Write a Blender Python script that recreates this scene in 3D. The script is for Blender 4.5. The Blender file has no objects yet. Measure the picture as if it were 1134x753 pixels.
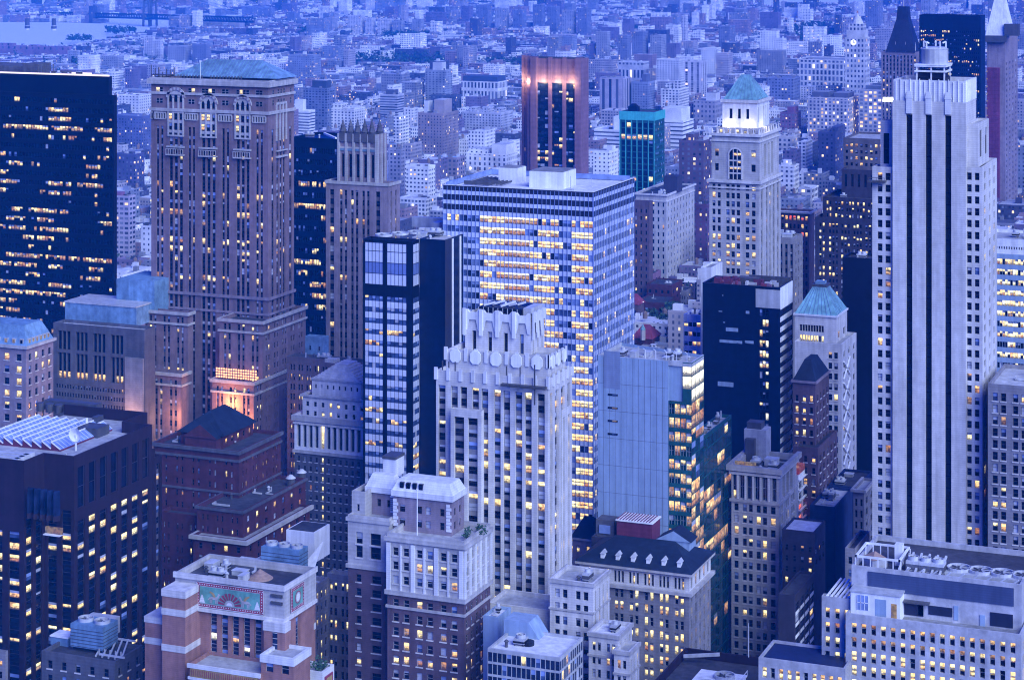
import bpy, math, random
from mathutils import Vector
R_ = math.radians
C = bpy.context.scene.collection
SC = bpy.context.scene

# ---------------------------------------------------------------- camera, world, sun, exposure
CAMZ, YAW, FPX, PW, PH, HORIZON = 260.0, R_(22.0), 2326.0, 1134.0, 753.0, -83.0
cam_d = bpy.data.cameras.new('camera')
cam = bpy.data.objects.new('camera', cam_d); C.objects.link(cam)
cam.location = (0, 0, CAMZ); cam.rotation_euler = (R_(90), 0, YAW)
cam_d.sensor_fit = 'HORIZONTAL'; cam_d.sensor_width = 36.0
cam_d.lens = 36.0 * FPX / PW
cam_d.shift_y = -(PH / 2 - HORIZON) / PW          # a view camera's falling front: upright walls stay parallel
cam_d.clip_start = 1.0; cam_d.clip_end = 30000
SC.camera = cam

world = bpy.data.worlds.new('World'); SC.world = world; world.use_nodes = True
wn = world.node_tree.nodes; wl = world.node_tree.links
for n in list(wn): wn.remove(n)
w_out = wn.new('ShaderNodeOutputWorld'); w_bg = wn.new('ShaderNodeBackground')
w_sky = wn.new('ShaderNodeTexSky'); w_sky.sky_type = 'NISHITA'; w_sky.sun_disc = False
SUN_EL, SUN_AZ = R_(34.0), R_(126.0)              # west, behind the camera and to its right
w_sky.sun_elevation = SUN_EL; w_sky.sun_rotation = SUN_AZ
w_sky.ozone_density = 6.0; w_sky.air_density = 1.2; w_sky.dust_density = 0.3
w_mix = wn.new('ShaderNodeMix'); w_mix.data_type = 'RGBA'; w_mix.blend_type = 'MULTIPLY'
w_mix.inputs[0].default_value = 1.0
w_mix.inputs[7].default_value = (0.0, 0.165, 1.60, 1)   # tungsten white balance of a dusk sky
wl.new(w_sky.outputs[0], w_mix.inputs[6]); wl.new(w_mix.outputs[2], w_bg.inputs[0])
w_bg.inputs[1].default_value = 0.092
wl.new(w_bg.outputs[0], w_out.inputs[0])

sun_d = bpy.data.lights.new('sun', 'SUN'); sun = bpy.data.objects.new('sun', sun_d); C.objects.link(sun)
sun_d.energy = 2.5; sun_d.angle = R_(50); sun_d.color = (0.75, 0.88, 1.0)
# points from the west-north-west (behind the camera, to its right) down on the city
sun.rotation_euler = (R_(90) - SUN_EL, 0, R_(180) - SUN_AZ)
SC.view_settings.view_transform = 'Standard'; SC.view_settings.look = 'None'
SC.view_settings.gamma = 1.0; SC.view_settings.use_curve_mapping = False
SC.view_settings.exposure = 0.8
SC.cycles.max_bounces = 5; SC.cycles.diffuse_bounces = 2; SC.cycles.glossy_bounces = 2
SC.cycles.volume_bounces = 0; SC.cycles.transmission_bounces = 2; SC.cycles.transparent_max_bounces = 4
SC.cycles.pixel_filter_type = 'BLACKMAN_HARRIS'; SC.cycles.filter_width = 1.15
SC.cycles.use_denoising = True; SC.cycles.caustics_reflective = False; SC.cycles.caustics_refractive = False

# ---------------------------------------------------------------- survey helpers: a picture point at a known distance -> metres
CA, SA = math.cos(YAW), math.sin(YAW)
def _dir(px): s = (px - PW / 2) / FPX; return (-SA + CA * s, CA + SA * s)
def X_at(px, Y): d = _dir(px); return d[0] * Y / d[1]
def S_at(px, Y): return Y / _dir(px)[1] / FPX      # metres per picture unit there
def Z_at(px, py, Y): return CAMZ - (py - HORIZON) * S_at(px, Y)
def Y_at(px, X): d = _dir(px); return X * d[1] / d[0]

# ---------------------------------------------------------------- materials
MATS = {}
def nmat(name):
    m = bpy.data.materials.new(name); m.use_nodes = True
    nt = m.node_tree; return m, nt, nt.nodes, nt.links, nt.nodes['Principled BSDF']
def rgb(c): return (c[0], c[1], c[2], 1)
def wall_mat(name, col, rough=0.85, var=0.22, course=0.0, bump=0.15, scale=0.35, metal=0.0, spec=0.3, streak=0.2):
    """Masonry, metal or roofing: base colour with weathering at two sizes, rain streaks and faint courses."""
    m, nt, N, L, b = nmat(name)
    geo = N.new('ShaderNodeNewGeometry')
    n1 = N.new('ShaderNodeTexNoise'); n1.inputs['Scale'].default_value = scale; n1.inputs['Detail'].default_value = 9; n1.inputs['Roughness'].default_value = .68
    n2 = N.new('ShaderNodeTexNoise'); n2.inputs['Scale'].default_value = 0.045; n2.inputs['Detail'].default_value = 3
    mp = N.new('ShaderNodeMapping'); mp.inputs['Scale'].default_value = (0.9, 0.9, 0.05)
    n3 = N.new('ShaderNodeTexNoise'); n3.inputs['Scale'].default_value = 0.8; n3.inputs['Detail'].default_value = 3
    L.new(geo.outputs['Position'], n1.inputs['Vector']); L.new(geo.outputs['Position'], n2.inputs['Vector'])
    L.new(geo.outputs['Position'], mp.inputs['Vector']); L.new(mp.outputs[0], n3.inputs['Vector'])
    def mr(src, lo, hi):
        k = N.new('ShaderNodeMapRange'); k.inputs[1].default_value = 0.25; k.inputs[2].default_value = 0.75
        k.inputs[3].default_value = lo; k.inputs[4].default_value = hi; L.new(src, k.inputs[0]); return k.outputs[0]
    def mul(a, c):
        k = N.new('ShaderNodeMath'); k.operation = 'MULTIPLY'; L.new(a, k.inputs[0]); L.new(c, k.inputs[1]); return k.outputs[0]
    f = mul(mul(mr(n1.outputs[0], 1 - 1.5 * var, 1 + 1.5 * var), mr(n2.outputs[0], 1 - var, 1 + var)), mr(n3.outputs[0], 1 - streak, 1 + streak))
    if course:
        wv = N.new('ShaderNodeTexWave'); wv.bands_direction = 'Z'; wv.inputs['Scale'].default_value = 0.314 / course
        L.new(geo.outputs['Position'], wv.inputs['Vector'])
        f = mul(f, mr(wv.outputs[1], 0.945, 1.03))
    vm = N.new('ShaderNodeVectorMath'); vm.operation = 'SCALE'; vm.inputs[0].default_value = col
    L.new(f, vm.inputs[3]); L.new(vm.outputs[0], b.inputs['Base Color'])
    b.inputs['Roughness'].default_value = rough; b.inputs['Metallic'].default_value = metal
    b.inputs['Specular IOR Level'].default_value = spec
    if bump:
        bp = N.new('ShaderNodeBump'); bp.inputs['Strength'].default_value = bump; bp.inputs['Distance'].default_value = 0.3
        L.new(n1.outputs[0], bp.inputs['Height']); L.new(bp.outputs[0], b.inputs['Normal'])
    MATS[name] = m; return m
def glass_mat(name, col, rough=0.12, spec=0.28, var=0.5):
    m, nt, N, L, b = nmat(name)
    geo = N.new('ShaderNodeNewGeometry'); n1 = N.new('ShaderNodeTexNoise'); n1.inputs['Scale'].default_value = 0.31
    L.new(geo.outputs['Position'], n1.inputs['Vector'])
    k = N.new('ShaderNodeMapRange'); k.inputs[1].default_value = .3; k.inputs[2].default_value = .7
    k.inputs[3].default_value = 1 - var; k.inputs[4].default_value = 1 + var; L.new(n1.outputs[0], k.inputs[0])
    vm = N.new('ShaderNodeVectorMath'); vm.operation = 'SCALE'; vm.inputs[0].default_value = col
    L.new(k.outputs[0], vm.inputs[3]); L.new(vm.outputs[0], b.inputs['Base Color'])
    b.inputs['Roughness'].default_value = rough; b.inputs['Specular IOR Level'].default_value = spec
    MATS[name] = m; return m
def lit_mat(name, lo, hi, strength, scale=1.1, dark=0.25):
    """A lit room behind glass: uneven lamps, furniture and blinds, different in every window."""
    m, nt, N, L, b = nmat(name)
    geo = N.new('ShaderNodeNewGeometry')
    uv = N.new('ShaderNodeUVMap'); uv.uv_map = 'uv'; us = N.new('ShaderNodeSeparateXYZ'); L.new(uv.outputs[0], us.inputs[0])
    n1 = N.new('ShaderNodeTexNoise'); n1.inputs['Scale'].default_value = scale; n1.inputs['Detail'].default_value = 2
    n2 = N.new('ShaderNodeTexNoise'); n2.inputs['Scale'].default_value = 0.23; n2.inputs['Detail'].default_value = 1
    L.new(geo.outputs['Position'], n1.inputs['Vector']); L.new(geo.outputs['Position'], n2.inputs['Vector'])
    cr = N.new('ShaderNodeMix'); cr.data_type = 'RGBA'; cr.inputs[6].default_value = rgb(lo); cr.inputs[7].default_value = rgb(hi)
    k2 = N.new('ShaderNodeMapRange'); k2.inputs[1].default_value = .35; k2.inputs[2].default_value = .65; L.new(n2.outputs[0], k2.inputs[0])
    L.new(k2.outputs[0], cr.inputs[0])
    k = N.new('ShaderNodeMapRange'); k.inputs[1].default_value = .36; k.inputs[2].default_value = .6
    k.inputs[3].default_value = dark * strength; k.inputs[4].default_value = strength; L.new(n1.outputs[0], k.inputs[0])
    # ceiling lamps near the head of the window, furniture in the dark lower part
    vr = N.new('ShaderNodeMapRange'); vr.inputs[1].default_value = .05; vr.inputs[2].default_value = .75; vr.inputs[3].default_value = .5; vr.inputs[4].default_value = 1.15; L.new(us.outputs[1], vr.inputs[0])
    n3 = N.new('ShaderNodeTexNoise'); n3.inputs['Scale'].default_value = 1.9; L.new(geo.outputs['Position'], n3.inputs['Vector'])
    ad = N.new('ShaderNodeMath'); ad.operation = 'ADD'; L.new(n3.outputs[0], ad.inputs[0]); L.new(us.outputs[1], ad.inputs[1])
    fr = N.new('ShaderNodeMapRange'); fr.inputs[1].default_value = .70; fr.inputs[2].default_value = .82; fr.inputs[3].default_value = .30; fr.inputs[4].default_value = 1.0; L.new(ad.outputs[0], fr.inputs[0])
    m1 = N.new('ShaderNodeMath'); m1.operation = 'MULTIPLY'; L.new(k.outputs[0], m1.inputs[0]); L.new(vr.outputs[0], m1.inputs[1])
    m2 = N.new('ShaderNodeMath'); m2.operation = 'MULTIPLY'; L.new(m1.outputs[0], m2.inputs[0]); L.new(fr.outputs[0], m2.inputs[1])
    L.new(cr.outputs[2], b.inputs['Emission Color']); L.new(m2.outputs[0], b.inputs['Emission Strength'])
    b.inputs['Base Color'].default_value = (.04, .04, .05, 1); b.inputs['Roughness'].default_value = .2
    m.cycles.emission_sampling = 'NONE'
    MATS[name] = m; return m
def glow_mat(name, col, strength, sample='AUTO'):
    m, nt, N, L, b = nmat(name)
    b.inputs['Base Color'].default_value = (.2, .2, .2, 1)
    b.inputs['Emission Color'].default_value = rgb(col); b.inputs['Emission Strength'].default_value = strength
    m.cycles.emission_sampling = sample; MATS[name] = m; return m

for a in (
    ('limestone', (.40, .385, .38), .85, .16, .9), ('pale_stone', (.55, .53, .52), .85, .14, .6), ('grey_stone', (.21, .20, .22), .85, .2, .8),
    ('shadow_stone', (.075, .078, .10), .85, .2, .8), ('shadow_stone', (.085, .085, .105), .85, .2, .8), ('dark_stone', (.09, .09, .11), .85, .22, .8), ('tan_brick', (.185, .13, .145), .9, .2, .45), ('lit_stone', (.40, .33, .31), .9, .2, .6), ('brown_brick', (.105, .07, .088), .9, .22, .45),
    ('lav_brick', (.235, .19, .225), .9, .2, .45), ('red_brick', (.075, .024, .032), .9, .25, .45), ('orange_brick', (.29, .15, .125), .9, .2, .45),
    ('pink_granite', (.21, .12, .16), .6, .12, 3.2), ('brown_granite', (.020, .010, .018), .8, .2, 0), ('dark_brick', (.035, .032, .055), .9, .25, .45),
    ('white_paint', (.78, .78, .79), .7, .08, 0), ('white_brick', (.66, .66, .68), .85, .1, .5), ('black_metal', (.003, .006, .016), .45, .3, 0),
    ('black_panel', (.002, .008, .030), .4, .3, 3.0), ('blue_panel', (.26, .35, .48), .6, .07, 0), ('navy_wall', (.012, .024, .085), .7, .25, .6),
    ('slate', (.010, .018, .034), .7, .3, .5), ('roof_dark', (.05, .05, .06), .9, .35, 0), ('roof_grey', (.24, .24, .25), .9, .3, 0),
    ('roof_pale', (.68, .68, .69), .9, .14, 0), ('roof_mid', (.38, .38, .39), .9, .22, 0), ('copper', (.17, .35, .38), .7, .3, 0), ('copper_blue', (.14, .24, .36), .7, .3, 0),
    ('steel', (.42, .43, .45), .4, .15, 0), ('duct', (.5, .51, .53), .45, .12, 0), ('dark_steel', (.07, .07, .08), .5, .2, 0), ('asphalt', (.05, .05, .055), .9, .25, 0),
    ('pavement', (.22, .22, .22), .9, .2, 0), ('maroon_metal', (.13, .03, .06), .6, .2, 1.2), ('red_tile', (.22, .04, .07), .8, .2, .5), ('teal_paint', (.06, .42, .40), .6, .15, 0),
    ('green_panel', (.012, .085, .09), .5, .2, 0), ('wood_tank', (.33, .22, .17), .9, .25, .5), ('purple_brick', (.22, .12, .19), .9, .15, .6), ('scaffold_net', (.24, .07, .15), .9, .25, 0),
    ('gold_tile', (.36, .25, .10), .6, .25, 0), ('mosaic_green', (.12, .30, .25), .6, .35, 0), ('mosaic_red', (.26, .05, .08), .6, .3, 0), ('spandrel', (.10, .09, .11), .7, .2, 0),
    ('spandrel_dark', (.012, .016, .04), .6, .3, 0), ('concrete', (.40, .40, .43), .9, .25, 0), ('soil', (.04, .05, .035), 1, .3, 0),
):
    wall_mat(a[0], a[1], a[2], a[3], a[4])
wall_mat('white_glass', (.62, .66, .78), .25, .07, 0, bump=0, spec=.5)
wall_mat('blue_glass', (.16, .22, .46), .2, .14, 0, bump=0, spec=.5)
glass_mat('dark_glass', (.004, .008, .024)); glass_mat('navy_glass', (.012, .022, .06)); glass_mat('mid_glass', (.05, .085, .20), .15)
glass_mat('teal_glass', (.005, .042, .055)); glass_mat('pale_blind', (.42, .44, .52), .6, .3, .3); glass_mat('sky_glass', (.22, .30, .55), .2, .5, .3)  # sky_glass: reflected sky painted into the pane's own colour
lit_mat('lit_pale', (1.0, .68, .24), (1.0, .88, .46), 1.25, dark=.45)
lit_mat('lit_warm', (1.0, .50, .16), (1.0, .80, .38), 1.1, dark=.25)
lit_mat('lit_dim', (.9, .36, .12), (1.0, .62, .3), .45, dark=.25)
lit_mat('lit_white', (1.0, .93, .66), (1.0, .95, .8), 1.05, dark=.6)
lit_mat('lit_red', (1.0, .10, .06), (1.0, .30, .16), .95, dark=.4)
PANE = ['dark_glass', 'navy_glass', 'mid_glass', 'teal_glass', 'pale_blind', 'sky_glass', 'lit_pale', 'lit_warm', 'lit_dim', 'lit_white', 'lit_red', 'steel', 'dark_steel', 'white_glass', 'blue_glass']
PI = {n: i for i, n in enumerate(PANE)}

# ---------------------------------------------------------------- mesh collector
class MB:
    def __init__(s): s.v = []; s.f = []; s.m = []
    def quad(s, a, b, c, d, m=0):
        i = len(s.v); s.v += [a, b, c, d]; s.f.append((i, i + 1, i + 2, i + 3)); s.m.append(m)
    def poly(s, pts, m=0):
        i = len(s.v); s.v += pts; s.f.append(tuple(range(i, i + len(pts)))); s.m.append(m)
    def box(s, x0, x1, y0, y1, z0, z1, m=0, top=True, mt=None):
        i = len(s.v)
        s.v += [(x0, y0, z0), (x1, y0, z0), (x1, y1, z0), (x0, y1, z0), (x0, y0, z1), (x1, y0, z1), (x1, y1, z1), (x0, y1, z1)]
        s.f += [(i, i + 1, i + 5, i + 4), (i + 1, i + 2, i + 6, i + 5), (i + 2, i + 3, i + 7, i + 6), (i + 3, i, i + 4, i + 7), (i + 3, i + 2, i + 1, i)]
        s.m += [m] * 5
        if top: s.f.append((i + 4, i + 5, i + 6, i + 7)); s.m.append(m if mt is None else mt)
    def frus(s, p0, z0, p1, z1, m=0, cap=True):
        """prism or frustum between two rings of (x, y), counter-clockwise seen from above"""
        n = len(p0); i = len(s.v)
        s.v += [(x, y, z0) for x, y in p0] + [(x, y, z1) for x, y in p1]
        for k in range(n):
            j = (k + 1) % n; s.f.append((i + k, i + j, i + n + j, i + n + k)); s.m.append(m)
        if cap: s.f.append(tuple(range(i + n, i + 2 * n))); s.m.append(m)
        s.f.append(tuple(range(i + n - 1, i - 1, -1))); s.m.append(m)
    def cyl(s, cx, cy, z0, z1, r0, r1=None, n=12, m=0, cap=True):
        r1 = r0 if r1 is None else r1
        ring = lambda r: [(cx + r * math.cos(2 * math.pi * k / n), cy + r * math.sin(2 * math.pi * k / n)) for k in range(n)]
        s.frus(ring(r0), z0, ring(r1), z1, m, cap)
    def beam(s, a, b, t, m=0):
        a, b = Vector(a), Vector(b); d = (b - a).normalized()
        u = d.cross(Vector((0, 0, 1)) if abs(d.z) < .9 else Vector((1, 0, 0))).normalized() * t / 2; w = d.cross(u).normalized() * t / 2
        i = len(s.v); s.v += [tuple(p + q) for p in (a, b) for q in (u + w, w - u, -u - w, u - w)]
        s.f += [(i, i + 1, i + 5, i + 4), (i + 1, i + 2, i + 6, i + 5), (i + 2, i + 3, i + 7, i + 6), (i + 3, i, i + 4, i + 7), (i + 3, i + 2, i + 1, i), (i + 4, i + 5, i + 6, i + 7)]; s.m += [m] * 6
    def hip(s, x0, x1, y0, y1, z0, z1, ridge, m=0, along='x'):
        """hipped roof; ridge = its length as a share of the long side (0 = pyramid)"""
        cx, cy = (x0 + x1) / 2, (y0 + y1) / 2
        if along == 'x': h = (x1 - x0) / 2 * ridge; a, b = (cx - h, cy, z1), (cx + h, cy, z1)
        else: h = (y1 - y0) / 2 * ridge; a, b = (cx, cy - h, z1), (cx, cy + h, z1)
        A, B, D, E = (x0, y0, z0), (x1, y0, z0), (x1, y1, z0), (x0, y1, z0)
        if along == 'x': s.poly([A, B, b, a], m); s.poly([B, D, b], m); s.poly([D, E, a, b], m); s.poly([E, A, a], m)
        else: s.poly([A, B, a], m); s.poly([B, D, b, a], m); s.poly([D, E, b], m); s.poly([E, A, a, b], m)
        s.poly([E, D, B, A], m)
    def build(s, name, mats, parent=None, kind=None, label=None, loc=None, smooth=False):
        off = Vector(loc) if loc is not None else (root_loc(parent) if parent else Vector((0, 0, 0)))
        me = bpy.data.meshes.new(name)
        ox, oy, oz = off
        me.from_pydata([(x - ox, y - oy, z - oz) for x, y, z in s.v], [], s.f)
        if isinstance(mats, str): mats = [mats]
        for k in mats: me.materials.append(MATS[k])
        if len(mats) > 1: me.polygons.foreach_set('material_index', s.m)
        if mats is PANE:
            ul = me.uv_layers.new(name='uv'); ul.data.foreach_set('uv', [0., 0., 1., 0., 1., 1., 0., 1.] * len(s.f))
        if smooth: me.polygons.foreach_set('use_smooth', [True] * len(s.f))
        o = bpy.data.objects.new(name, me); C.objects.link(o)
        if parent: o.parent = parent
        else: o.location = off
        if kind: o['kind'] = kind
        if label: o['label'] = label
        return o
def root_loc(o):
    v = Vector((0, 0, 0))
    while o: v += o.location; o = o.parent
    return v
def thing(name, label, cat, loc, group=None):
    o = bpy.data.objects.new(name, None); C.objects.link(o); o.location = loc
    o['label'] = label; o['category'] = cat
    if group: o['group'] = group
    o.empty_display_size = 2
    return o

# ---------------------------------------------------------------- facades
WIN_MESH = {}
def pane_geo(mb, w, h, st, frame):
    """one sash window: upper and lower light, meeting rail, thin frame; y = 0 is the glass, -y is outside"""
    up, lo, sp = st
    t = .09 if frame else .0
    hm = h * sp
    mb.quad((-w / 2, 0, 0), (w / 2, 0, 0), (w / 2, 0, hm), (-w / 2, 0, hm), PI[lo])
    if sp < 1: mb.quad((-w / 2, 0, hm), (w / 2, 0, hm), (w / 2, 0, h), (-w / 2, 0, h), PI[up])
    if frame:
        y = -.05
        k = PI['dark_steel'] if frame == 1 else PI['steel']
        for (a, b, c, d) in ((-w / 2, w / 2, h / 2 - t / 2, h / 2 + t / 2), (-w / 2, -w / 2 + t, 0, h), (w / 2 - t, w / 2, 0, h)):
            mb.quad((a, y, c), (b, y, c), (b, y, d), (a, y, d), k)
        if frame == 3: mb.quad((-t / 2, y, 0), (t / 2, y, 0), (t / 2, y, h), (-t / 2, y, h), k)
def win_mesh(w, h, st, frame):
    key = (round(w, 2), round(h, 2), st, frame)
    if key not in WIN_MESH:
        mb = MB(); pane_geo(mb, w, h, st, frame)
        me = bpy.data.meshes.new('window'); me.from_pydata(mb.v, [], mb.f)
        used = sorted(set(mb.m))
        for k in used: me.materials.append(MATS[PANE[k]])
        me.polygons.foreach_set('material_index', [used.index(k) for k in mb.m]); me.uv_layers.new(name='uv').data.foreach_set('uv', [0., 0., 1., 0., 1., 1., 0., 1.] * len(mb.f)); WIN_MESH[key] = me
    return WIN_MESH[key]

def pick(rng, sp, litp):
    r = rng.random()
    dk = sp.get('glass', 'dark_glass')
    if r < litp:
        q = rng.random(); kinds = sp.get('litk', ('lit_pale', 'lit_warm', 'lit_warm', 'lit_dim'))
        k = kinds[int(q * len(kinds))]
        b = rng.random()
        if b < .3: return ('pale_blind', k, .62)
        if b < .45: return (k, dk, .55)
        if b < .6 and k != 'lit_dim': return (k, 'lit_dim', .45)
        return (k, k, 1.0)
    r = rng.random()
    if r < sp.get('pale', .12): return ('pale_blind', 'pale_blind', 1.0) if rng.random() < .3 else ('pale_blind', dk, round(rng.choice((.4, .55, .7)), 2))
    if r < sp.get('pale', .12) + sp.get('sky', .1): return ('sky_glass', 'mid_glass' if rng.random() < .5 else dk, .5)
    return (dk, dk, 1.0)
def states(rng, nr, nc, sp):
    out = []
    lit = sp.get('lit', .08); rows = sp.get('rows', {})
    for r in range(nr):
        p = rows.get(r, lit * rng.choice((.3, .6, 1, 1.2, 2)))
        if sp.get('run'):
            row = []
            while len(row) < nc:
                n = rng.randint(*sp['run']); on = rng.random() < p
                row += [pick(rng, sp, .93 if on else .03) for _ in range(n)]
            out.append(row[:nc])
        else: out.append([pick(rng, sp, p) for _ in range(nc)])
    return out

class Bld:
    def __init__(s, name, label, px, Y, cat='building', group=None, seed=None, nwin=100):
        s.Y = Y; s.px = px; s.s = S_at(px, Y)
        s.rng = random.Random(seed if seed is not None else label)
        s.root = thing(name, label, cat, (X_at(px, Y), Y, 0), group)
        s.wins = []; s.nwin = nwin; s.label = label
    def z(s, py, Y=None, px=None): return Z_at(s.px if px is None else px, py, s.Y if Y is None else Y)
    def face(s, mb, org, u, W, z0, z1, sp, S, nmats):
        """one wall with real window openings; sp in picture units (ww, wh, fh, top, bot, mar), S metres per unit"""
        nx, ny = u[1], -u[0]                                   # outward normal
        P = lambda a, z, d=0.0: (org[0] + u[0] * a - nx * d, org[1] + u[1] * a - ny * d, z)
        if not sp:
            mb.quad(P(0, z0), P(W, z0), P(W, z1), P(0, z1), 0); return
        rng = s.rng; fac = math.atan2(u[1], u[0])
        fh = sp['fh'] * S; wh = sp.get('wh', sp['fh'] * .55) * S; top = sp.get('top', 3) * S; dep = sp.get('dep', .35)
        cols = []
        if 'G' in sp:
            for a, b, n in sp['G']:
                a *= W; b *= W; g = (b - a) * sp.get('gg', .3) / max(1, n - 1) if n > 1 else 0
                w = ((b - a) - g * (n - 1)) / n
                cols += [(a + k * (w + g), a + k * (w + g) + w) for k in range(n)]
        else:
            n = sp['n']; per = sp.get('per', 1); mar = sp.get('mar', .02) * W; pitch = (W - 2 * mar) / n
            ww = sp.get('wf', .5) * pitch; g = sp.get('gf', .12) * pitch
            w = (ww - g * (per - 1)) / per
            for k in range(n):
                a = mar + pitch * (k + .5) - ww / 2
                cols += [(a + j * (w + g), a + j * (w + g) + w) for j in range(per)]
        zb = max(z0 + sp.get('bot', 0) * S, sp.get('zmin', 0))
        rows = []; z = z1 - top
        while z - wh > zb + .3 and len(rows) < sp.get('maxr', 400): rows.append((z - wh, z)); z -= fh
        if not rows or not cols: mb.quad(P(0, z0), P(W, z0), P(W, z1), P(0, z1), 0); return
        st = states(rng, len(rows), len(cols), sp)
        if sp.get('stf'):
            for r in range(len(rows)):
                for c in range(len(cols)):
                    k = sp['stf'](r, c, rng)
                    if k: st[r][c] = k if isinstance(k, tuple) else (k, k, 1.0)
        skip = sp.get('skip')
        a = 0.0
        ra, rb = rows[-1][0], rows[0][1]
        mw = 0; msp = sp.get('msp', 1) if nmats > 1 else 0
        mb.quad(P(0, rb), P(W, rb), P(W, z1), P(0, z1), 0)
        if ra > z0: mb.quad(P(0, z0), P(W, z0), P(W, ra), P(0, ra), 0)
        for ci, (c0, c1) in enumerate(cols + [(W, W)]):
            if c0 - a > 1e-4: mb.quad(P(a, ra), P(c0, ra), P(c0, rb), P(a, rb), 0)
            a = c1
        strip = sp.get('strip')
        for ci, (c0, c1) in enumerate(cols):
            d = dep
            if strip:
                mb.quad(P(c0, ra), P(c0, rb), P(c0, rb, d), P(c0, ra, d), 0); mb.quad(P(c1, rb), P(c1, ra), P(c1, ra, d), P(c1, rb, d), 0)
                mb.quad(P(c0, ra), P(c0, ra, d), P(c1, ra, d), P(c1, ra), 0); mb.quad(P(c0, rb, d), P(c0, rb), P(c1, rb), P(c1, rb, d), 0)
            for ri, (v0, v1) in enumerate(rows):
                if ri:
                    pv = rows[ri - 1][0]
                    if strip: mb.quad(P(c0, v1, d), P(c1, v1, d), P(c1, pv, d), P(c0, pv, d), msp)
                    else: mb.quad(P(c0, v1), P(c1, v1), P(c1, pv), P(c0, pv), msp if sp.get('spcol') else 0)
                if skip and skip(ri, ci):
                    dd = d if strip else 0
                    mb.quad(P(c0, v0, dd), P(c1, v0, dd), P(c1, v1, dd), P(c0, v1, dd), msp if strip else 0); continue
                if not strip:
                    mb.quad(P(c0, v0), P(c0, v1), P(c0, v1, d), P(c0, v0, d), 0); mb.quad(P(c1, v1), P(c1, v0), P(c1, v0, d), P(c1, v1, d), 0)
                    mb.quad(P(c0, v0), P(c0, v0, d), P(c1, v0, d), P(c1, v0), 0); mb.quad(P(c0, v1, d), P(c0, v1), P(c1, v1), P(c1, v1, d), 0)
                    if sp.get('sill'):                                # a projecting stone sill
                        e = .18; w_ = .25; zz = v0 - .28
                        mb.quad(P(c0 - w_, zz, -e), P(c1 + w_, zz, -e), P(c1 + w_, v0 - .02, -e), P(c0 - w_, v0 - .02, -e), 2)
                        mb.quad(P(c0 - w_, v0 - .02, -e), P(c1 + w_, v0 - .02, -e), P(c1 + w_, v0 - .02), P(c0 - w_, v0 - .02), 2)
                s.wins.append((P((c0 + c1) / 2, v0, d - .02), fac, c1 - c0, v1 - v0, st[ri][ci], sp.get('frame', 1)))
    def tier(s, pl, pr, pe, pt, pb=None, Y=None, wall='limestone', F=None, R=None, roof='roof_grey', par=1.0, part='wall', xs=None, sp_mat='spandrel', L=None, clutter=0, coping=None, zb=None):
        Y = s.Y if Y is None else Y
        S = S_at(pr, Y); x0, x1 = X_at(pl, Y), X_at(pr, Y); y1 = Y_at(pe, x1) if pe is not None else None
        if xs is not None: y1 = Y + xs
        z1 = Z_at(pr, pt, Y); z0 = (0 if pb is None else Z_at(pr, pb, Y)) if zb is None else zb
        return s.block(x0, x1, Y, y1, z0, z1, S, wall, F, R, roof, par, part, sp_mat, L, clutter, coping)
    def block(s, x0, x1, y0, y1, z0, z1, S, wall='limestone', F=None, R=None, roof='roof_grey', par=1.0, part='wall', sp_mat='spandrel', L=None, clutter=0, coping=None):
        mb = MB(); nm = 2
        s.face(mb, (x0, y0), (1, 0), x1 - x0, z0, z1, F, S, nm)
        s.face(mb, (x1, y0), (0, 1), y1 - y0, z0, z1, R, S, nm)
        s.face(mb, (x0, y1), (0, -1), y1 - y0, z0, z1, L, S, nm)
        mb.quad((x1, y1, z0), (x0, y1, z0), (x0, y1, z1), (x1, y1, z1), 0)
        t = min(.5, (x1 - x0) * .1, (y1 - y0) * .1)
        o = mb.build(part, [wall, sp_mat, 'pale_stone'], s.root)
        r = None
        if roof:
            rb = MB(); zr = z1 - par
            if par > 0:
                for (a, b, c, d) in ((x0, x1, y0, y0 + t), (x0, x1, y1 - t, y1), (x0, x0 + t, y0 + t, y1 - t), (x1 - t, x1, y0 + t, y1 - t)):
                    a_, b_ = a + .002, b - .002
                    rb.box(a_, b_, c + .002, d - .002, zr - .2, z1 + .12, 1)
            rb.quad((x0 + .05, y0 + .05, zr), (x1 - .05, y0 + .05, zr), (x1 - .05, y1 - .05, zr), (x0 + .05, y1 - .05, zr), 0)
            r = rb.build('roof', [roof, coping or wall], s.root)
            if clutter: roof_clutter(s, r, x0 + 1.2, x1 - 1.2, y0 + 1.2, y1 - 1.2, zr, clutter)
        return dict(x0=x0, x1=x1, y0=y0, y1=y1, z0=z0, z1=z1, S=S, wall=o, roof=r)
    def band(s, b, z, h, out, mat, name='cornice', parent=None, top=True):
        """a projecting course round front, right, left and back of a block"""
        mb = MB(); x0, x1, y0, y1 = b['x0'], b['x1'], b['y0'], b['y1']
        e = .003
        mb.box(x0 - out, x1 + out, y0 - out, y0 - e, z, z + h); mb.box(x1 + e, x1 + out, y0 - e, y1 + out, z, z + h)
        mb.box(x0 - out, x0 - e, y0 - e, y1 + out, z, z + h)
        return mb.build(name, mat, parent or s.root)
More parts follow.
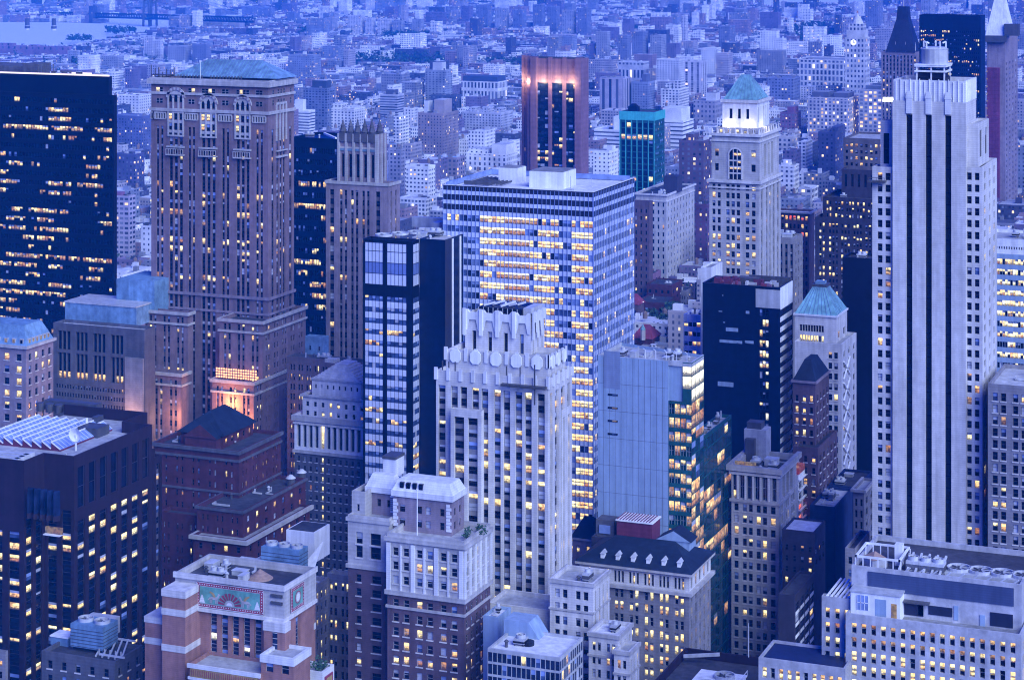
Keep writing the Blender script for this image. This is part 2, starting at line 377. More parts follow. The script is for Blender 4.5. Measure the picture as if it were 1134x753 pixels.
    def finish(s):
        w = s.wins
        order = sorted(range(len(w)), key=lambda i: (-(w[i][2] * w[i][3] * (1.0 if abs(w[i][1]) < .1 else .45)) // .4, -w[i][0][2]))
        solo = set(order[:s.nwin]) if len(w) > s.nwin else set(range(len(w)))
        if s.nwin == 0: solo = set()
        rest = MB(); rl = s.root.location
        for i, (p, fac, ww, hh, st, frame) in enumerate(w):
            if i in solo:
                o = bpy.data.objects.new('window', win_mesh(ww, hh, st, frame)); C.objects.link(o)
                o.parent = s.root; o.location = (p[0] - rl[0], p[1] - rl[1], p[2] - rl[2]); o.rotation_euler = (0, 0, fac)
            else:
                t = MB(); pane_geo(t, ww, hh, st, frame if s.Y < 900 else 0)
                c, q = math.cos(fac), math.sin(fac); i0 = len(rest.v)
                rest.v += [(p[0] + c * x - q * y, p[1] + q * x + c * y, p[2] + z) for x, y, z in t.v]
                rest.f += [tuple(i0 + k for k in f) for f in t.f]; rest.m += t.m
        if rest.f: rest.build('windows', PANE, s.root, kind='stuff')

# ---------------------------------------------------------------- roof plant
def fan_unit(s, parent, x, y, z, w, d, h, n=2, mat='duct'):
    """cooling tower: louvred box with round fan shrouds on top"""
    mb = MB(); mb.box(x, x + w, y, y + d, z + .5, z + h, 0)
    for k in range(6): mb.box(x - .06, x + w + .06, y - .06, y + d + .06, z + .7 + k * (h - 1.2) / 6, z + .7 + k * (h - 1.2) / 6 + .12, 1)
    for a in (x + .2, x + w - .4):
        for b in (y + .2, y + d - .4): mb.box(a, a + .2, b, b + .2, z, z + .5, 1)
    o = mb.build('cooling_unit', [mat, 'dark_steel'], parent)
    for k in range(n):
        fb = MB(); r = min(w / n, d) * .42; cx = x + w * (k + .5) / n; cy = y + d / 2
        fan_ring(fb, cx, cy, z + h, r)
        fb.build('fan', ['duct', 'dark_steel', 'steel'], parent)
    return o
def fan_ring(fb, cx, cy, z, r, h=.8):
    n = 20; ring = lambda q: [(cx + q * math.cos(2 * math.pi * k / n), cy + q * math.sin(2 * math.pi * k / n)) for k in range(n)]
    a, b = ring(r), ring(r * .9)
    for k in range(n):
        j = (k + 1) % n
        fb.quad((*a[k], z), (*a[j], z), (*a[j], z + h), (*a[k], z + h), 0)
        fb.quad((*a[k], z + h), (*a[j], z + h), (*b[j], z + h), (*b[k], z + h), 0)
        fb.quad((*b[j], z + .1), (*b[k], z + .1), (*b[k], z + h), (*b[j], z + h), 0)
    fb.poly([(x, y, z + .12) for x, y in b], 1)
    for k in range(6):
        t = 2 * math.pi * k / 6
        fb.quad((cx + r * .1 * math.cos(t), cy + r * .1 * math.sin(t), z + h * .6), (cx + r * .85 * math.cos(t), cy + r * .85 * math.sin(t), z + h * .6),
                (cx + r * .85 * math.cos(t + .35), cy + r * .85 * math.sin(t + .35), z + h * .75), (cx + r * .1 * math.cos(t + .35), cy + r * .1 * math.sin(t + .35), z + h * .75), 2)
def roof_clutter(s, roof, x0, x1, y0, y1, z, n):
    rng = s.rng; taken = []
    for _ in range(n * 3):
        if len(taken) >= n: break
        w, d, h = rng.uniform(1.2, 4.5), rng.uniform(1.2, 4), rng.uniform(.7, 2.6)
        if x1 - x0 < w + 1 or y1 - y0 < d + 1: w = d = 1.0
        if x1 - x0 < w + .2 or y1 - y0 < d + .2: continue
        x, y = rng.uniform(x0, x1 - w), rng.uniform(y0, y1 - d)
        if any(x < a[1] + .2 and x + w > a[0] - .2 and y < a[3] + .2 and y + d > a[2] - .2 for a in taken): continue
        taken.append((x, x + w, y, y + d))
        k = rng.random()
        if k < .3: fan_unit(s, roof, x, y, z, w, d, max(h, 1.6), 1 if w < 3 else 2, rng.choice(('duct', 'steel')))
        elif k < .55:
            mb = MB(); mb.box(x, x + w, y, y + d, z, z + h, 0); mb.box(x - .1, x + w + .1, y - .1, y + d + .1, z + h, z + h + .15, 1)
            mb.build('vent_box', [rng.choice(('duct', 'steel', 'roof_grey', 'dark_steel')), 'duct'], roof)
        elif k < .78:
            mb = MB(); e = rng.uniform(.25, .5)
            mb.beam((x, y, z + e), (x + w * 1.5 if x + w * 1.5 < x1 else x + w, y, z + e), e); mb.beam((x, y, z + e), (x, y + d, z + e), e); mb.beam((x, y + d, z), (x, y + d, z + h), e)
            mb.build('duct_pipe', rng.choice(('duct', 'steel')), roof)
        else:
            mb = MB(); mb.cyl(x + .6, y + .6, z, z + h * .7, .35, n=10); mb.cyl(x + .6, y + .6, z + h * .7, z + h * .7 + .4, .6, .2, n=10)
            mb.build('vent_stack', rng.choice(('duct', 'steel', 'dark_steel')), roof)
def water_tank(s, parent, x, y, z, r=1.8, h=3.2, mat='wood_tank'):
    mb = MB()
    for a in (-1, 1):
        for b in (-1, 1): mb.beam((x + a * r * .7, y + b * r * .7, z), (x + a * r * .6, y + b * r * .6, z + 2.2), .25, 1)
    mb.cyl(x, y, z + 2.2, z + 2.2 + h, r, r * .96, 16, 0); mb.cyl(x, y, z + 2.2 + h, z + 3.6 + h, r * 1.06, .1, 16, 2)
    return mb.build('water_tank', [mat, 'dark_steel', 'roof_grey'], parent)

# ================================================================ the ground and the river
def structure(name, mb, mat, kind='structure'):
    return mb.build(name, mat, None, kind)
mb = MB(); mb.quad((-9000, -400, 0), (3500, -400, 0), (3500, 11000, 0), (-9000, 11000, 0)); structure('ground', mb, 'asphalt')

# ================================================================ the near towers
def lamp(name, loc, energy, col, size=1.0, kind='POINT'):
    d = bpy.data.lights.new(name, kind); d.energy = energy; d.color = col
    if kind == 'POINT': d.shadow_soft_size = size
    o = bpy.data.objects.new(name, d); C.objects.link(o); o.location = loc; return o

# ---- cream setback tower with three black stripes (right)
b = Bld('stone_tower', 'tall pale stone tower with three narrow black stripes down its blank front', 1069, 560)
fl = dict(fh=13.1, wh=8.2, top=6, G=[(.27, .51), (.66, .92)], gg=.3, lit=.07, pale=.12, dep=.5, sill=0)
fl['G'] = [(.27, .51, 1), (.66, .92, 1)]
fr_ = dict(fl, G=[(.10, .37, 1), (.55, .82, 1)])
rr = dict(fh=13.1, wh=8, top=6, n=3, wf=.34, lit=.08, dep=.4)
b.tier(966, 988, 993, 186, None, 561, 'pale_stone', fl, None, 'roof_mid')
b.tier(975, 988, 991, 134, 186, 564, 'pale_stone', dict(fh=40, wh=34, top=14, n=1, wf=.5, lit=0, pale=0, maxr=1), None, 'roof_mid')
b.tier(1069, 1088, 1104, 186, None, 561.5, 'pale_stone', fr_, rr, 'roof_mid')
b.tier(1070, 1083, 1095, 138, 186, 563, 'pale_stone', dict(fh=40, wh=34, top=13, n=1, wf=.4, lit=0, pale=0, maxr=1), dict(fh=13, wh=30, top=8, n=2, wf=.4, maxr=1, lit=0), 'roof_mid', .6)
q = b.tier(988.5, 1069.5, 1081, 114, None, 560, 'pale_stone', None, None, None)
# the blank front is split by three recessed black stripes: rebuilt as piers between them
bpy.data.objects.remove(q['wall'])
S = q['S']; x0, x1, y0, y1, z1 = q['x0'], q['x1'], q['y0'], q['y1'], q['z1']
mb = MB(); W = x1 - x0; cuts = [(.186, .272), (.452, .538), (.718, .804)]
zs = b.z(129); a = x0
for c0, c1 in cuts + [(1, 1)]:
    u0, u1 = x0 + c0 * W, x0 + c1 * W
    mb.quad((a, y0, 0), (u0, y0, 0), (u0, y0, z1), (a, y0, z1)); a = u1
    if c0 < 1:
        mb.quad((u0, y0, zs), (u1, y0, zs), (u1, y0, z1), (u0, y0, z1))
        m_ = (u0 + u1) / 2; d = y0 + .9
        mb.quad((u0, y0, 0), (u0, y0, zs), (u0, d, zs), (u0, d, 0)); mb.quad((u1, y0, zs), (u1, y0, 0), (u1, d, 0), (u1, d, zs))
        mb.quad((u0, d, zs), (u0, y0, zs), (u1, y0, zs), (u1, d, zs))
mb.quad((x1, y0, 0), (x1, y1, 0), (x1, y1, z1), (x1, y0, z1)); mb.quad((x0, y1, 0), (x0, y0, 0), (x0, y0, z1), (x0, y1, z1)); mb.quad((x1, y1, 0), (x0, y1, 0), (x0, y1, z1), (x1, y1, z1))
mb.build('wall', 'pale_stone', b.root)
for c0, c1 in cuts:
    u0, u1 = x0 + c0 * W, x0 + c1 * W; m_ = (u0 + u1) / 2
    sb = MB(); d = y0 + .85
    sb.quad((u0, d, 0), (u1, d, 0), (u1, d, zs), (u0, d, zs))
    z = 4.0
    while z < zs - 3: sb.box(u0 + .1, u1 - .1, d - .08, d - .01, z, z + .3, 1); z += 13.1 * S
    sb.build('black_stripe', ['black_metal', 'dark_glass'], b.root)
    # pointed finial above each stripe
    fb = MB(); hw = (u1 - u0) * .5
    fb.box(u0 + .05, u1 - .05, y0 - .32, y0 - .004, zs + .6, z1 + .8); fb.frus([(u0 - .1, y0 - .4), (u1 + .1, y0 - .4), (u1 + .1, y0 - .004), (u0 - .1, y0 - .004)], z1 + .8, [(m_ - .5, y0 - .3), (m_ + .5, y0 - .3), (m_ + .5, y0 - .01), (m_ - .5, y0 - .01)], z1 + 2.6); fb.frus([(u0 + .05, y0 - .32), (m_, y0 - .32), (u1 - .05, y0 - .32), (u1 - .05, y0 - .01), (u0 + .05, y0 - .01)], zs + .3, [(u0 + .05, y0 - .33), (m_, y0 - .33), (u1 - .05, y0 - .33), (u1 - .05, y0 - .01), (u0 + .05, y0 - .01)], zs + .6)
    fb.build('finial', 'white_brick', b.root)
cr = b.tier(989.5, 1069.2, 1080.5, 91, 114, 560.6, 'white_brick', None, None, 'roof_dark', 1.5, 'crown_wall')
mb = MB(); w = cr['x1'] - cr['x0']
for k in range(15):
    xx = cr['x0'] + w * (k + .5) / 15; mb.box(xx - .09, xx + .09, cr['y0'] - .25, cr['y0'] - .003, cr['z0'], cr['z1'] + (.5 if k % 2 else -.2))
for k in range(6):
    yy = cr['y0'] + (cr['y1'] - cr['y0']) * (k + .5) / 6; mb.box(cr['x1'] + .003, cr['x1'] + .4, yy - .25, yy + .25, cr['z0'], cr['z1'] + .3)
mb.build('crown_fins', 'white_paint', b.root)
# plant on top: steel frame, tank house
xa, xb = X_at(1013, 562), X_at(1045, 562); zt = cr['z1'] - 1.5; zp = Z_at(1030, 75, 562)
mb = MB(); mb.box(xa, xb, 564, 572, zt, zt + 2.2, 1)
mb.box(xa + .4, xb - .4, 564.6, 571.4, zt + 2.2, zp - 1, 2)
for xx in (xa, (xa + xb) / 2, xb - .35):
    for yy in (563.8, 572): mb.box(xx, xx + .35, yy, yy + .35, zt, zp + .4, 0)
for zz in (zt + 3.6, zp): mb.box(xa - .4, xb + .4, 563.5, 563.9, zz, zz + .45, 0); mb.box(xb, xb + .4, 563.9, 572.4, zz, zz + .45, 0)
mb.box(xa - .5, xb + .5, 563.4, 572.6, zp + .45, zp + .7, 0)
o = mb.build('plant_frame', ['white_paint', 'black_metal', 'spandrel_dark'], cr['roof'])
mb = MB(); mb.cyl((xa + xb) / 2 + .3, 568, zp + .7, zp + 4.6, 3.7, n=18); mb.cyl((xa + xb) / 2 + .3, 568, zp + 4.6, zp + 5.2, 3.8, 2.8, n=18)
mb.build('tank', 'steel', cr['roof'])
mb = MB()
for t in (0, 1, 2, 3, 4):
    t = t * 1.25 + .4; cx, cy = (xa + xb) / 2 + .3 + 3.1 * math.cos(t), 568 + 3.1 * math.sin(t)
    mb.beam((cx, cy, zp + .7), (cx, cy, zp + 6.6), .35); mb.beam((cx, cy, zp + 6.6), (cx - .9 * math.cos(t), cy - .9 * math.sin(t), zp + 6.2), .35)
mb.build('vent_pipes', 'white_paint', cr['roof'])
for px in (979, 983, 987, 992):
    lb = MB(); xx = X_at(px, 563.5); zz = Z_at(px, 113, 563.5)
    lb.cyl(xx, 564, b.z(134), zz, .1, n=6, m=1); lb.cyl(xx, 564, zz, zz + 1.2, .6, .4, n=10)
    lb.build('roof_lamp', [glow_mat('lamp_white', (.85, .9, 1), 1.2, 'NONE').name, 'steel'] if 'lamp_white' not in MATS else ['lamp_white', 'steel'], b.root)
# small hanging platform on the left wing
mb = MB(); mb.box(X_at(962, 560), X_at(981, 560), 558.6, 560.9, b.z(206.5), b.z(204.5)); 
for px in (963, 972, 980): mb.box(X_at(px, 560), X_at(px, 560) + .12, 558.6, 558.75, b.z(204.5), b.z(201))
mb.box(X_at(962, 560), X_at(981, 560), 558.6, 558.7, b.z(201.3), b.z(200.8))
mb.build('work_platform', 'dark_steel', b.root)
# lower wing to the right
lw = dict(fh=13.2, wh=9.0, top=9, n=3, per=2, wf=.66, gf=.16, lit=.16, dep=.4, sill=1, pale=.2)
b.tier(1094, 1165, 1180, 431, None, 556, 'grey_stone', lw, None, 'roof_mid', 1.0, clutter=2)
b.finish()

# ---- great brick tower with arched crown and green hipped roof (left)
b = Bld('brick_tower', 'massive brown brick skyscraper with arched crown windows and pale green hipped roof', 297, 680)
G7 = [(.045, .105, 2), (.158, .274, 3), (.322, .379, 2), (.438, .555, 3), (.61, .67, 2), (.733, .842, 3), (.897, .955, 2)]
GR = [(.13, .23, 1), (.32, .66, 3), (.82, .92, 1)]
rl_ = {14: .35, 17: .5, 18: .25, 21: .55, 19: .12}
sh = dict(fh=10.35, wh=6.6, top=52, G=G7, lit=.09, pale=.28, sky=.20, dep=.55, rows={k - 5: v for k, v in rl_.items()}, gg=.24, strip=1)
q = b.tier(167.5, 297, 325.5, 92.5, None, 680, 'tan_brick', sh, dict(sh, G=GR, lit=.10, rows={}), 'roof_dark', 1.5, sp_mat='spandrel_dark')
b.band(q, b.z(97), 2.0, 1.2, 'limestone'); b.band(q, b.z(94), 1.4, .5, 'limestone', 'parapet_course'); b.band(q, b.z(108.5), .9, .5, 'limestone'); b.band(q, b.z(127.5), 1.1, .6, 'limestone')
b.band(q, b.z(333), 1.0, .6, 'lav_brick', 'string_course'); b.band(q, b.z(350), .8, .4, 'lav_brick', 'string_course')
# attic windows, colonnade and three great arches, built on the upper wall
W = q['x1'] - q['x0']; S = q['S']; y0 = q['y0']
def upper_windows(u, z0, z1, w, st, right=False, d=.05):
    if right: b.wins.append(((q['x1'] + d, q['y0'] + u, z0), R_(90), w, z1 - z0, (st, st, 1.0), 2))
    else: b.wins.append(((q['x0'] + u, y0 - d, z0), 0.0, w, z1 - z0, (st, st, 1.0), 2))
for a, c, n in G7:
    for k in range(n + (1 if n == 3 else 0)):
        u = (a + (c - a) * (k + .5) / (n + (1 if n == 3 else 0))) * W
        upper_windows(u, b.z(106), b.z(101), 1.5, 'dark_glass' if b.rng.random() < .8 else 'lit_warm')
        if n == 2: upper_windows(u, b.z(118.5), b.z(113.5), 1.4, 'dark_glass')
Wr = q['y1'] - q['y0']
for a, c, n in GR:
    for k in range(n):
        u = (a + (c - a) * (k + .5) / n) * Wr
        for (t, u_) in ((101, 106), (112, 118)): upper_windows(u, b.z(u_), b.z(t), 1.0, 'dark_glass', True)
for a, c, n in G7 + [(0, .02, 1)]:                      # blind colonnade
    if n == 3: continue
    mb = MB(); lo, hi = (a - .025) * W, (c + .025) * W
    if n == 1: lo, hi = 0, .03 * W
    m_ = 5
    mb.box(q['x0'] + lo, q['x0'] + hi, y0 - .5, y0 - .004, b.z(137), b.z(136)); mb.box(q['x0'] + lo, q['x0'] + hi, y0 - .5, y0 - .004, b.z(130), b.z(128.6))
    for k in range(m_ + 1):
        u = lo + (hi - lo) * k / m_; mb.box(q['x0'] + u - .22, q['x0'] + u + .22, y0 - .48, y0 - .004, b.z(136), b.z(130))
    for k in range(m_):
        u = lo + (hi - lo) * (k + .5) / m_; mb.quad((q['x0'] + u - .4, y0 - .03, b.z(136)), (q['x0'] + u + .4, y0 - .03, b.z(136)), (q['x0'] + u + .4, y0 - .03, b.z(130.5)), (q['x0'] + u - .4, y0 - .03, b.z(130.5)), 1)
    mb.build('colonnade', ['limestone', 'dark_glass'], b.root)
for i, (a, c, n) in enumerate([g for g in G7 if g[2] == 3]):
    u0, u1 = q['x0'] + (a - .012) * W, q['x0'] + (c + .012) * W; cx = (u0 + u1) / 2; r = (u1 - u0) / 2
    zb_, zc = b.z(154), b.z(112 if i == 0 else 118)
    mb = MB(); n_ = 14
    pts = [(cx + r * 1.16 * math.cos(math.pi * k / n_), zc + r * 1.16 * math.sin(math.pi * k / n_)) for k in range(n_ + 1)]
    ins = [(cx + r * .84 * math.cos(math.pi * k / n_), zc + r * .84 * math.sin(math.pi * k / n_)) for k in range(n_ + 1)]
    for k in range(n_):
        (xa, za), (xb, zb2), (xc, zc2), (xd, zd) = pts[k], pts[k + 1], ins[k + 1], ins[k]
        mb.quad((xd, y0 - .5, zd), (xa, y0 - .5, za), (xb, y0 - .5, zb2), (xc, y0 - .5, zc2), 0 if k % 2 else 1)
        mb.quad((xa, y0 - .5, za), (xa, y0, za), (xb, y0, zb2), (xb, y0 - .5, zb2), 0); mb.quad((xd, y0, zd), (xd, y0 - .5, zd), (xc, y0 - .5, zc2), (xc, y0, zc2), 0)
    mb.poly([(x, y0 - .06, z) for x, z in ins], 0)
    mb.box(u0, u0 + r * .16, y0 - .5, y0 - .004, zb_, zc); mb.box(u1 - r * .16, u1, y0 - .5, y0 - .004, zb_, zc)
    mb.box(u0, u1, y0 - .5, y0 - .004, zb_ - .6, zb_)
    for k in range(1, 3):
        xx = u0 + (u1 - u0) * k / 3; mb.box(xx - .3, xx + .3, y0 - .42, y0 - .004, zb_, zc - .2)
    for py in (128, 139, 150): mb.box(u0 + r * .16, u1 - r * .16, y0 - .25, y0 - .004, b.z(py + 1.5), b.z(py - 1.5))
    mb.build('arch_surround', ['limestone', 'lav_brick'], b.root)
    for k in range(3):
        cxx = u0 + (u1 - u0) * (k + .5) / 3; hw = r * .19
        lb = MB(); zt = zc + (r * .42 if k == 1 else r * .25)
        lb.poly([(cxx - hw, y0 - .1, zc - 1.6), (cxx + hw, y0 - .1, zc - 1.6), (cxx + hw, y0 - .1, zt - .6), (cxx, y0 - .1, zt + .4), (cxx - hw, y0 - .1, zt - .6)])
        lb.build('lancet_window', 'dark_glass', b.root)
        for (t, e) in ((130, 136.5), (141, 147.5), (151.2, 153.6)):
            b.wins.append(((cxx, y0 - .05, b.z(e)), 0.0, hw * 2, b.z(t) - b.z(e), b.rng.choice((('dark_glass', 'dark_glass', 1.0), ('dark_glass', 'dark_glass', 1.0), ('sky_glass', 'dark_glass', .5), ('lit_pale', 'lit_warm', .5))), 1))
    bb = MB(); bb.box(u0 - .3, u1 + .3, y0 - 1.3, y0 - .004, b.z(177), b.z(175.8)); bb.box(u0 - .3, u1 + .3, y0 - 1.3, y0 - 1.1, b.z(170), b.z(169.2))
    bb.box(u0 - .3, u1 + .3, y0 - .9, y0 - .004, b.z(168.2), b.z(166.5))
    for k in range(8):
        xx = u0 - .2 + (u1 - u0 + .3) * k / 7; bb.box(xx - .1, xx + .1, y0 - 1.28, y0 - 1.12, b.z(175.8), b.z(170))
    bb.build('balcony', 'limestone', b.root)
u0, u1 = q['y0'] + .30 * Wr, q['y0'] + .68 * Wr
mb = MB(); x1_ = q['x1']
for k in range(4):
    yy = u0 + (u1 - u0) * k / 3; mb.box(x1_ + .004, x1_ + .45, yy - .28, yy + .28, b.z(158), b.z(118))
mb.box(x1_ + .004, x1_ + .5, u0, u1, b.z(118), b.z(115.5)); mb.box(x1_ + .004, x1_ + .9, u0 - .3, u1 + .3, b.z(177), b.z(175)); mb.box(x1_ + .004, x1_ + .9, u0 - .3, u1 + .3, b.z(170), b.z(169))
mb.build('bay_surround', 'limestone', b.root)
rx0, rx1 = X_at(192, 684), X_at(308, 684)
hb = MB(); hz = b.z(89); hb.box(rx0 + 2.2, rx1 - 2, 686, q['y1'] - 2, q['z1'] - 1.5, hz + .2, 1); hb.hip(rx0, rx1, 684, q['y1'] - .5, hz + .2, b.z(70), .52, 0)
hw_ = (rx1 - rx0) / 2; hy0, hy1 = 684, q['y1'] - .5; hmy = (hy0 + hy1) / 2; hcx = (rx0 + rx1) / 2
for k in range(1, 30):                                  # standing seams of the metal roof
    t = rx0 + (rx1 - rx0) * k / 30; e = min(1.0, (hw_ - abs(t - hcx)) / (hw_ * .48)); hb.beam((t, hy0, hz + .25), (t, hy0 + (hmy - hy0) * e, hz + .25 + (b.z(70) - hz - .2) * e), .14, 2)
hr = hb.build('roof', ['copper_blue', 'tan_brick', 'copper'], b.root)
for k in range(22):
    if k in (9, 10): continue
    cb = MB(); xx = rx0 + 3 + (rx1 - rx0 - 6) * k / 30; cb.cyl(xx, 682.4, q['z1'] - 1.5, q['z1'] + 2.0, .35, .25, 6)
    cb.build('roof_railing_post', 'dark_steel', hr)
pb_ = MB(); pb_.cyl(X_at(222, 683), 683, q['z1'] - 1.5, b.z(70), .16, .08, 6); pb_.build('flagpole', 'white_paint', hr)
cb = MB()
for k in range(9):
    xx = X_at(170, 684) + k * 1.1; cb.box(xx, xx + .25, 682 + (k % 3), 682.3 + (k % 3), q['z1'] - 1.5, q['z1'] + 2.5 + b.rng.random() * 3)
cb.box(X_at(171, 684), X_at(190, 684), 682, 685.5, q['z1'] + 1.4, q['z1'] + 1.8); cb.build('roof_scaffold', 'dark_steel', q['roof'])
# setback masses at the foot
ls = dict(fh=11.3, wh=6.2, top=5, n=3, per=2, wf=.5, gf=.14, lit=.10, pale=.2, dep=.4, rows={0: .3, 5: .9, 6: .95, 4: .25}, strip=1)
lr = dict(fh=11.3, wh=6.2, top=5, n=5, per=2, wf=.5, gf=.14, lit=.18, pale=.25, dep=.4)
m1 = b.tier(243, 291, 338.5, 356.5, None, 669, 'tan_brick', ls, lr, 'roof_dark', 1.2, clutter=3)
m2 = b.tier(161, 208, 214, 347, None, 669, 'tan_brick', dict(ls, rows={0: .15, 5: .9, 6: .95}), None, 'roof_dark', 1.2)
m3 = b.tier(235, 281, 342, 424, None, 663, 'tan_brick', dict(ls, rows={}, top=7), dict(lr, n=6, lit=.1), 'roof_dark', 1.2, clutter=2)
m4 = b.tier(150.5, 201, 210, 414.5, None, 663, 'tan_brick', dict(ls, rows={0: .2}, top=7), None, 'roof_dark', 1.2)
for m in (m1, m2, m3, m4):
    b.band(m, m['z1'] - .9, 1.1, .7, 'limestone'); b.band(m, m['z1'] - 4.6, .7, .5, 'limestone', 'string_course')
# amber floodlit loggia under the right-hand setback
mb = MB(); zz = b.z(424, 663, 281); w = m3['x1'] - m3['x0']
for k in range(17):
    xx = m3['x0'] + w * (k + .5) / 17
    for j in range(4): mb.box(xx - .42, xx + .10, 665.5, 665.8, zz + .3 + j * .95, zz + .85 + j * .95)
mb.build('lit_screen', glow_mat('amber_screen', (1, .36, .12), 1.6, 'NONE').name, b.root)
lamp('loggia_lamp', (m3['x0'] + w * .5, 660.0, zz - 8), 6500, (1, .36, .10), 1.0).parent = None
lamp('loggia_lamp', (m3['x0'] + w * .85, 659.0, zz - 16), 7000, (1, .36, .12), 1.0)
lamp('foot_lamp', (X_at(201, 663), 658.0, b.z(462, 663, 201)), 3500, (1, .42, .16), .5)
lamp('foot_lamp', (X_at(147, 650), 643.0, b.z(466, 650, 147)), 5200, (1, .48, .30), .5)
b.finish()

# ---- black steel tower at the left edge
b = Bld('black_tower', 'black office slab with scattered lit floors and a bright strip along its roof edge', 120, 780)
ru = dict(fh=10.35, wh=5.0, top=26, n=58, wf=.88, mar=.01, lit=.36, run=(2, 9), pale=.02, sky=.03, dep=.15, frame=0, glass='dark_glass', litk=('lit_pale', 'lit_warm', 'lit_warm', 'lit_dim', 'lit_dim'))
q = b.tier(-60, 120.5, 124, 85.5, None, 780, 'black_metal', ru, None, 'black_metal', 1.0, sp_mat='black_metal')
b.tier(-60, 126, 129.5, 106.5, None, 774, 'black_metal', dict(ru, top=5), None, 'black_metal', .8, sp_mat='black_metal')
mb = MB(); mb.box(q['x0'], q['x1'] + .4, q['y0'] - .5, q['y0'] - .1, q['z1'] + .2, q['z1'] + .85); mb.build('roof_edge_light', glow_mat('roof_strip', (1, .80, .80), .8, 'NONE').name, b.root)
mb = MB(); mb.box(X_at(70, 800), X_at(101, 800), 800, 800.5, b.z(82.5, 800, 100), b.z(81, 800, 100)); mb.box(X_at(-20, 800), X_at(23, 800), 798, 798.5, b.z(81, 800, 100), b.z(78.8, 800, 100)); mb.build('roof_edge_light', 'roof_strip', b.root)
mb = MB(); mb.box(X_at(25, 792), X_at(42, 792), 792, 802, q['z1'] - 1, b.z(71, 792, 40)); mb.box(X_at(-30, 796), X_at(24, 796), 797, 815, q['z1'] - 1, b.z(74, 796, 40)); mb.box(X_at(55, 792), X_at(68, 792), 793, 800, q['z1'] - 1, b.z(79.5, 792, 60))
for k in range(7): mb.beam((X_at(44 + 3 * k, 790), 790, q['z1'] - 1), (X_at(44 + 3 * k, 790), 790, q['z1'] + 2.2 + (k % 3)), .25)
mb.build('penthouse', 'dark_stone', q['roof'])
roof_clutter(b, q['roof'], X_at(40, 785), X_at(116, 785), 786, q['y1'] - 2 if q['y1'] > 792 else 791, q['z1'] - 1, 6)
b.finish()

# ---- low stone block with blue roof boxes in front of it
b = Bld('stone_block', 'low grey stone block with dark window bays and blue metal boxes on its roof', 160, 650)
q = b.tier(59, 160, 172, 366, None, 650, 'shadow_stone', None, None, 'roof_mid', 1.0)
bpy.data.objects.remove(q['wall'])
mb = MB(); S = q['S']; x0, x1, y0, y1 = q['x0'], q['x1'], q['y0'], q['y1']; W = x1 - x0
bays = [(.05, .19, 5), (.25, .38, 5), (.44, .575, 5), (.635, .77, 5)]
zz = [b.z(p) for p in (366, 397, 430)]
b.face(mb, (x0, y0), (1, 0), W, zz[1], zz[0], dict(fh=40, wh=21, top=8, G=[(a, c, 3) for a, c, n in bays], gg=.06, lit=0, pale=.0, sky=.05, dep=1.0, maxr=1, frame=0), S, 2)
b.face(mb, (x0, y0), (1, 0), W, zz[2], zz[1], dict(fh=40, wh=29, top=1.5, frame=0, G=[(a, c, 3) for a, c, n in bays], gg=.06, dep=1.2, maxr=1, stf=lambda r, c, g: ('dark_glass', 'lit_warm' if g.random() < .75 else 'dark_glass', .25)), S, 2)
b.face(mb, (x0, y0), (1, 0), W, 0, zz[2], dict(fh=9.2, wh=4.4, top=4, G=[(.03, .80, 26)], gg=.3, lit=.02, pale=.1, dep=.4), S, 2)
mb.quad((x1, y0, 0), (x1, y1, 0), (x1, y1, zz[0]), (x1, y0, zz[0])); mb.quad((x0, y1, 0), (x0, y0, 0), (x0, y0, zz[0]), (x0, y1, zz[0])); mb.quad((x1, y1, 0), (x0, y1, 0), (x0, y1, zz[0]), (x1, y1, zz[0]))
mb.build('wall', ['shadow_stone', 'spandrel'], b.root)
pm = MB(); pm.box(x0 + W * .80, x1 - .2, y0 - .8, y0 - .004, 0, zz[1]); pm.build('corner_pier', 'grey_stone', b.root)
mb = MB(); mb.box(X_at(72, 660), X_at(151, 660), 660, 676, q['z1'] - 1, b.z(341, 660, 151)); mb.box(X_at(71.5, 660), X_at(151.5, 660), 659.7, 676, b.z(341, 660, 151), b.z(339.5, 660, 151), 1); mb.build('roof_box', ['copper_blue', 'steel'], q['roof'])
mb = MB(); mb.box(X_at(129, 670), X_at(171, 670), 670, 690, q['z1'] - 1, b.z(312, 670, 171)); mb.build('roof_box', 'copper_blue', q['roof'])
roof_clutter(b, q['roof'], X_at(76, 672), X_at(120, 672), 677, 690, q['z1'] - 1, 7)
b.finish()

# ---- corner block with blue mansard at the left edge
b = Bld('corner_building', 'old pale corner building with blue mansard roof and warm lit windows', 29, 610)
q = b.tier(-40, 29, 59, 384, None, 610, 'lav_brick', dict(fh=13.5, wh=7.5, top=9, n=5, wf=.42, lit=.45, litk=('lit_pale', 'lit_warm'), dep=.4, sill=1), dict(fh=13.5, wh=7.5, top=9, n=4, wf=.4, lit=.18, dep=.4, sill=1), 'roof_dark', .2)
b.band(q, q['z1'] - .8, 1.0, .8, 'limestone')
mb = MB(); x0, x1, y0, y1 = q['x0'], q['x1'], q['y0'], q['y1']; z = q['z1'] + .2
mb.frus([(x0, y0), (x1, y0), (x1, y1), (x0, y1)], z, [(x0 + 3, y0 + 3), (x1 - 3, y0 + 3), (x1 - 3, y1 - 3), (x0 + 3, y1 - 3)], z + 6.5)
mr_ = mb.build('roof', 'copper_blue', b.root)
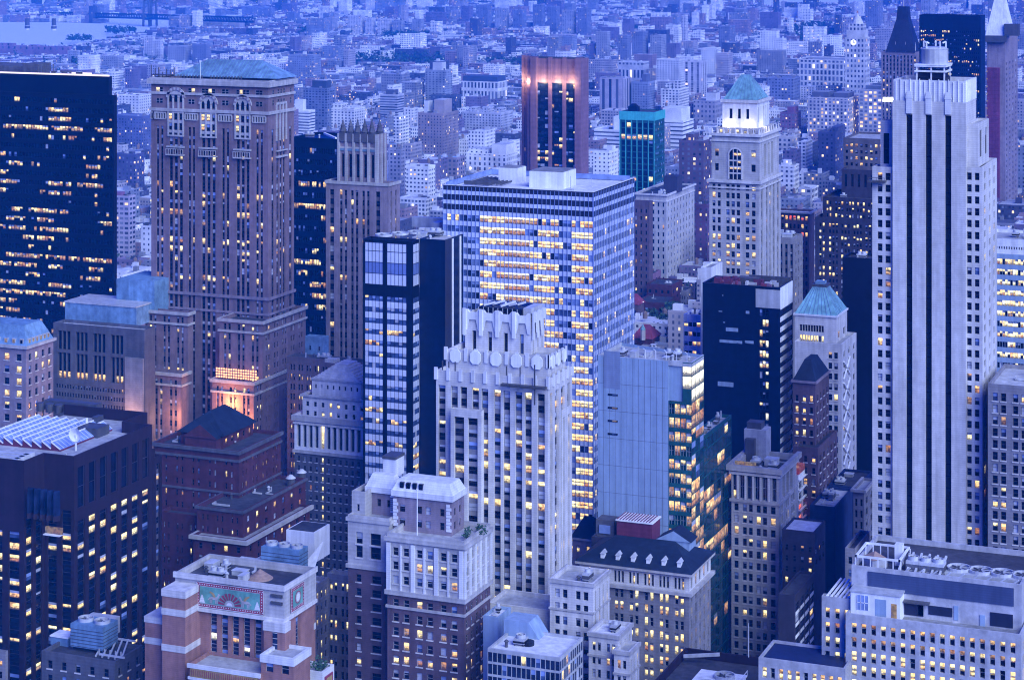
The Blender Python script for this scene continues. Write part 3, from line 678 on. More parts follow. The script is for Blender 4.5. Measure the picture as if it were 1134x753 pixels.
for k in range(7):
    db = MB(); xx = x1 - 2.2 - k * 3.2; db.box(xx - .7, xx + .7, y0 + .3, y0 + 2, z, z + 2.2, 0); db.quad((xx - .5, y0 + .28, z + .3), (xx + .5, y0 + .28, z + .3), (xx + .5, y0 + .28, z + 1.9), (xx - .5, y0 + .28, z + 1.9), 1); db.build('dormer', ['limestone', 'lit_pale' if k % 3 else 'dark_glass'], mr_)
for k in range(6):
    db = MB(); yy = y0 + 2.5 + k * (y1 - y0 - 5) / 5; db.box(x1 - 2, x1 - .3, yy - .7, yy + .7, z, z + 2.2, 0); db.quad((x1 - .28, yy - .5, z + .3), (x1 - .28, yy + .5, z + .3), (x1 - .28, yy + .5, z + 1.9), (x1 - .28, yy - .5, z + 1.9), 1); db.build('dormer', ['limestone', 'lit_pale'], mr_)
b.finish()

# ---- black glass tower between the brick tower and the gothic one
b = Bld('dark_tower', 'dark glass tower half hidden between the brick skyscraper and the gothic pinnacled tower', 374, 800)
q = b.tier(322, 374, 402, 154.5, None, 800, 'black_panel', dict(fh=12.4, wh=6, top=11, n=20, wf=.86, lit=.38, run=(3, 9), dep=.15, frame=0, pale=.03, rows={0: .0, 1: 0, 2: .0, 3: .9, 5: .75}), None, 'black_metal', .8, sp_mat='black_metal', clutter=2)
mb = MB(); mb.beam((X_at(372, 803), 803, q['z1']), (X_at(345, 803), 815, q['z1'] + .6), .8); mb.build('roof_beam', 'white_paint', q['roof'])
b.finish()

# ---- gothic tower with pinnacles
b = Bld('gothic_tower', 'slender grey gothic tower crowned with six stone pinnacles', 430, 738)
gs = dict(fh=10.6, wh=6.2, top=8, G=[(.06, .13, 1), (.22, .34, 2), (.40, .52, 2), (.58, .70, 2), (.80, .87, 1)], gg=.25, strip=1, lit=.10, dep=.6, pale=.08, rows={3: .3, 5: .25})
q = b.tier(361, 430, 443, 205, None, 738, 'lav_brick', gs, dict(gs, G=[(.2, .35, 1), (.6, .75, 1)], lit=.2), 'roof_dark', 1.2, sp_mat='spandrel')
b.band(q, q['z1'] - .6, 1.2, .4, 'limestone', 'parapet')
c = b.tier(375.5, 417, 428.5, 150, 205, 742, 'lav_brick', dict(fh=60, wh=26, top=22, G=[(.065, .145, 1), (.26, .345, 1), (.455, .545, 1), (.655, .74, 1), (.855, .935, 1)], lit=0, pale=0, frame=0, dep=.8, maxr=1), dict(fh=60, wh=26, top=22, n=2, wf=.3, lit=0, pale=0, dep=.6, maxr=1), 'roof_dark', 1.2, 'crown_wall')
mb = MB()
for k in range(6):
    xx = c['x0'] + (c['x1'] - c['x0']) * k / 5; mb.box(xx - .5, xx + .5, c['y0'] - .6, c['y0'] - .004, c['z0'], c['z1'] + .2)
for k in range(3):
    yy = c['y0'] + (c['y1'] - c['y0']) * (k + .3) / 3; mb.box(c['x1'] + .004, c['x1'] + .5, yy - .5, yy + .5, c['z0'], c['z1'] + .2)
mb.box(c['x0'] - .5, c['x1'] + .4, c['y0'] - .4, c['y0'] - .005, b.z(168), b.z(166)); mb.build('buttresses', 'limestone', b.root)
mb = MB(); mb.box(c['x0'] - .2, c['x1'] + .2, c['y0'] - .34, c['y0'] - .004, b.z(170.5), b.z(168)); mb.build('blue_frieze', 'copper_blue', b.root)
for px, yy in ((379.5, 742), (388, 742), (395.7, 742), (403.6, 742), (411.5, 742), (420, 747)):
    sb = MB(); xx = X_at(px, yy); zt = b.z(133.5, yy, px)
    sb.box(xx - 1.2, xx + 1.2, yy - .7, yy + 1.4, c['z1'] - 3, c['z1'] + 1); sb.cyl(xx, yy + .3, c['z1'] + 1, c['z1'] + 2.0, 1.5, 1.1, 8); sb.cyl(xx, yy + .3, c['z1'] + 2.0, zt + .6, 1.15, .06, 8); sb.cyl(xx, yy + .3, c['z1'] + 3.2, c['z1'] + 3.6, 1.2, .9, 8)
    sb.build('pinnacle', 'dark_stone', b.root)
b.finish()

# ---- twin white-and-black tower
b = Bld('striped_tower', 'white glass and black stone office tower, its pale bays framed by black piers', 456.5, 620)
def eestf(r, c, g):
    if r < 2: return ('white_glass', 'white_glass', 1.0)
    if r == 2: return ('blue_glass', 'blue_glass', 1.0)
    if r < 8: return ('white_glass', 'sky_glass' if r == 5 and g.random() < .5 else 'white_glass', .6)
    return None
ee = dict(fh=12.4, wh=11.6, top=1.0, G=[(.045, .40, 5), (.49, .875, 5)], gg=.045, dep=.12, frame=0, lit=.16, pale=.1, sky=.15, run=(2, 5), glass='navy_glass',
          stf=lambda r, c, g: eestf(r, c, g))
q = b.tier(402, 456.8, 464.5, 268, None, 620, 'black_metal', None, None, 'roof_mid', .8, sp_mat='white_glass')
bpy.data.objects.remove(q['wall'])
mb = MB(); x0, x1, y0, y1, z1, S = (q[k] for k in ('x0', 'x1', 'y0', 'y1', 'z1', 'S')); W = x1 - x0
zm = z1 - 5.03 * 12.4 * S
b.face(mb, (x0, y0), (1, 0), W, zm, z1, dict(ee, wh=11.9, top=.5), S, 2)
ee2 = dict(fh=12.4, wh=5.7, top=.3, G=ee['G'], gg=.09, dep=.12, frame=0, lit=.10, pale=.12, sky=.25, run=(2, 5), glass='mid_glass', spcol=1)
b.face(mb, (x0, y0), (1, 0), W, 0, zm, ee2, S, 2)
b.face(mb, (x1, y0), (0, 1), y1 - y0, zm, z1, dict(ee, wh=11.9, top=.5, G=[(.12, .92, 3)]), S, 2)
b.face(mb, (x1, y0), (0, 1), y1 - y0, 0, zm, dict(ee2, G=[(.12, .92, 3)], lit=.1), S, 2)
mb.quad((x0, y1, 0), (x0, y0, 0), (x0, y0, z1), (x0, y1, z1)); mb.quad((x1, y1, 0), (x0, y1, 0), (x0, y1, z1), (x1, y1, z1))
mb.build('wall', ['black_metal', 'white_glass'], b.root)
Y2 = y1
k = b.tier(464.7, 493, 525.5, 266.5, None, Y2, 'black_panel', None, None, 'roof_mid', .8, xs=None)
mb = MB()
for px in (501, 509.5, 517.5):
    yy = Y_at(px, k['x1']); mb.box(k['x1'] + .004, k['x1'] + .25, yy - .45, yy + .45, 0, k['z1'] - .2)
mb.build('white_stripes', 'white_paint', b.root)
mb = MB(); ya, yb = Y_at(519.5, k['x1']), Y_at(523, k['x1']); z = 2
while z < Z_at(493, 290, Y2): mb.box(k['x1'] + .004, k['x1'] + .6, ya, yb, z, z + .6); z += 1.6
mb.build('louvre_strip', 'steel', b.root)
rx0, rx1 = x0 + 1.5, k['x1'] - 2
for i in range(3):
    fb = MB(); fan_ring(fb, X_at(425 + 11 * i, 632), 632 + 5 * i, z1 - .6, 2.9, .7); fb.build('fan', ['duct', 'dark_steel', 'steel'], k['roof'])
roof_clutter(b, k['roof'], X_at(470, 640), X_at(500, 640), Y2 + 3, k['y1'] - 8, k['z1'] - .8, 9)
mb = MB(); mb.box(X_at(456, 655), X_at(500, 655), 655, 657, k['z1'] - .8, k['z1'] + 2.6); mb.box(X_at(478, 646), X_at(486, 646), 646, 651, k['z1'] - .8, k['z1'] + 2.4); mb.build('plant_screen', 'steel', k['roof'])
b.finish()

# ---- white-and-blue glass slab in the centre
b = Bld('glass_slab', 'broad white banded glass office slab with many gold lit floors', 657, 640)
S = b.s; q = b.tier(490.5, 657, 702, 213.3, None, 640, 'white_glass', None, None, 'roof_pale', 1.0, sp_mat='white_glass', coping='white_paint')
bpy.data.objects.remove(q['wall'])
x0, x1, y0, y1, z1 = (q[k] for k in ('x0', 'x1', 'y0', 'y1', 'z1')); W, D = x1 - x0, y1 - y0
mb = MB(); zt = z1 - 26.5 * S
tops = [(0, 5.6, 1), (5.6, 10, 0), (10, 16.6, 1), (16.6, 21, 0), (21, 27.5, 1)]
for a, c, m in tops:
    za, zb_ = z1 - a * S, z1 - c * S
    mb.quad((x0, y0, zb_), (x1, y0, zb_), (x1, y0, za), (x0, y0, za), 2 if m else 0); mb.quad((x1, y0, zb_), (x1, y1, zb_), (x1, y1, za), (x1, y0, za), 2 if m else 0)
zt = z1 - 27.5 * S
NC = 36; litg = [(1, 3, .25), (9, 14, .85), (15, 20, .95), (21, 26, .8), (27, 28, .5), (31, 35, .85)]
def ffst(r, c, g):
    for a, e, p in litg:
        if a <= c <= e and r < 30:
            if r >= 18 and c < 31 and g.random() < .6: return None
            if g.random() < p: return (g.choice(('lit_pale', 'lit_warm', 'lit_pale')), g.choice(('lit_warm', 'lit_pale', 'lit_dim')), .45) if not 15 <= c <= 20 else ('lit_white', 'lit_dim', .62)
    return g.choice(('mid_glass', 'navy_glass', 'mid_glass', 'sky_glass', ('sky_glass', 'mid_glass', .5)))
fs = dict(fh=12.45, wh=7.2, top=5.2, n=NC, wf=.95, mar=.002, dep=.15, frame=0, lit=.02, stf=ffst)
b.face(mb, (x0, y0), (1, 0), W, 0, zt, fs, S, 2)
b.face(mb, (x1, y0), (0, 1), D, 0, zt, dict(fs, n=26, lit=.04, stf=lambda r, c, g: ('lit_pale', 'lit_warm', .4) if g.random() < .07 else g.choice(('mid_glass', 'navy_glass', 'navy_glass', 'mid_glass', ('sky_glass', 'mid_glass', .4)))), S, 2)
mb.quad((x0, y1, 0), (x0, y0, 0), (x0, y0, z1), (x0, y1, z1)); mb.quad((x1, y1, 0), (x0, y1, 0), (x0, y1, z1), (x1, y1, z1))
mb.build('wall', ['white_glass', 'white_glass', 'spandrel_dark'], b.root)
mb = MB()
for k in range(NC + 1):
    xx = x0 + W * (.002 + .996 * k / NC); mb.box(xx - .07, xx + .07, y0 - .22, y0 - .004, 0, z1 - .3)
for k in range(27):
    yy = y0 + D * (.002 + .996 * k / 26); mb.box(x1 + .004, x1 + .2, yy - .06, yy + .06, 0, z1 - .3)
mb.build('mullions', 'blue_glass', b.root)
zr = z1 - 1
for (pa, pc, ya, yb, top) in ((552, 573, 660, 668, 187), (586, 624, 652, 664, 191.5)):
    pm = MB(); pm.box(X_at(pa, ya), X_at(pc, ya), ya, yb, zr, Z_at(pc, top, ya)); pm.box(X_at(pa, ya) + .4, X_at(pc, ya) - .4, ya + .4, yb - .4, Z_at(pc, top, ya), Z_at(pc, top, ya) + .3, 1); pm.build('penthouse', ['white_paint', 'roof_grey'], q['roof'])
mb = MB()
for k in range(9): mb.box(X_at(520, 652) + k * 1.5, X_at(520, 652) + k * 1.5 + .3, 650, 668, zr + .5, zr + 1.0)
mb.box(X_at(515, 650), X_at(546, 650), 649, 649.4, zr + .4, zr + 1.6); mb.build('roof_rails', 'dark_steel', q['roof'])
mb = MB(); mb.cyl(X_at(632, 655), 655, zr, zr + 4, .12, n=6); mb.cyl(X_at(655, 660), 660, zr, zr + 3, .1, n=6); mb.box(X_at(627, 650), X_at(637, 650), 649, 650, zr, zr + .5); mb.build('roof_mast', 'steel', q['roof'])
mb = MB(); mb.box(x0 + .8, x0 + 1.1, y0 + 1, y1 - 1, zr + .2, zr + 1.9); mb.box(x0 + 1, x1 - 1, y1 - 1.2, y1 - .9, zr + .2, zr + 1.9); mb.build('roof_screen', 'sky_glass', q['roof'])
b.finish()

# ---- art-deco setback tower in the middle
b = Bld('deco_tower', 'pale art deco setback tower with scalloped crown and white shield ornaments', 607, 490)
fp = dict(fh=13.6, wh=8.0, top=16, G=[(.02, .085, 1), (.135, .28, 2), (.325, .47, 2), (.52, .665, 2), (.71, .855, 2), (.905, .97, 1)], gg=.16, strip=1, lit=.18, pale=.34, sky=.28, dep=.7, litk=('lit_pale', 'lit_warm', 'lit_pale'))
q = b.tier(483, 607, 633.5, 421, None, 490, 'pale_stone', fp, dict(fp, G=[(.08, .18, 1), (.28, .44, 1), (.53, .69, 1), (.8, .92, 1)]), 'roof_mid', 1.2, sp_mat='grey_stone')
def crenel(t, n, h, out, mat, name, nr=5):
    W = t['x1'] - t['x0']; D = t['y1'] - t['y0']
    for k in range(n + 1):
        mb = MB(); xx = t['x0'] + W * k / n; mb.box(xx - .45, xx + .45, t['y0'] - out, t['y0'] - .004, t['z1'] - h, t['z1'] + .9); mb.build(name, mat, b.root)
    for k in range(nr + 1):
        mb = MB(); yy = t['y0'] + D * k / nr; mb.box(t['x1'] + .004, t['x1'] + out, yy - .4, yy + .4, t['z1'] - h, t['z1'] + .9); mb.build(name, mat, b.root)
crenel(q, 9, 2.2, .35, 'white_brick', 'parapet_pier')
mid = b.tier(494, 607, 626, 397, 421, 495, 'pale_stone', dict(fh=30, wh=12, top=13, n=5, wf=.22, lit=.1, pale=.2, dep=.7, maxr=1), dict(fh=30, wh=12, top=13, n=3, wf=.2, dep=.7, maxr=1), 'roof_mid', 1.2)
crenel(mid, 10, 2.4, .4, 'white_brick', 'parapet_pier')
W = mid['x1'] - mid['x0']; D = mid['y1'] - mid['y0']
def oct_shield(cx, y, cz, rw, rh, right=False):
    sb = MB(); pts = [(-.55, -1), (.55, -1), (1, -.55), (1, .55), (.55, 1), (-.55, 1), (-1, .55), (-1, -.55)]
    if right: A = [(cx + .4, y + p * rw, cz + r * rh) for p, r in pts]; B_ = [(cx + .01, y + p * rw, cz + r * rh) for p, r in pts]
    else: A = [(cx + p * rw, y - .4, cz + r * rh) for p, r in pts]; B_ = [(cx + p * rw, y - .01, cz + r * rh) for p, r in pts]
    sb.poly(A)
    for k in range(8): j = (k + 1) % 8; sb.quad(B_[k], B_[j], A[j], A[k])
    sb.build('shield', 'white_paint', b.root)
for k in range(5): oct_shield(mid['x0'] + W * (k + .5) / 5, mid['y0'] - .3, mid['z1'] - 1.2, 1.45, 1.65)
for k in range(3): oct_shield(mid['x1'] + .2, mid['y0'] + D * (k + .5) / 3, mid['z1'] - 1.2, 1.3, 1.6, True)
top = b.tier(515, 588, 603, 353, 397, 503, 'pale_stone', dict(fh=60, wh=22, top=18, n=4, wf=.26, lit=0, pale=.3, dep=.8, maxr=1), dict(fh=60, wh=22, top=18, n=3, wf=.26, dep=.8, maxr=1), None, 1.0, 'crown_wall')
W = top['x1'] - top['x0']; D = top['y1'] - top['y0']
def scallop(n, P):
    """zig-zag parapet of hanging curved panels"""
    sb = MB()
    for k in range(n):
        a, c, m = k / n, (k + 1) / n, (k + .5) / n; h0, h1 = top['z1'] + 1.3, top['z1'] - 1.9
        ring = [(a, h0), (a + .18 / n, h0), (a + .3 / n, h0 - .7), (c - .3 / n, h0 - .7), (c - .18 / n, h0), (c, h0)]
        low = [(a, h1 - 2.2), (a + .18 / n, h1 - 2.0), (a + .3 / n, h1 + .6), (c - .3 / n, h1 + .6), (c - .18 / n, h1 - 2.0), (c, h1 - 2.2)]
        for i in range(5): sb.quad(P(low[i][0], low[i][1], .45), P(low[i + 1][0], low[i + 1][1], .45), P(ring[i + 1][0], ring[i + 1][1], .45), P(ring[i][0], ring[i][1], .45))
        for i in range(5): sb.quad(P(ring[i][0], ring[i][1], .45), P(ring[i + 1][0], ring[i + 1][1], .45), P(ring[i + 1][0], ring[i + 1][1], -.3), P(ring[i][0], ring[i][1], -.3))
        for i in range(5): sb.quad(P(ring[i][0], ring[i][1], -.3), P(ring[i + 1][0], ring[i + 1][1], -.3), P(low[i + 1][0], low[i + 1][1], -.3), P(low[i][0], low[i][1], -.3))
        for e in (a + .02 / n, ): 
            p0, p1 = P(e - .1 / n, h1 - 2.4, .46), P(e + .1 / n, h0 + .1, .85); sb.box(min(p0[0], p1[0]), max(p0[0], p1[0]), min(p0[1], p1[1]), max(p0[1], p1[1]), h1 - 3.4, h0 + .3)
    return sb.build('scalloped_parapet', 'white_brick', b.root)
scallop(4, lambda u, z, d: (top['x0'] + W * u, top['y0'] - d, z)); scallop(3, lambda u, z, d: (top['x1'] + d, top['y0'] + D * u, z))
rb = MB(); zr = top['z1'] - .8; rb.quad((top['x0'], top['y0'], zr), (top['x1'], top['y0'], zr), (top['x1'], top['y1'], zr), (top['x0'], top['y1'], zr)); rf = rb.build('roof', 'roof_dark', b.root)
mb = MB(); xa, xb = X_at(530, 508), X_at(578, 508); mb.box(xa, xb, 508, 518, zr, Z_at(578, 343, 508)); mb.box(xb + .004, xb + 2.2, 509, 517, zr, Z_at(578, 342, 508), 1)
for k in range(9): mb.box(xa + (xb - xa) * k / 9, xa + (xb - xa) * k / 9 + .12, 507.85, 507.99, zr, Z_at(578, 343, 508), 1)
for k in range(6): mb.beam((xa + 1 + k * 1.6, 509 + (k % 3) * 2, Z_at(578, 343, 508) + .3), (xa + 3.5 + k * 1.5, 511 + (k % 2) * 3, Z_at(578, 343, 508) + .9), .5, 1)
mb.build('cooling_plant', ['black_metal', 'duct'], rf)
mb = MB()
for px in (489, 496, 503, 560, 575): xx = X_at(px, 490); mb.beam((xx, 490.6, q['z1']), (xx, 490.6, q['z1'] + 2.5), .25)
mb.box(X_at(555, 488), X_at(604, 488), 487.5, 489, q['z1'] - 2, q['z1'] - 1.4); mb.beam((X_at(592, 488), 488, q['z1'] - 6), (X_at(592, 488), 488, q['z1'] + 4), .3); mb.build('hoist_platform', 'dark_steel', b.root)
# lower wings stepping down on its right
wf_ = dict(fh=15, wh=9.5, top=10, n=2, per=2, wf=.6, gf=.14, lit=.06, pale=.45, dep=.5)
bay = dict(fp, top=8, G=[(.12, .44, 1), (.56, .88, 1)])
b.tier(499, 533, 536, 456, None, 487.5, 'pale_stone', bay, None, 'roof_mid', .6, sp_mat='grey_stone')
b.tier(611.5, 622.5, 633, 455, None, 500, 'pale_stone', dict(bay, G=[(.25, .75, 1)]), dict(bay, G=[(.1, .3, 1), (.6, .8, 1)]), 'roof_mid', .6, sp_mat='grey_stone')
b.tier(540, 622, 640, 678, None, 474, 'pale_stone', dict(wf_, n=5, per=1, wf=.3), None, 'roof_mid', .8)
w1 = b.tier(609, 657, 675, 646.5, None, 470, 'pale_stone', dict(wf_, n=2), dict(wf_, n=4, per=1, wf=.34, strip=1), 'roof_mid', 1.0, clutter=2)
w2 = b.tier(652, 685, 700, 704, None, 462, 'pale_stone', dict(wf_, n=2), dict(wf_, n=3, per=1, wf=.34, strip=1), 'roof_pale', .8, clutter=2)
w3 = b.tier(680, 697, 708, 722, None, 459, 'pale_stone', dict(wf_, n=1), dict(wf_, n=3, per=1, wf=.34, strip=1), 'roof_mid', .8)
for m in (w1, w2, w3): b.band(m, m['z1'] - .8, .9, .35, 'limestone'); b.band(m, m['z1'] - 7.2 if m is w1 else m['z1'] - 5.5, .5, .25, 'limestone', 'string_course')
b.finish()

# ---- cream-topped brick tower in the foreground
b = Bld('mansard_tower', 'brown brick tower with cream top storeys and a pale mansard penthouse', 514, 450)
em = dict(fh=15.8, wh=9.0, top=15, G=[(.075, .285, 2), (.385, .595, 2), (.695, .91, 2)], gg=.30, lit=.22, pale=.28, sky=.14, dep=.4, sill=1, frame=2, rows={3: .05, 5: .4, 7: .85})
er = dict(em, G=[(.08, .16, 1), (.26, .34, 1), (.45, .53, 1), (.63, .71, 1), (.82, .9, 1)], lit=.22, rows={})
zt = b.z(600); zc = b.z(667)
x0, x1, Y = X_at(429, 450), X_at(514, 450), 450; y1 = Y_at(543, x1)
b.block(x0, x1, Y, y1, 0, zc, b.s, 'brown_brick', dict(em, top=6, rows={2: .35, 4: .9, 1: .05}), dict(er, top=6), None)
hi = b.block(x0 - .05, x1 + .05, Y - .05, y1, zc, zt, b.s, 'limestone', dict(em, top=15, rows={0: .1}), dict(er, top=15), 'roof_mid', 1.6)
b.band(hi, b.z(608), 1.0, .6, 'limestone'); b.band(hi, b.z(668), 1.1, .5, 'limestone', 'string_course'); b.band(hi, b.z(683), .6, .3, 'limestone', 'string_course')
mb = MB(); W = x1 - x0
for k, f in enumerate((.02, .34, .645, .965)): mb.box(x0 + W * f - .5, x0 + W * f + .5, Y - .42, Y - .06, b.z(664), b.z(610))
for f in (.18, .49, .80): mb.box(x0 + W * f - .22, x0 + W * f + .22, Y - .3, Y - .06, b.z(664), b.z(612))
for k in range(6): yy = Y + (y1 - Y) * (k + .0) / 5.05 + .2; mb.box(x1 + .06, x1 + .4, yy - .3, yy + .3, b.z(664), b.z(610))
mb.build('pilasters', 'white_brick', b.root)
el = dict(fh=15.8, wh=8.5, top=18, G=[(.20, .32, 1), (.58, .80, 1)], lit=.08, pale=.1, dep=.4, sill=1)
lx0, lx1 = X_at(385.5, 456), X_at(431, 456)
b.block(lx0, lx1, 456, 474, 0, Z_at(429, 632, 456), b.s, 'brown_brick', dict(el, top=8), None, None)
le = b.block(lx0 - .05, lx1, 455.95, 474, Z_at(429, 632, 456), Z_at(429, 575, 456), b.s, 'limestone', dict(el, G=[(.2, .36, 1), (.55, .8, 1)], wh=13.5, lit=.0), None, 'roof_mid', 1)
b.band(le, Z_at(429, 581, 456), .9, .4, 'limestone'); b.band(le, Z_at(429, 633, 456), .9, .4, 'limestone', 'string_course')
up = b.block(lx0, X_at(408, 460), 458, 474, le['z1'] - 1, Z_at(410, 546, 458), b.s, 'limestone', dict(fh=30, wh=8, top=14, n=1, wf=.2, lit=0, maxr=1), None, 'roof_dark', 1)
# penthouse with mansard
ph = dict(fh=15.5, wh=8.5, top=16, G=[(.10, .20, 1), (.40, .49, 1), (.55, .64, 1), (.80, .88, 1)], lit=0, pale=.3, dep=.4)
p1 = b.block(X_at(436, 458), X_at(500, 458), 458, Y_at(514, X_at(500, 458)), hi['z1'] - 1.6, Z_at(500, 549, 458), b.s, 'lav_brick', ph, dict(ph, G=[(.2, .35, 1), (.6, .75, 1)]), None)
p2 = b.block(X_at(407, 462), X_at(438, 462), 462, p1['y1'], le['z1'] - 1, Z_at(438, 541, 462), b.s, 'lav_brick', dict(ph, G=[(.35, .48, 1), (.7, .83, 1)], top=14), None, None)
for p in (p1, p2): b.band(p, p['z1'] - 1.4, 1.4, .5, 'white_brick')
mb = MB()
for p in (p1, p2):
    for xx in (p['x0'], p['x1'] - 1.2):
        for k in range(8): zz = p['z0'] + 1 + k * (p['z1'] - p['z0'] - 3) / 8; mb.box(xx - .1, xx + 1.2 - (k % 2) * .4, p['y0'] - .2, p['y0'] - .004, zz, zz + .7)
mb.build('quoins', 'white_brick', b.root)
mb = MB()
for p, dz in ((p1, 2.5), (p2, 2.9)):
    a, c, e, f = p['x0'] - .3, p['x1'] + .3, p['y0'] - .3, p['y1'] + .3; k = 1.2
    mb.frus([(a, e), (c, e), (c, f), (a, f)], p['z1'], [(a + k, e + k), (c - k, e + k), (c - k, f - k), (a + k, f - k)], p['z1'] + dz)
mr_ = mb.build('mansard_roof', 'white_brick', b.root)
db = MB()
for px in (445, 452, 459, 466): xx = X_at(px, 458); db.box(xx - .5, xx + .5, 457.9, 459.6, p1['z1'] + .6, p1['z1'] + 2.0)
db.build('dormer', 'dark_glass', mr_)
mb = MB(); mb.box(X_at(424, 466), X_at(438, 466), 466, 471, p2['z1'] + 1.5, Z_at(438, 509, 466)); mb.box(X_at(423.5, 466), X_at(438.5, 466), 465.8, 471.2, Z_at(438, 509, 466), Z_at(438, 506, 466), 1); mb.build('lift_house', ['white_brick', 'dark_steel'], mr_)
mb = MB(); mb.cyl(X_at(462, 451), 451, hi['z1'] - 1, Z_at(462, 543, 451), .14, .1, 6); mb.cyl(X_at(462, 451), 451, Z_at(462, 543, 451), Z_at(462, 543, 451) + .3, .25, n=8); mb.build('flagpole', 'white_paint', hi['roof'])
for k in range(10):
    sb = MB(); r = b.rng; x_, y_ = X_at(518, 455) + r.uniform(-2.5, 1.5), 455 + r.uniform(0, 9)
    for j in range(26):
        c = Vector((x_ + r.gauss(0, .45), y_ + r.gauss(0, .45), hi['z1'] - .7 + abs(r.gauss(0, .6)))); d = Vector((r.gauss(0, 1), r.gauss(0, 1), r.gauss(0, 1))).normalized() * .3; e = d.orthogonal().normalized() * .2
        sb.quad(tuple(c - d), tuple(c - e), tuple(c + d), tuple(c + e))
    if 'leaf' not in MATS: wall_mat('leaf', (.035, .085, .05), .8, .4, 0, bump=0); wall_mat('leaf_dark', (.012, .035, .030), .8, .4, 0, bump=0); wall_mat('bark', (.08, .06, .05), .9, .3, 0)
    sb.build('roof_shrub', 'leaf', hi['roof'])
b.finish()

# ---- orange-brick tower with green mosaic panels
b = Bld('mosaic_tower', 'orange brick tower with white stone trim and a green mosaic sunburst panel', 315, 420)
S = b.s; x0, x1 = X_at(194, 420), X_at(315, 420); y1 = Y_at(339, x1); zt = b.z(650)
q = b.block(x0, x1, 420, y1 + 5, b.z(687), zt, S, 'limestone', None, None, 'roof_dark', 1.6, 'parapet_wall', clutter=0)
st = dict(fh=90, wh=60, top=1, G=[(.325, .375, 1), (.43, .48, 1), (.532, .582, 1), (.64, .69, 1), (.745, .795, 1)], maxr=1, dep=.9)
lowz = 0
mb = MB()
gw = dict(fh=8.6, wh=7.2, top=1.5, G=[(.315, .382, 1), (.418, .486, 1), (.52, .588, 1), (.624, .692, 1), (.73, .798, 1)], strip=1, dep=.8, lit=.10, pale=.0, sky=.25, glass='navy_glass', litk=('lit_white', 'lit_warm'), frame=2, maxr=14, rows={4: .3})
b.face(mb, (x0, 420.6), (1, 0), x1 - x0 - .6, 0, b.z(687), gw, S, 2)
b.face(mb, (x1 - .6, 420.6), (0, 1), y1 + 5 - 420.6, 0, b.z(687), dict(gw, G=[(.40, .56, 1)]), S, 2)
mb.quad((x0, y1 + 5, 0), (x0, 420.6, 0), (x0, 420.6, b.z(687)), (x0, y1 + 5, b.z(687))); mb.build('wall', ['orange_brick', 'spandrel'], b.root)
# corner pier blocks with white quoins
def pier(xa, xb, ya, yb, z1, cap=3.0, win=False, name='corner_pier', bands=()):
    pb = MB(); pb.box(xa, xb, ya, yb, 0, z1 - cap, 0); pb.box(xa - .15, xb + .15, ya - .15, yb + .1, z1 - cap, z1, 1)
    for zz in bands: pb.box(xa - .12, xb + .12, ya - .12, yb, zz - 1.5, zz, 1)
    for k in range(int((z1 - 30) / 2.2)):
        zz = z1 - cap - 1 - k * 2.2
        if zz < b.z(760): break
        e = .9 if k % 2 else .6
        for xx, ww in ((xa, e), (xb - e, e)): None
    return pb.build(name, ['orange_brick', 'pale_stone'], b.root)
pz = lambda py, px, Y: Z_at(px, py, Y)
pier(X_at(179.5, 414), X_at(205, 414), 414, 421, pz(655, 205, 414), 1.6, bands=(pz(676, 205, 414), pz(716, 205, 414)))
pier(X_at(160.5, 417), X_at(180, 417), 417, 424, pz(684, 178, 417), 1.4, bands=(pz(707, 178, 417),))
pier(X_at(293, 419), X_at(316.5, 419), 418.6, 421, pz(690, 315, 419), 2.0, bands=())
mb = MB(); xx = X_at(302, 418.5); mb.quad((xx, 418.5, b.z(724)), (xx + 1.2, 418.5, b.z(724)), (xx + 1.2, 418.5, b.z(692)), (xx, 418.5, b.z(692))); 
for k in range(5): mb.box(xx, xx + 1.2, 418.4, 418.5, b.z(724) + k * 1.25, b.z(724) + k * 1.25 + .12, 1)
mb.build('stair_window', ['navy_glass', 'steel'], b.root)
pier(X_at(321, 436), X_at(346, 436), 434, y1 + 7, pz(655, 340, 436), 2.0, bands=(pz(690, 340, 436),))
for k in range(4):
    nb = MB(); xx = X_at(207, 419); zz = b.z(697 + 14.5 * k); nb.box(xx, xx + 2.4, 418.8, 420.5, zz - .5, zz); nb.box(xx, xx + 2.4, 418.8, 418.95, zz, zz + .9)
    nb.build('balcony', 'lav_brick', b.root)
# stone trim: parapet, cornice of the panel, louvres
mb = MB(); mb.box(x0 - .3, x1 + .3, 419.5, 419.99, zt - .9, zt + .35); mb.box(x1 + .004, x1 + .3, 420, y1 + 5.2, zt - .9, zt + .35); mb.box(x0 - .3, x1 + .3, 419.55, 419.99, b.z(689), b.z(685)); mb.box(x1 + .004, x1 + .35, 420, y1 + 5, b.z(689), b.z(685)); mb.build('cornice', 'pale_stone', b.root)
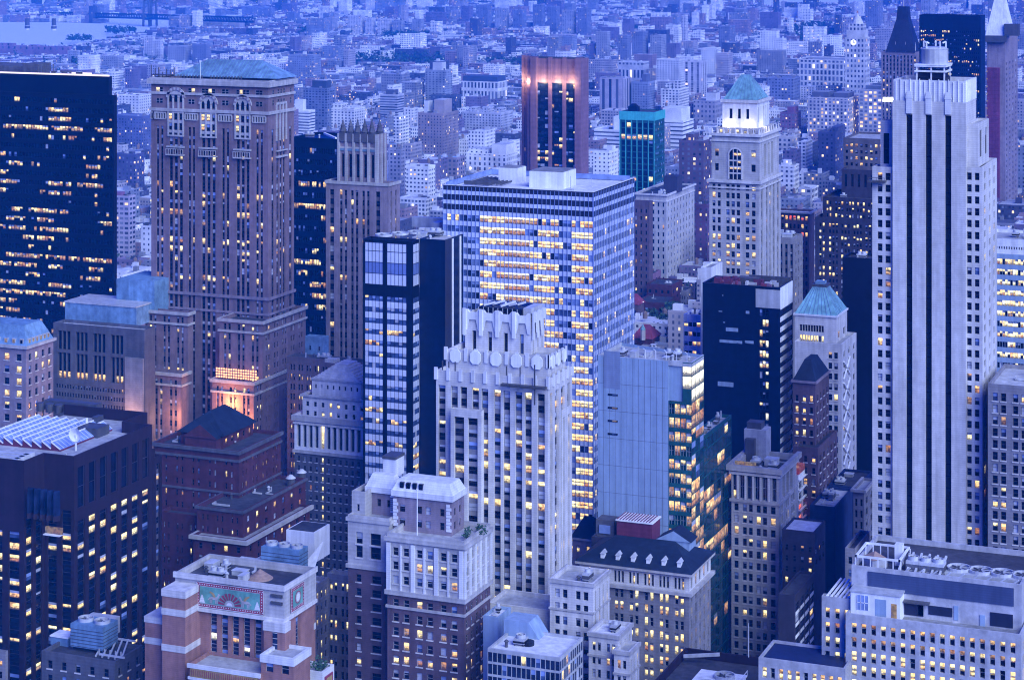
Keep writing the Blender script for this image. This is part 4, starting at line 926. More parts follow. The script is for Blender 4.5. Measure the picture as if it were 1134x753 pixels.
# mosaic panel: red border with pale studs, green ground, rising sun and rays, two mounds, two winged quadrupeds as plain reliefs
def mosaic(P, w, h, sun_only=False):
    pb = MB()
    def rect(a, c, e, f, d, m): pb.quad(P(a, e, d), P(c, e, d), P(c, f, d), P(a, f, d), m)
    def poly(pts, d, m): pb.poly([P(u, v, d) for u, v in pts], m)
    rect(0, w, 0, h, .25, 1); 
    for (a, c, e, f) in ((0, w, 0, .12), (0, w, h - .12, h), (0, .12, 0, h), (w - .12, w, 0, h)): rect(a, c, e, f, .29, 3)
    n = max(3, int(w / .62)); nv = max(3, int(h / .62))
    for k in range(n):
        u = w * (k + .5) / n
        for v in (.5, h - .5): rect(u - .12, u + .12, v - .11, v + .11, .28, 3)
    for k in range(1, nv - 1):
        v = h * (k + .5) / nv
        for u in (.5, w - .5): rect(u - .11, u + .11, v - .12, v + .12, .28, 3)
    i = .92; rect(i, w - i, i, h - i, .32, 0); rect(i, w - i, i - .12, i, .34, 4); rect(i, w - i, h - i, h - i + .12, .34, 4)
    cx = w / 2
    if sun_only:
        cy = h / 2; r = min(w, h) * .26
        for (rr, m, d) in ((r, 1, .36), (r * .82, 4, .38), (r * .6, 3, .40)): poly([(cx + rr * math.cos(t * math.pi / 12), cy + rr * math.sin(t * math.pi / 12)) for t in range(24)], d, m)
    else:
        cy = i + .15; r = (h - 2 * i) * .78
        for k in range(9):
            t0, t1 = math.pi * (k + .15) / 9, math.pi * (k + .85) / 9
            poly([(cx + r * .45 * math.cos(t0), cy + r * .45 * math.sin(t0)), (cx + r * math.cos(t0), cy + r * .95 * math.sin(t0)), (cx + r * math.cos(t1), cy + r * .95 * math.sin(t1)), (cx + r * .45 * math.cos(t1), cy + r * .45 * math.sin(t1))], .36, 1)
        poly([(cx + r * .42 * math.cos(math.pi * t / 12), cy + r * .42 * math.sin(math.pi * t / 12)) for t in range(13)], .38, 4)
        poly([(cx + r * .26 * math.cos(math.pi * t / 12), cy + r * .26 * math.sin(math.pi * t / 12)) for t in range(13)], .40, 3)
        for sgn in (-1, 1):
            bx = cx + sgn * (w * .41)                                   # stepped mound
            for lv in range(5): hw = .75 - lv * .14; poly([(bx - hw, cy + lv * .36), (bx + hw, cy + lv * .36), (bx + hw * .9, cy + lv * .36 + .34), (bx - hw * .9, cy + lv * .36 + .34)], .36, 3)
            gx = cx + sgn * (w * .225); f = -sgn                         # winged animal facing the sun
            T = lambda pts: [(gx + f * u, cy + .1 + v) for u, v in (pts if f > 0 else pts[::-1])]
            poly(T([(-1.2, .85), (.75, .85), (.95, 1.35), (.6, 1.6), (-1.0, 1.5)]), .36, 4)         # body
            poly(T([(.6, 1.3), (1.0, 1.2), (1.25, 1.95), (1.55, 2.0), (1.5, 2.25), (1.0, 2.4)]), .37, 4)  # neck, head
            for lx in (-1.1, -.7, .35, .7): poly(T([(lx - .1, 0), (lx + .12, 0), (lx + .16, .95), (lx - .16, .95)]), .36, 4)
            poly(T([(-.2, 1.45), (.35, 1.5), (-.1, 2.35), (-1.1, 2.75), (-1.3, 2.5), (-.75, 2.1)]), .38, 5)    # wing
            poly(T([(-1.2, 1.4), (-1.1, 1.15), (-1.6, .6), (-1.75, .75)]), .36, 4)
    return pb.build('mosaic_panel', ['mosaic_green', 'mosaic_red', 'orange_brick', 'white_brick', 'limestone', 'gold_tile'], b.root)
u0 = X_at(218, 420); z_lo = b.z(684); z_hi = b.z(656)
mosaic(lambda u, v, d: (u0 + u, 420 - d, z_lo + v), X_at(292.5, 420) - u0, z_hi - z_lo)
ya = Y_at(321, x1); mosaic(lambda u, v, d: (x1 + d, ya + u, z_lo + .3 + v), Y_at(336, x1) - ya, z_hi - z_lo - .2, True)
mb = MB()
for zz in (662, 670): mb.box(X_at(298, 419), X_at(311, 419), 419.6, 419.98, b.z(zz), b.z(zz - 3))
mb.build('roof_louvres', 'dark_steel', b.root)
# lower terrace with gilded frieze and planted roof
zf = b.z(738); t1 = b.block(X_at(209, 412), X_at(288, 412), 412, 421, 0, Z_at(288, 747, 412), S, 'orange_brick', None, None, 'roof_mid', .6)
mb = MB(); mb.box(t1['x0'] + .6, t1['x1'] - .6, 411.6, 411.99, t1['z1'] - 2.6, t1['z1'] - .6, 0); mb.box(t1['x0'] - .2, t1['x1'] + .2, 411.5, 411.99, t1['z1'] - .6, t1['z1'] + .3, 1); mb.box(t1['x0'], t1['x1'], 411.55, 411.99, t1['z1'] - 3.2, t1['z1'] - 2.6, 1)
for k in range(30): xx = t1['x0'] + 1 + (t1['x1'] - t1['x0'] - 2) * k / 30; mb.box(xx, xx + .12, 411.5, 411.6, t1['z1'] - 2.3, t1['z1'] - .9, 2)
mb.build('frieze', ['gold_tile', 'white_brick', 'mosaic_red'], b.root)
t2 = b.block(X_at(289, 413), X_at(325, 413), 413, 421, 0, Z_at(320, 729, 413), S, 'orange_brick', dict(fh=30, wh=11, top=7, n=2, wf=.5, lit=.3, dep=.5, glass='navy_glass', frame=2), None, 'roof_mid', .6, coping='white_brick'); b.band(t2, t2['z1'] - 1.6, 1.7, .2, 'white_brick')
t3 = b.block(X_at(321, 424), X_at(357, 424), 424, Y_at(370, X_at(357, 424)), 0, Z_at(357, 745, 424), S, 'white_brick', None, None, 'roof_mid', .9)
mb = MB(); mb.box(t3['x1'] + .004, t3['x1'] + .25, t3['y0'] + 1, t3['y1'] - 1, t3['z1'] - 4.2, t3['z1'] - 1.2, 0); mb.box(t3['x1'] + .25, t3['x1'] + .32, t3['y0'] + 1.6, t3['y1'] - 1.6, t3['z1'] - 3.7, t3['z1'] - 1.7, 1); mb.build('frieze', ['mosaic_red', 'gold_tile'], b.root)
def shrub(root, x, y, z, r, rng, n=60, mat='leaf'):
    sb = MB()
    for j in range(n):
        c = Vector((x + rng.gauss(0, r * .45), y + rng.gauss(0, r * .45), z + abs(rng.gauss(0, r * .6)) + .2)); d = Vector((rng.gauss(0, 1), rng.gauss(0, 1), rng.gauss(0, .6))).normalized() * r * .24; e = d.orthogonal().normalized() * r * .16
        sb.quad(tuple(c - d), tuple(c - e), tuple(c + d), tuple(c + e))
    return sb.build('roof_shrub', mat, root)
for k in range(7): shrub(t3['roof'], b.rng.uniform(t3['x0'] + 1, t3['x1'] - 1), b.rng.uniform(t3['y0'] + 2, t3['y1'] - 1.5), t3['z1'] - .6, b.rng.uniform(.9, 1.7), b.rng)
# roof plant behind the parapet: brick tank with conical lid, ducts, hut
zr = zt - 1.6; rf = q['roof']
mb = MB(); tx, ty = X_at(288, 428), 428; mb.cyl(tx, ty, zr, Z_at(288, 640, 428), 2.9, n=20, m=1); mb.cyl(tx, ty, Z_at(288, 640, 428), Z_at(288, 630, 428), 3.05, .15, 20, 0); mb.build('water_tank', ['wood_tank', 'concrete'], rf)
mb = MB(); mb.box(x0 + .9, X_at(226, 436), 434, y1 + 3.8, zr, Z_at(226, 628, 436)); mb.box(x0 + .7, X_at(226.5, 436), 433.8, y1 + 4.0, Z_at(226, 628, 436), Z_at(226, 626.5, 436), 1); mb.build('plant_room', ['white_paint', 'duct'], rf)
roof_clutter(b, rf, X_at(212, 424), X_at(276, 424), 423, 433, zr, 12)
b.finish()

# ---- grey office block behind it
b = Bld('grey_office', 'plain grey office block with rows of yellow windows and a cluttered pale roof', 366, 470)
dw = dict(fh=14, wh=8.5, top=9, n=2, per=2, wf=.62, gf=.16, lit=.45, litk=('lit_pale',), pale=.05, dep=.4)
d1 = b.tier(280, 335, 364, 658, None, 470, 'grey_stone', dict(dw, n=3, lit=.2), dict(dw, n=6, per=1, wf=.45, lit=.5), 'roof_mid', 1.0)
d2 = b.tier(362, 402, 408, 640, None, Y_at(364, d1['x1']), 'grey_stone', dict(dw, n=3, per=2), None, 'roof_mid', 1.0)
zr = d1['z1'] - 1; rf = d1['roof']
fan_unit(b, rf, X_at(289, 485), 485, zr, X_at(331, 485) - X_at(289, 485), 5, Z_at(331, 610, 485) - zr, 3, 'copper_blue')
mb = MB(); mb.box(X_at(317, 497), X_at(348, 497), 497, 506, zr, Z_at(348, 590, 497)); mb.box(X_at(317, 497) + .5, X_at(348, 497) - .5, 497.5, 505.5, Z_at(348, 590, 497), Z_at(348, 590, 497) + .1, 1); mb.quad((X_at(333, 492), 492, zr), (X_at(348, 492), 492, zr), (X_at(348, 492), 497, zr + 6), (X_at(347.5, 492), 497, zr + 6)); mb.build('lift_house', ['white_paint', 'roof_dark'], rf)
mb = MB()
for k in range(5): mb.beam((X_at(250 + 10 * k, 478), 478 + 3 * k, zr + 1.2), (X_at(290 + 5 * k, 492), 492, zr + 1.6), .5)
mb.box(X_at(255, 480), X_at(282, 480), 480, 486, zr, zr + 3.2); mb.build('duct_run', 'duct', rf)
roof_clutter(b, rf, d1['x0'] + 2, X_at(318, 480), 474, 483, zr, 8)
roof_clutter(b, d2['roof'], d2['x0'] + 1, d2['x1'] - 1, d2['y0'] + 2, d2['y1'] - 1, d2['z1'] - 1, 3)
mb = MB(); mb.box(d1['x1'] - 4.2, d1['x1'] - 1.4, 476, d1['y1'] - 2, d1['z1'] - .95, d1['z1'] - .85); mb.build('walkway', 'gold_tile', rf)
b.finish()

# ---- dark granite block in the lower left corner
b = Bld('granite_block', 'dark brown granite office block with rooftop skylights and yellow windows', 82, 470)
S = b.s; Y1 = 470; x1 = X_at(82, Y1); xa = X_at(49, Y1); xc = xa; Y0 = Y_at(23, xa) if False else 461
z1 = b.z(506)
yb = Y_at(168.5, x1)
rowp = dict(fh=13.1, wh=7.4, lit=.30, pale=.05, sky=.06, dep=.5, glass='dark_glass', litk=('lit_pale', 'lit_pale', 'lit_warm'), strip=1, frame=1)
zu = b.z(570)
mb = MB()
# right face: tall three-storey openings on top, then floors
D = yb - Y1
b.face(mb, (x1, Y1), (0, 1), D, zu, z1, dict(fh=100, wh=46, top=13, n=7, wf=.66, lit=0, pale=0, dep=.6, maxr=1, frame=1, stf=lambda r, c, g: 'dark_glass'), S, 2)
b.face(mb, (x1, Y1), (0, 1), D, 0, zu, dict(rowp, n=7, per=1, wf=.64, top=9, rows={0: .75, 1: .5, 2: .35, 4: .3, 5: .4, 7: .4}), S, 2)
b.face(mb, (xa, Y1), (1, 0), x1 - xa, 0, z1, dict(rowp, n=2, per=1, wf=.64, top=60, rows={0: .2, 1: .5, 2: .4}), S, 2)
b.face(mb, (xa, Y1 - 9), (0, 1), 9, 0, z1, dict(rowp, n=2, per=1, wf=.64, top=60), S, 2)
xl = X_at(-70, Y1 - 9)
b.face(mb, (xl, Y1 - 9), (1, 0), xa - xl, 0, z1, dict(rowp, n=5, per=1, wf=.62, top=78, rows={0: .6, 1: .4, 2: .5}), S, 2)
mb.quad((x1, yb, 0), (x1 - 9, yb, 0), (x1 - 9, yb, z1), (x1, yb, z1)); mb.quad((x1 - 9, yb, 0), (x1 - 9, yb + 12, 0), (x1 - 9, yb + 12, z1), (x1 - 9, yb, z1)); mb.quad((x1 - 9, yb + 12, 0), (xl, yb + 12, 0), (xl, yb + 12, z1), (x1 - 9, yb + 12, z1))
mb.build('wall', ['brown_granite', 'black_metal'], b.root)
zr = z1 - 3.0; rb = MB(); e = .6
rb.poly([(xl, Y1 - 9, zr), (xa, Y1 - 9, zr), (xa, Y1, zr), (x1, Y1, zr), (x1, yb, zr), (x1 - 9, yb, zr), (x1 - 9, yb + 12, zr), (xl, yb + 12, zr)], 0)
for (a, c, p, f) in ((xl, xa, Y1 - 9, Y1 - 9 + e), (xa - e, xa, Y1 - 9 + e, Y1), (xa - e, x1, Y1, Y1 + e), (x1 - e, x1, Y1 + e, yb), (x1 - 9, x1 - e, yb - e, yb), (x1 - 9 - e, x1 - 9, yb - e, yb + 12), (xl, x1 - 9 - e, yb + 12 - e, yb + 12)):
    rb.box(a + .003, c - .003, p + .003, f - .003, zr - .2, z1 + .12, 1)
rf = rb.build('roof', ['roof_mid', 'brown_granite'], b.root)
# sawtooth skylights, ducts, dishes
def on_plane(px, py, z):                             # the point of the roof plane seen at a picture point
    d = _dir(px); k = (CAMZ - z) * FPX / (py - HORIZON); return d[0] * k, d[1] * k
xs_f, ys_f = on_plane(4, 489, zr + 1); xs_b, ys_b = on_plane(30, 463, zr + 1)
for k in range(-2, 6):
    sk = MB(); a = xs_f + 3.1 * k; w_ = 3.0; ya, yb_ = ys_f, min(ys_b, yb + 8)
    sk.quad((a, ya, zr + 2.3), (a + w_, ya, zr + .5), (a + w_, yb_, zr + .5), (a, yb_, zr + 2.3), 0)
    sk.poly([(a, ya, zr), (a + w_, ya, zr), (a + w_, ya, zr + .5), (a, ya, zr + 2.3)], 1); sk.quad((a, yb_, zr), (a, ya, zr), (a, ya, zr + 2.3), (a, yb_, zr + 2.3), 1); sk.quad((a + w_, ya, zr), (a + w_, yb_, zr), (a + w_, yb_, zr + .5), (a + w_, ya, zr + .5), 1)
    sk.poly([(a + w_, yb_, zr), (a, yb_, zr), (a, yb_, zr + 2.3), (a + w_, yb_, zr + .5)], 1)
    for j in range(16): yy = ya + (yb_ - ya) * j / 15; sk.beam((a, yy, zr + 2.4), (a + w_, yy, zr + .6), .08, 2)
    sk.beam((a, ya, zr + 2.4), (a, yb_, zr + 2.4), .3, 2); sk.beam((a, ya - .05, zr + 2.35), (a + w_, ya - .05, zr + .55), .25, 2)
    sk.build('skylight', ['sky_glass', 'maroon_metal', 'white_paint'], rf)
for k in range(4):
    db = MB(); ya = 466 + 2.2 * k; db.beam((X_at(-30, ya), ya, zr + .9), (X_at(14 + 5 * k, ya), ya, zr + .9), 1.3); db.beam((X_at(14 + 5 * k, ya), ya - .6, zr + .9), (X_at(14 + 5 * k, ya), ya + 3, zr + .9), 1.3); db.build('duct', 'duct', rf)
mb = MB(); yd = 486; mb.cyl(X_at(96, 505), 505, zr, zr + 4, .4, n=8); dc = Vector((X_at(84, yd), yd, zr + 4.4)); mb.beam((dc.x, dc.y, zr), tuple(dc), .35)
n = 16; ring = [(dc.x + 1.9 * math.cos(2 * math.pi * t / n), dc.y - .5, dc.z + 1.9 * math.sin(2 * math.pi * t / n)) for t in range(n)]
for k in range(n): j = (k + 1) % n; mb.poly([ring[k], ring[j], (dc.x, dc.y + .5, dc.z)], 0)
mb.build('satellite_dish', 'white_paint', rf)
mb = MB()
for k in range(6): mb.cyl(X_at(62, 530) + 3.2 * k, 522, zr, zr + 2.4, 1.2, n=14)
mb.box(X_at(62, 530), X_at(62, 530) + 18, 524, 527, zr, zr + 2.8); mb.build('tank_row', 'dark_steel', rf)
mb = MB(); mb.box(X_at(86, 500), X_at(108, 500), 500, 506, zr, zr + 2.6); mb.box(X_at(100, 508), X_at(106, 508), 509, 512, zr, zr + 3.4); mb.build('plant_room', 'dark_steel', rf)
roof_clutter(b, rf, X_at(100, 520), X_at(140, 520), 512, yb - 3, zr, 9)
roof_clutter(b, rf, xa + 1, x1 - 1, Y1 + 1, Y1 + 8, zr, 4)
for k in range(2):
    lb = MB(); px = 66 + 6 * k; yy = 466; xx = xa + 1.5 + k * 1.6; zz = b.z(548 if k else 553)
    lb.beam((xx, yy, zz - 5), (xx, yy, zz), .16); lb.beam((xx, yy, zz), (xx - 1.0, yy - 1.0, zz + .5), .2); lb.build('davit', 'white_paint', b.root)
# zig-zag conservatory in the notch of the corner
mb = MB(); zc0, zc1 = b.z(560), b.z(533)
for k in range(5):
    xx = X_at(27, 459.5) + k * 2.0; mb.frus([(xx, 461), (xx + 1.0, 459.4), (xx + 2.0, 461)], zc0, [(xx, 461), (xx + 1.0, 459.4), (xx + 2.0, 461)], zc1, 0); mb.frus([(xx, 461), (xx + 1.0, 459.2), (xx + 2.0, 461)], zc0 - 1.4, [(xx, 461), (xx + 1.0, 459.2), (xx + 2.0, 461)], zc0, 1)
mb.build('bay_window', ['navy_glass', 'brown_granite'], b.root)
mb = MB(); mb.box(X_at(47, 459), X_at(65, 459), 459.2, 461, b.z(581), b.z(580), 0); mb.box(X_at(47, 459), X_at(65, 459), 460.2, 460.95, b.z(580), b.z(573), 1); mb.build('lit_balcony', ['white_paint', 'lit_warm'], b.root)
s1 = b.tier(60, 82, 180, 533, None, 476, 'brown_granite', None, None, None) if False else None
st_ = b.block(x1 - 9, x1 - 4, yb, yb + 8, 0, z1 - 9, S, 'brown_granite', None, dict(rowp, n=1, per=2, wf=.7, top=8), 'roof_dark', .6, clutter=1)
st2 = b.block(x1 - 9, x1 - 6, yb + 8, yb + 15, 0, z1 - 12.5, S, 'brown_granite', None, dict(rowp, n=1, per=2, wf=.7, top=8, rows={1: .8}), 'roof_dark', .6)
b.finish()

# ---- small roof with big cooling tower, bottom left
b = Bld('cooling_roof_building', 'low dark building carrying a large blue cooling tower with two fans', 127, 425)
q = b.tier(46, 127, 158, 733, None, 425, 'dark_stone', dict(fh=16, wh=9, top=9, n=5, wf=.35, lit=.3, pale=.4, dep=.4, sill=1), dict(fh=16, wh=9, top=9, n=3, wf=.3, lit=.6, dep=.4, sill=1), 'roof_dark', .9, clutter=0)
zr = q['z1'] - .9; rf = q['roof']
fan_unit(b, rf, X_at(78, 430), 430, zr + .6, X_at(114, 430) - X_at(78, 430), 6.5, Z_at(114, 695, 430) - zr - .6, 2, 'copper_blue')
mb = MB(); mb.box(X_at(56, 432), X_at(75, 432), 432, 436, zr, Z_at(75, 707, 432)); mb.box(X_at(55.5, 432), X_at(75.5, 432), 431.8, 436.2, Z_at(75, 707, 432), Z_at(75, 705.5, 432), 1); mb.build('vent_house', ['copper_blue', 'white_paint'], rf)
mb = MB(); mb.box(X_at(88, 440), X_at(118, 440), 440, 446, zr, Z_at(118, 690, 440)); mb.build('plant_room', 'steel', rf)
mb = MB()
for k in range(5): mb.beam((X_at(106 + 7 * k, 428), 428, zr + .4), (X_at(118 + 6 * k, 438), 438, zr + 1.6), .35); mb.beam((X_at(110 + 6 * k, 430), 430, zr), (X_at(110 + 6 * k, 430), 430, zr + 1.6), .25)
mb.beam((X_at(110, 427), 427, zr + 1.5), (X_at(138, 427), 427, zr + 1.5), .4); mb.beam((X_at(120, 437), 437, zr + 1.8), (X_at(150, 437), 437, zr + 1.8), .4); mb.build('pipe_frame', 'duct', rf)
b.finish()
b = Bld('parapet_building', 'sliver of a pale building just showing at the bottom left corner', 6, 421)
q = b.tier(-25, 6, 9, 722, None, 421, 'grey_stone', dict(fh=14, wh=8, top=8, n=3, wf=.4, dep=.4), None, 'roof_mid', .6); b.finish()

# ---- red-brick club with hipped roof
b = Bld('brick_clubhouse', 'dark red brick block with slate hipped roof and stepped lower wing', 264.5, 560)
cf = dict(fh=13.2, wh=6.6, top=10, n=4, per=2, wf=.46, gf=.2, lit=.14, pale=.32, dep=.4)
q = b.tier(170, 264.5, 311, 500, None, 560, 'red_brick', dict(cf, n=5), dict(cf, n=4, lit=.4), 'roof_dark', 1.0, clutter=5)
b.band(q, q['z1'] - .9, 1.0, .7, 'dark_stone'); b.band(q, b.z(512), .7, .4, 'dark_stone', 'string_course'); b.band(q, b.z(548), .6, .3, 'dark_stone', 'string_course')
u = b.block(X_at(200, 565), X_at(247, 565), 565, 584, q['z1'] - 1, Z_at(246, 482, 565), b.s, 'red_brick', dict(fh=12, wh=6, top=5, n=5, wf=.35, lit=.1), dict(fh=12, wh=6, top=5, n=5, wf=.4, lit=.5, pale=.4), None)
mb = MB(); mb.hip(u['x0'] - 1, u['x1'] + 1, u['y0'] - 1, u['y1'] + 1, u['z1'], u['z1'] + 6.0, .45, along='y'); rf = mb.build('roof', 'slate', b.root)
gb = MB(); gx = X_at(222, 562); gb.box(gx - 5.5, gx + 5.5, 562, 570, q['z1'] - 1, q['z1'] + 2.5, 1); gb.poly([(gx - 6, 561.6, q['z1'] + 2.5), (gx + 6, 561.6, q['z1'] + 2.5), (gx, 561.6, q['z1'] + 6.5)], 1); gb.poly([(gx - 6, 561.6, q['z1'] + 2.5), (gx, 561.6, q['z1'] + 6.5), (gx, 572, q['z1'] + 6.5), (gx - 6, 572, q['z1'] + 2.5)][::-1], 0); gb.poly([(gx + 6, 561.6, q['z1'] + 2.5), (gx + 6, 572, q['z1'] + 2.5), (gx, 572, q['z1'] + 6.5), (gx, 561.6, q['z1'] + 6.5)], 0); gb.build('gable', ['slate', 'red_brick'], rf)
wg = b.tier(218, 269, 338.5, 566, None, 545, 'red_brick', dict(cf, n=3, per=2, top=8), dict(cf, n=7, per=1, wf=.32, top=8, lit=.5), 'roof_dark', 1.0, clutter=6)
b.band(wg, wg['z1'] - .7, .8, .5, 'dark_stone')
w2 = b.tier(214, 272, 343, 599, None, 541, 'red_brick', dict(cf, n=4, per=1, wf=.3, top=8, lit=.3), dict(cf, n=8, per=1, wf=.32, top=8, lit=.4), 'roof_grey', .5)
b.band(w2, w2['z1'] - 1.0, 1.1, 1.0, 'limestone')
b.tier(176, 222, 234, 572, None, 549, 'red_brick', dict(cf, n=3), None, 'roof_dark', 1.0)
for px, yy in ((322, 556), (334, 580)):
    mb = MB(); xx = wg['x1'] - 2; mb.cyl(xx, Y_at(px, xx), wg['z1'] - 1, wg['z1'] + 1.4, 1.3, n=12, m=1); mb.cyl(xx, Y_at(px, xx), wg['z1'] + 1.4, wg['z1'] + 2.4, 1.6, .5, 12, m=0); mb.build('vent_dome', ['duct', 'dark_steel'], wg['roof'])
b.finish()

# ---- white colonnaded block with stepped crown
b = Bld('colonnade_building', 'old block with a white pilaster colonnade under a stepped pyramid crown', 401, 640)
S = b.s
pil = dict(fh=60, wh=27, top=8, n=11, wf=.64, lit=0, pale=.0, dep=1.2, maxr=1, frame=0, stf=lambda r, c, g: 'lit_pale' if c == 4 else 'dark_glass')
lo_ = dict(fh=10.5, wh=5.6, top=5, n=11, wf=.36, lit=.04, pale=.06, dep=.5, sill=1, stf=lambda r, c, g: 'lit_pale' if c == 4 else None)
x0, x1 = X_at(326, 640), X_at(402, 640); yb = 662
zc, zm = b.z(467), b.z(507)
b.block(x0, x1, 640, yb, 0, zm, S, 'dark_stone', lo_, None, None, sp_mat='limestone')
q = b.block(x0, x1, 640, yb, zm, zc, S, 'white_brick', pil, None, 'roof_mid', .8)
b.band(q, zc - 1.6, 1.8, .8, 'limestone'); b.band(q, zm - .4, 1.0, .5, 'limestone', 'string_course'); b.band(q, zc - 2.8, .7, .4, 'pale_stone', 'string_course')
r1 = b.block(X_at(335, 643), x1, 643, yb, zc - 1, Z_at(401, 443, 643), S, 'pale_stone', dict(fh=10.3, wh=5.4, top=7, n=8, wf=.36, lit=.1, pale=.15, dep=.4), None, 'roof_dark', .5); b.band(r1, r1['z1'] - .5, .7, .7, 'limestone')
r2 = b.block(X_at(345.5, 646), X_at(400, 646), 646, yb, r1['z1'] - .5, Z_at(400, 424, 646), S, 'pale_stone', dict(fh=11, wh=4.5, top=6, n=8, wf=.3, lit=0, dep=.3), None, 'roof_mid', .3); b.band(r2, r2['z1'] - .4, .6, .4, 'limestone')
mb = MB(); z = r2['z1'] - .3
for k in range(7):
    t = k * 1.15; xa, xb = X_at(348, 647) + t * .9, X_at(398, 647) - t * .9; mb.box(xa, xb, 647 + t * .5, yb - .5 - t * .5, z + k * .72, z + (k + 1) * .72 - .001)
cz = z + 7 * .72; cx = X_at(366, 652)
mb.box(X_at(361, 652), X_at(372, 652), 651, 655, cz, cz + 1.1)
for k in range(5): xx = X_at(361.5 + 2.1 * k, 652); mb.box(xx, xx + .35, 650.7, 651, cz + .1, cz + 1.5)
mb.build('stepped_crown', 'pale_stone', b.root)
b.finish()
b = Bld('rear_block', 'plain grey block behind the colonnaded building with four lit windows', 400, 660)
q = b.tier(318, 402, 410, 402, None, 672, 'dark_stone', dict(fh=11, wh=6.5, top=8, n=9, per=2, wf=.55, gf=.14, lit=.2, pale=.05, dep=.4, rows={1: .6}), None, 'roof_dark', 1.0, clutter=5); b.finish()
b = Bld('roof_tank_house', 'small blue-grey windowless bulkhead standing behind the grey block beside the gothic tower', 361, 690)
q = b.tier(338, 359, 364, 374, None, 690, 'copper_blue', dict(fh=9, wh=5, top=10, n=2, wf=.2, maxr=1, lit=0), None, 'roof_grey', .6); b.finish()

# ---- hipped slate roof block, lower centre
b = Bld('hipped_block', 'stone block with dark slate hipped roof, arcaded top floor and lit window pairs', 763, 520)
S = b.s; x0, x1 = X_at(642, 520), X_at(763, 520); y1 = Y_at(787, x1); ze, zl = b.z(635), b.z(657)
hp = dict(fh=14.0, wh=9.5, top=4, n=7, per=2, wf=.60, gf=.12, lit=.62, litk=('lit_pale', 'lit_pale', 'lit_warm'), pale=.1, dep=.5, frame=2, rows={0: .85, 1: .9, 2: .35, 3: .95, 4: .8, 5: .9})
b.block(x0, x1, 520, y1, 0, zl, S, 'grey_stone', hp, dict(hp, n=5, per=1, wf=.40, lit=.5, rows={0: .3, 2: .8, 3: .8}), None)
q = b.block(x0, x1, 520, y1, zl, ze, S, 'pale_stone', dict(fh=40, wh=13, top=6, n=7, per=3, wf=.66, gf=.08, lit=.75, litk=('lit_warm', 'lit_pale'), dep=.8, maxr=1, frame=1), dict(fh=40, wh=13, top=6, n=5, per=1, wf=.4, lit=.6, maxr=1), None)
b.band(q, zl - .6, .9, 1.0, 'limestone'); b.band(q, ze - .6, .7, 1.0, 'limestone')
mb = MB(); mb.hip(x0 - 1.1, x1 + 1.1, 518.9, y1 + 1.1, ze + .15, ze + 4.9, .5); rf = mb.build('roof', 'slate', b.root)
for k in range(6):
    db = MB(); xx = x0 + (x1 - x0) * (.2 + .14 * k); db.box(xx - .5, xx + .5, 520.9, 522.4, ze + .8, ze + 2.2, 0); db.poly([(xx - .7, 520.7, ze + 2.2), (xx + .7, 520.7, ze + 2.2), (xx, 521.5, ze + 3.1)], 1); db.poly([(xx + .7, 520.7, ze + 2.2), (xx + .7, 523, ze + 2.2), (xx, 523, ze + 3.1), (xx, 521.5, ze + 3.1)], 1); db.poly([(xx - .7, 523, ze + 2.2), (xx - .7, 520.7, ze + 2.2), (xx, 521.5, ze + 3.1), (xx, 523, ze + 3.1)], 1); db.build('dormer', ['white_paint', 'steel'], rf)
gx, gy = X_at(757, 538), 530; gb = MB(); gb.box(gx - 4.5, gx + 4, gy, gy + 6, ze + 2, ze + 5.0, 0); gb.poly([(gx - 5, gy - .3, ze + 5.0), (gx + 4.5, gy - .3, ze + 5.0), (gx - .2, gy - .3, ze + 7.6)], 0); gb.poly([(gx - .2, gy - .3, ze + 7.6), (gx + 4.6, gy - .3, ze + 4.9), (gx + 4.6, gy + 6.3, ze + 4.9), (gx - .2, gy + 6.3, ze + 7.6)], 1); gb.poly([(gx - 5.1, gy - .3, ze + 4.9), (gx - .2, gy - .3, ze + 7.6), (gx - .2, gy + 6.3, ze + 7.6), (gx - 5.1, gy + 6.3, ze + 4.9)], 1); gb.build('roof_gable', ['blue_panel', 'slate'], rf)
b.finish()
b = Bld('maroon_rooftop_building', 'dark building topped by a maroon metal box with a ribbed roof', 722, 541)
q = b.tier(655, 722, 730, 602, None, 541, 'dark_brick', dict(fh=13, wh=7, top=7, n=6, wf=.5, lit=.1), None, 'roof_dark', .5)
mb = MB(); x0, x1 = X_at(683, 542), X_at(722, 542); y1 = Y_at(731, x1); zt = Z_at(722, 580.5, 542); mb.box(x0, x1, 542, y1, q['z1'] - .5, zt, 0); mb.box(x0 - .25, x1 + .25, 541.7, y1 + .3, zt, zt + .35, 1)
for k in range(12): mb.box(x0 + (x1 - x0) * k / 12, x0 + (x1 - x0) * k / 12 + .2, 542, y1, zt + .35, zt + .55, 2)
mb.build('roof_box', ['maroon_metal', 'white_paint', 'maroon_metal'], q['roof'])
mb = MB(); mb.box(X_at(660, 544), X_at(680, 544), 544, 549, q['z1'] - .5, Z_at(680, 577, 544)); mb.box(X_at(664, 544), X_at(676, 544), 543.6, 544, q['z1'] + .5, Z_at(676, 582, 544), 1); mb.build('plant_room', ['dark_stone', 'sky_glass'], q['roof'])
b.finish()
b = Bld('arcaded_block', 'small lavender stone block with a dark hipped roof behind the slate roofed block', 657, 575)
q = b.tier(634, 657, 664, 597, None, 575, 'lav_brick', dict(fh=14, wh=7, top=9, n=2, wf=.3, lit=.5, dep=.4), None, None)
mb = MB(); mb.hip(q['x0'] - .5, q['x1'] + .5, 574.5, q['y1'] + 6, q['z1'], q['z1'] + 5, .4); mb.build('roof', 'slate', b.root); b.band(q, q['z1'] - .6, .6, .6, 'limestone'); b.finish()

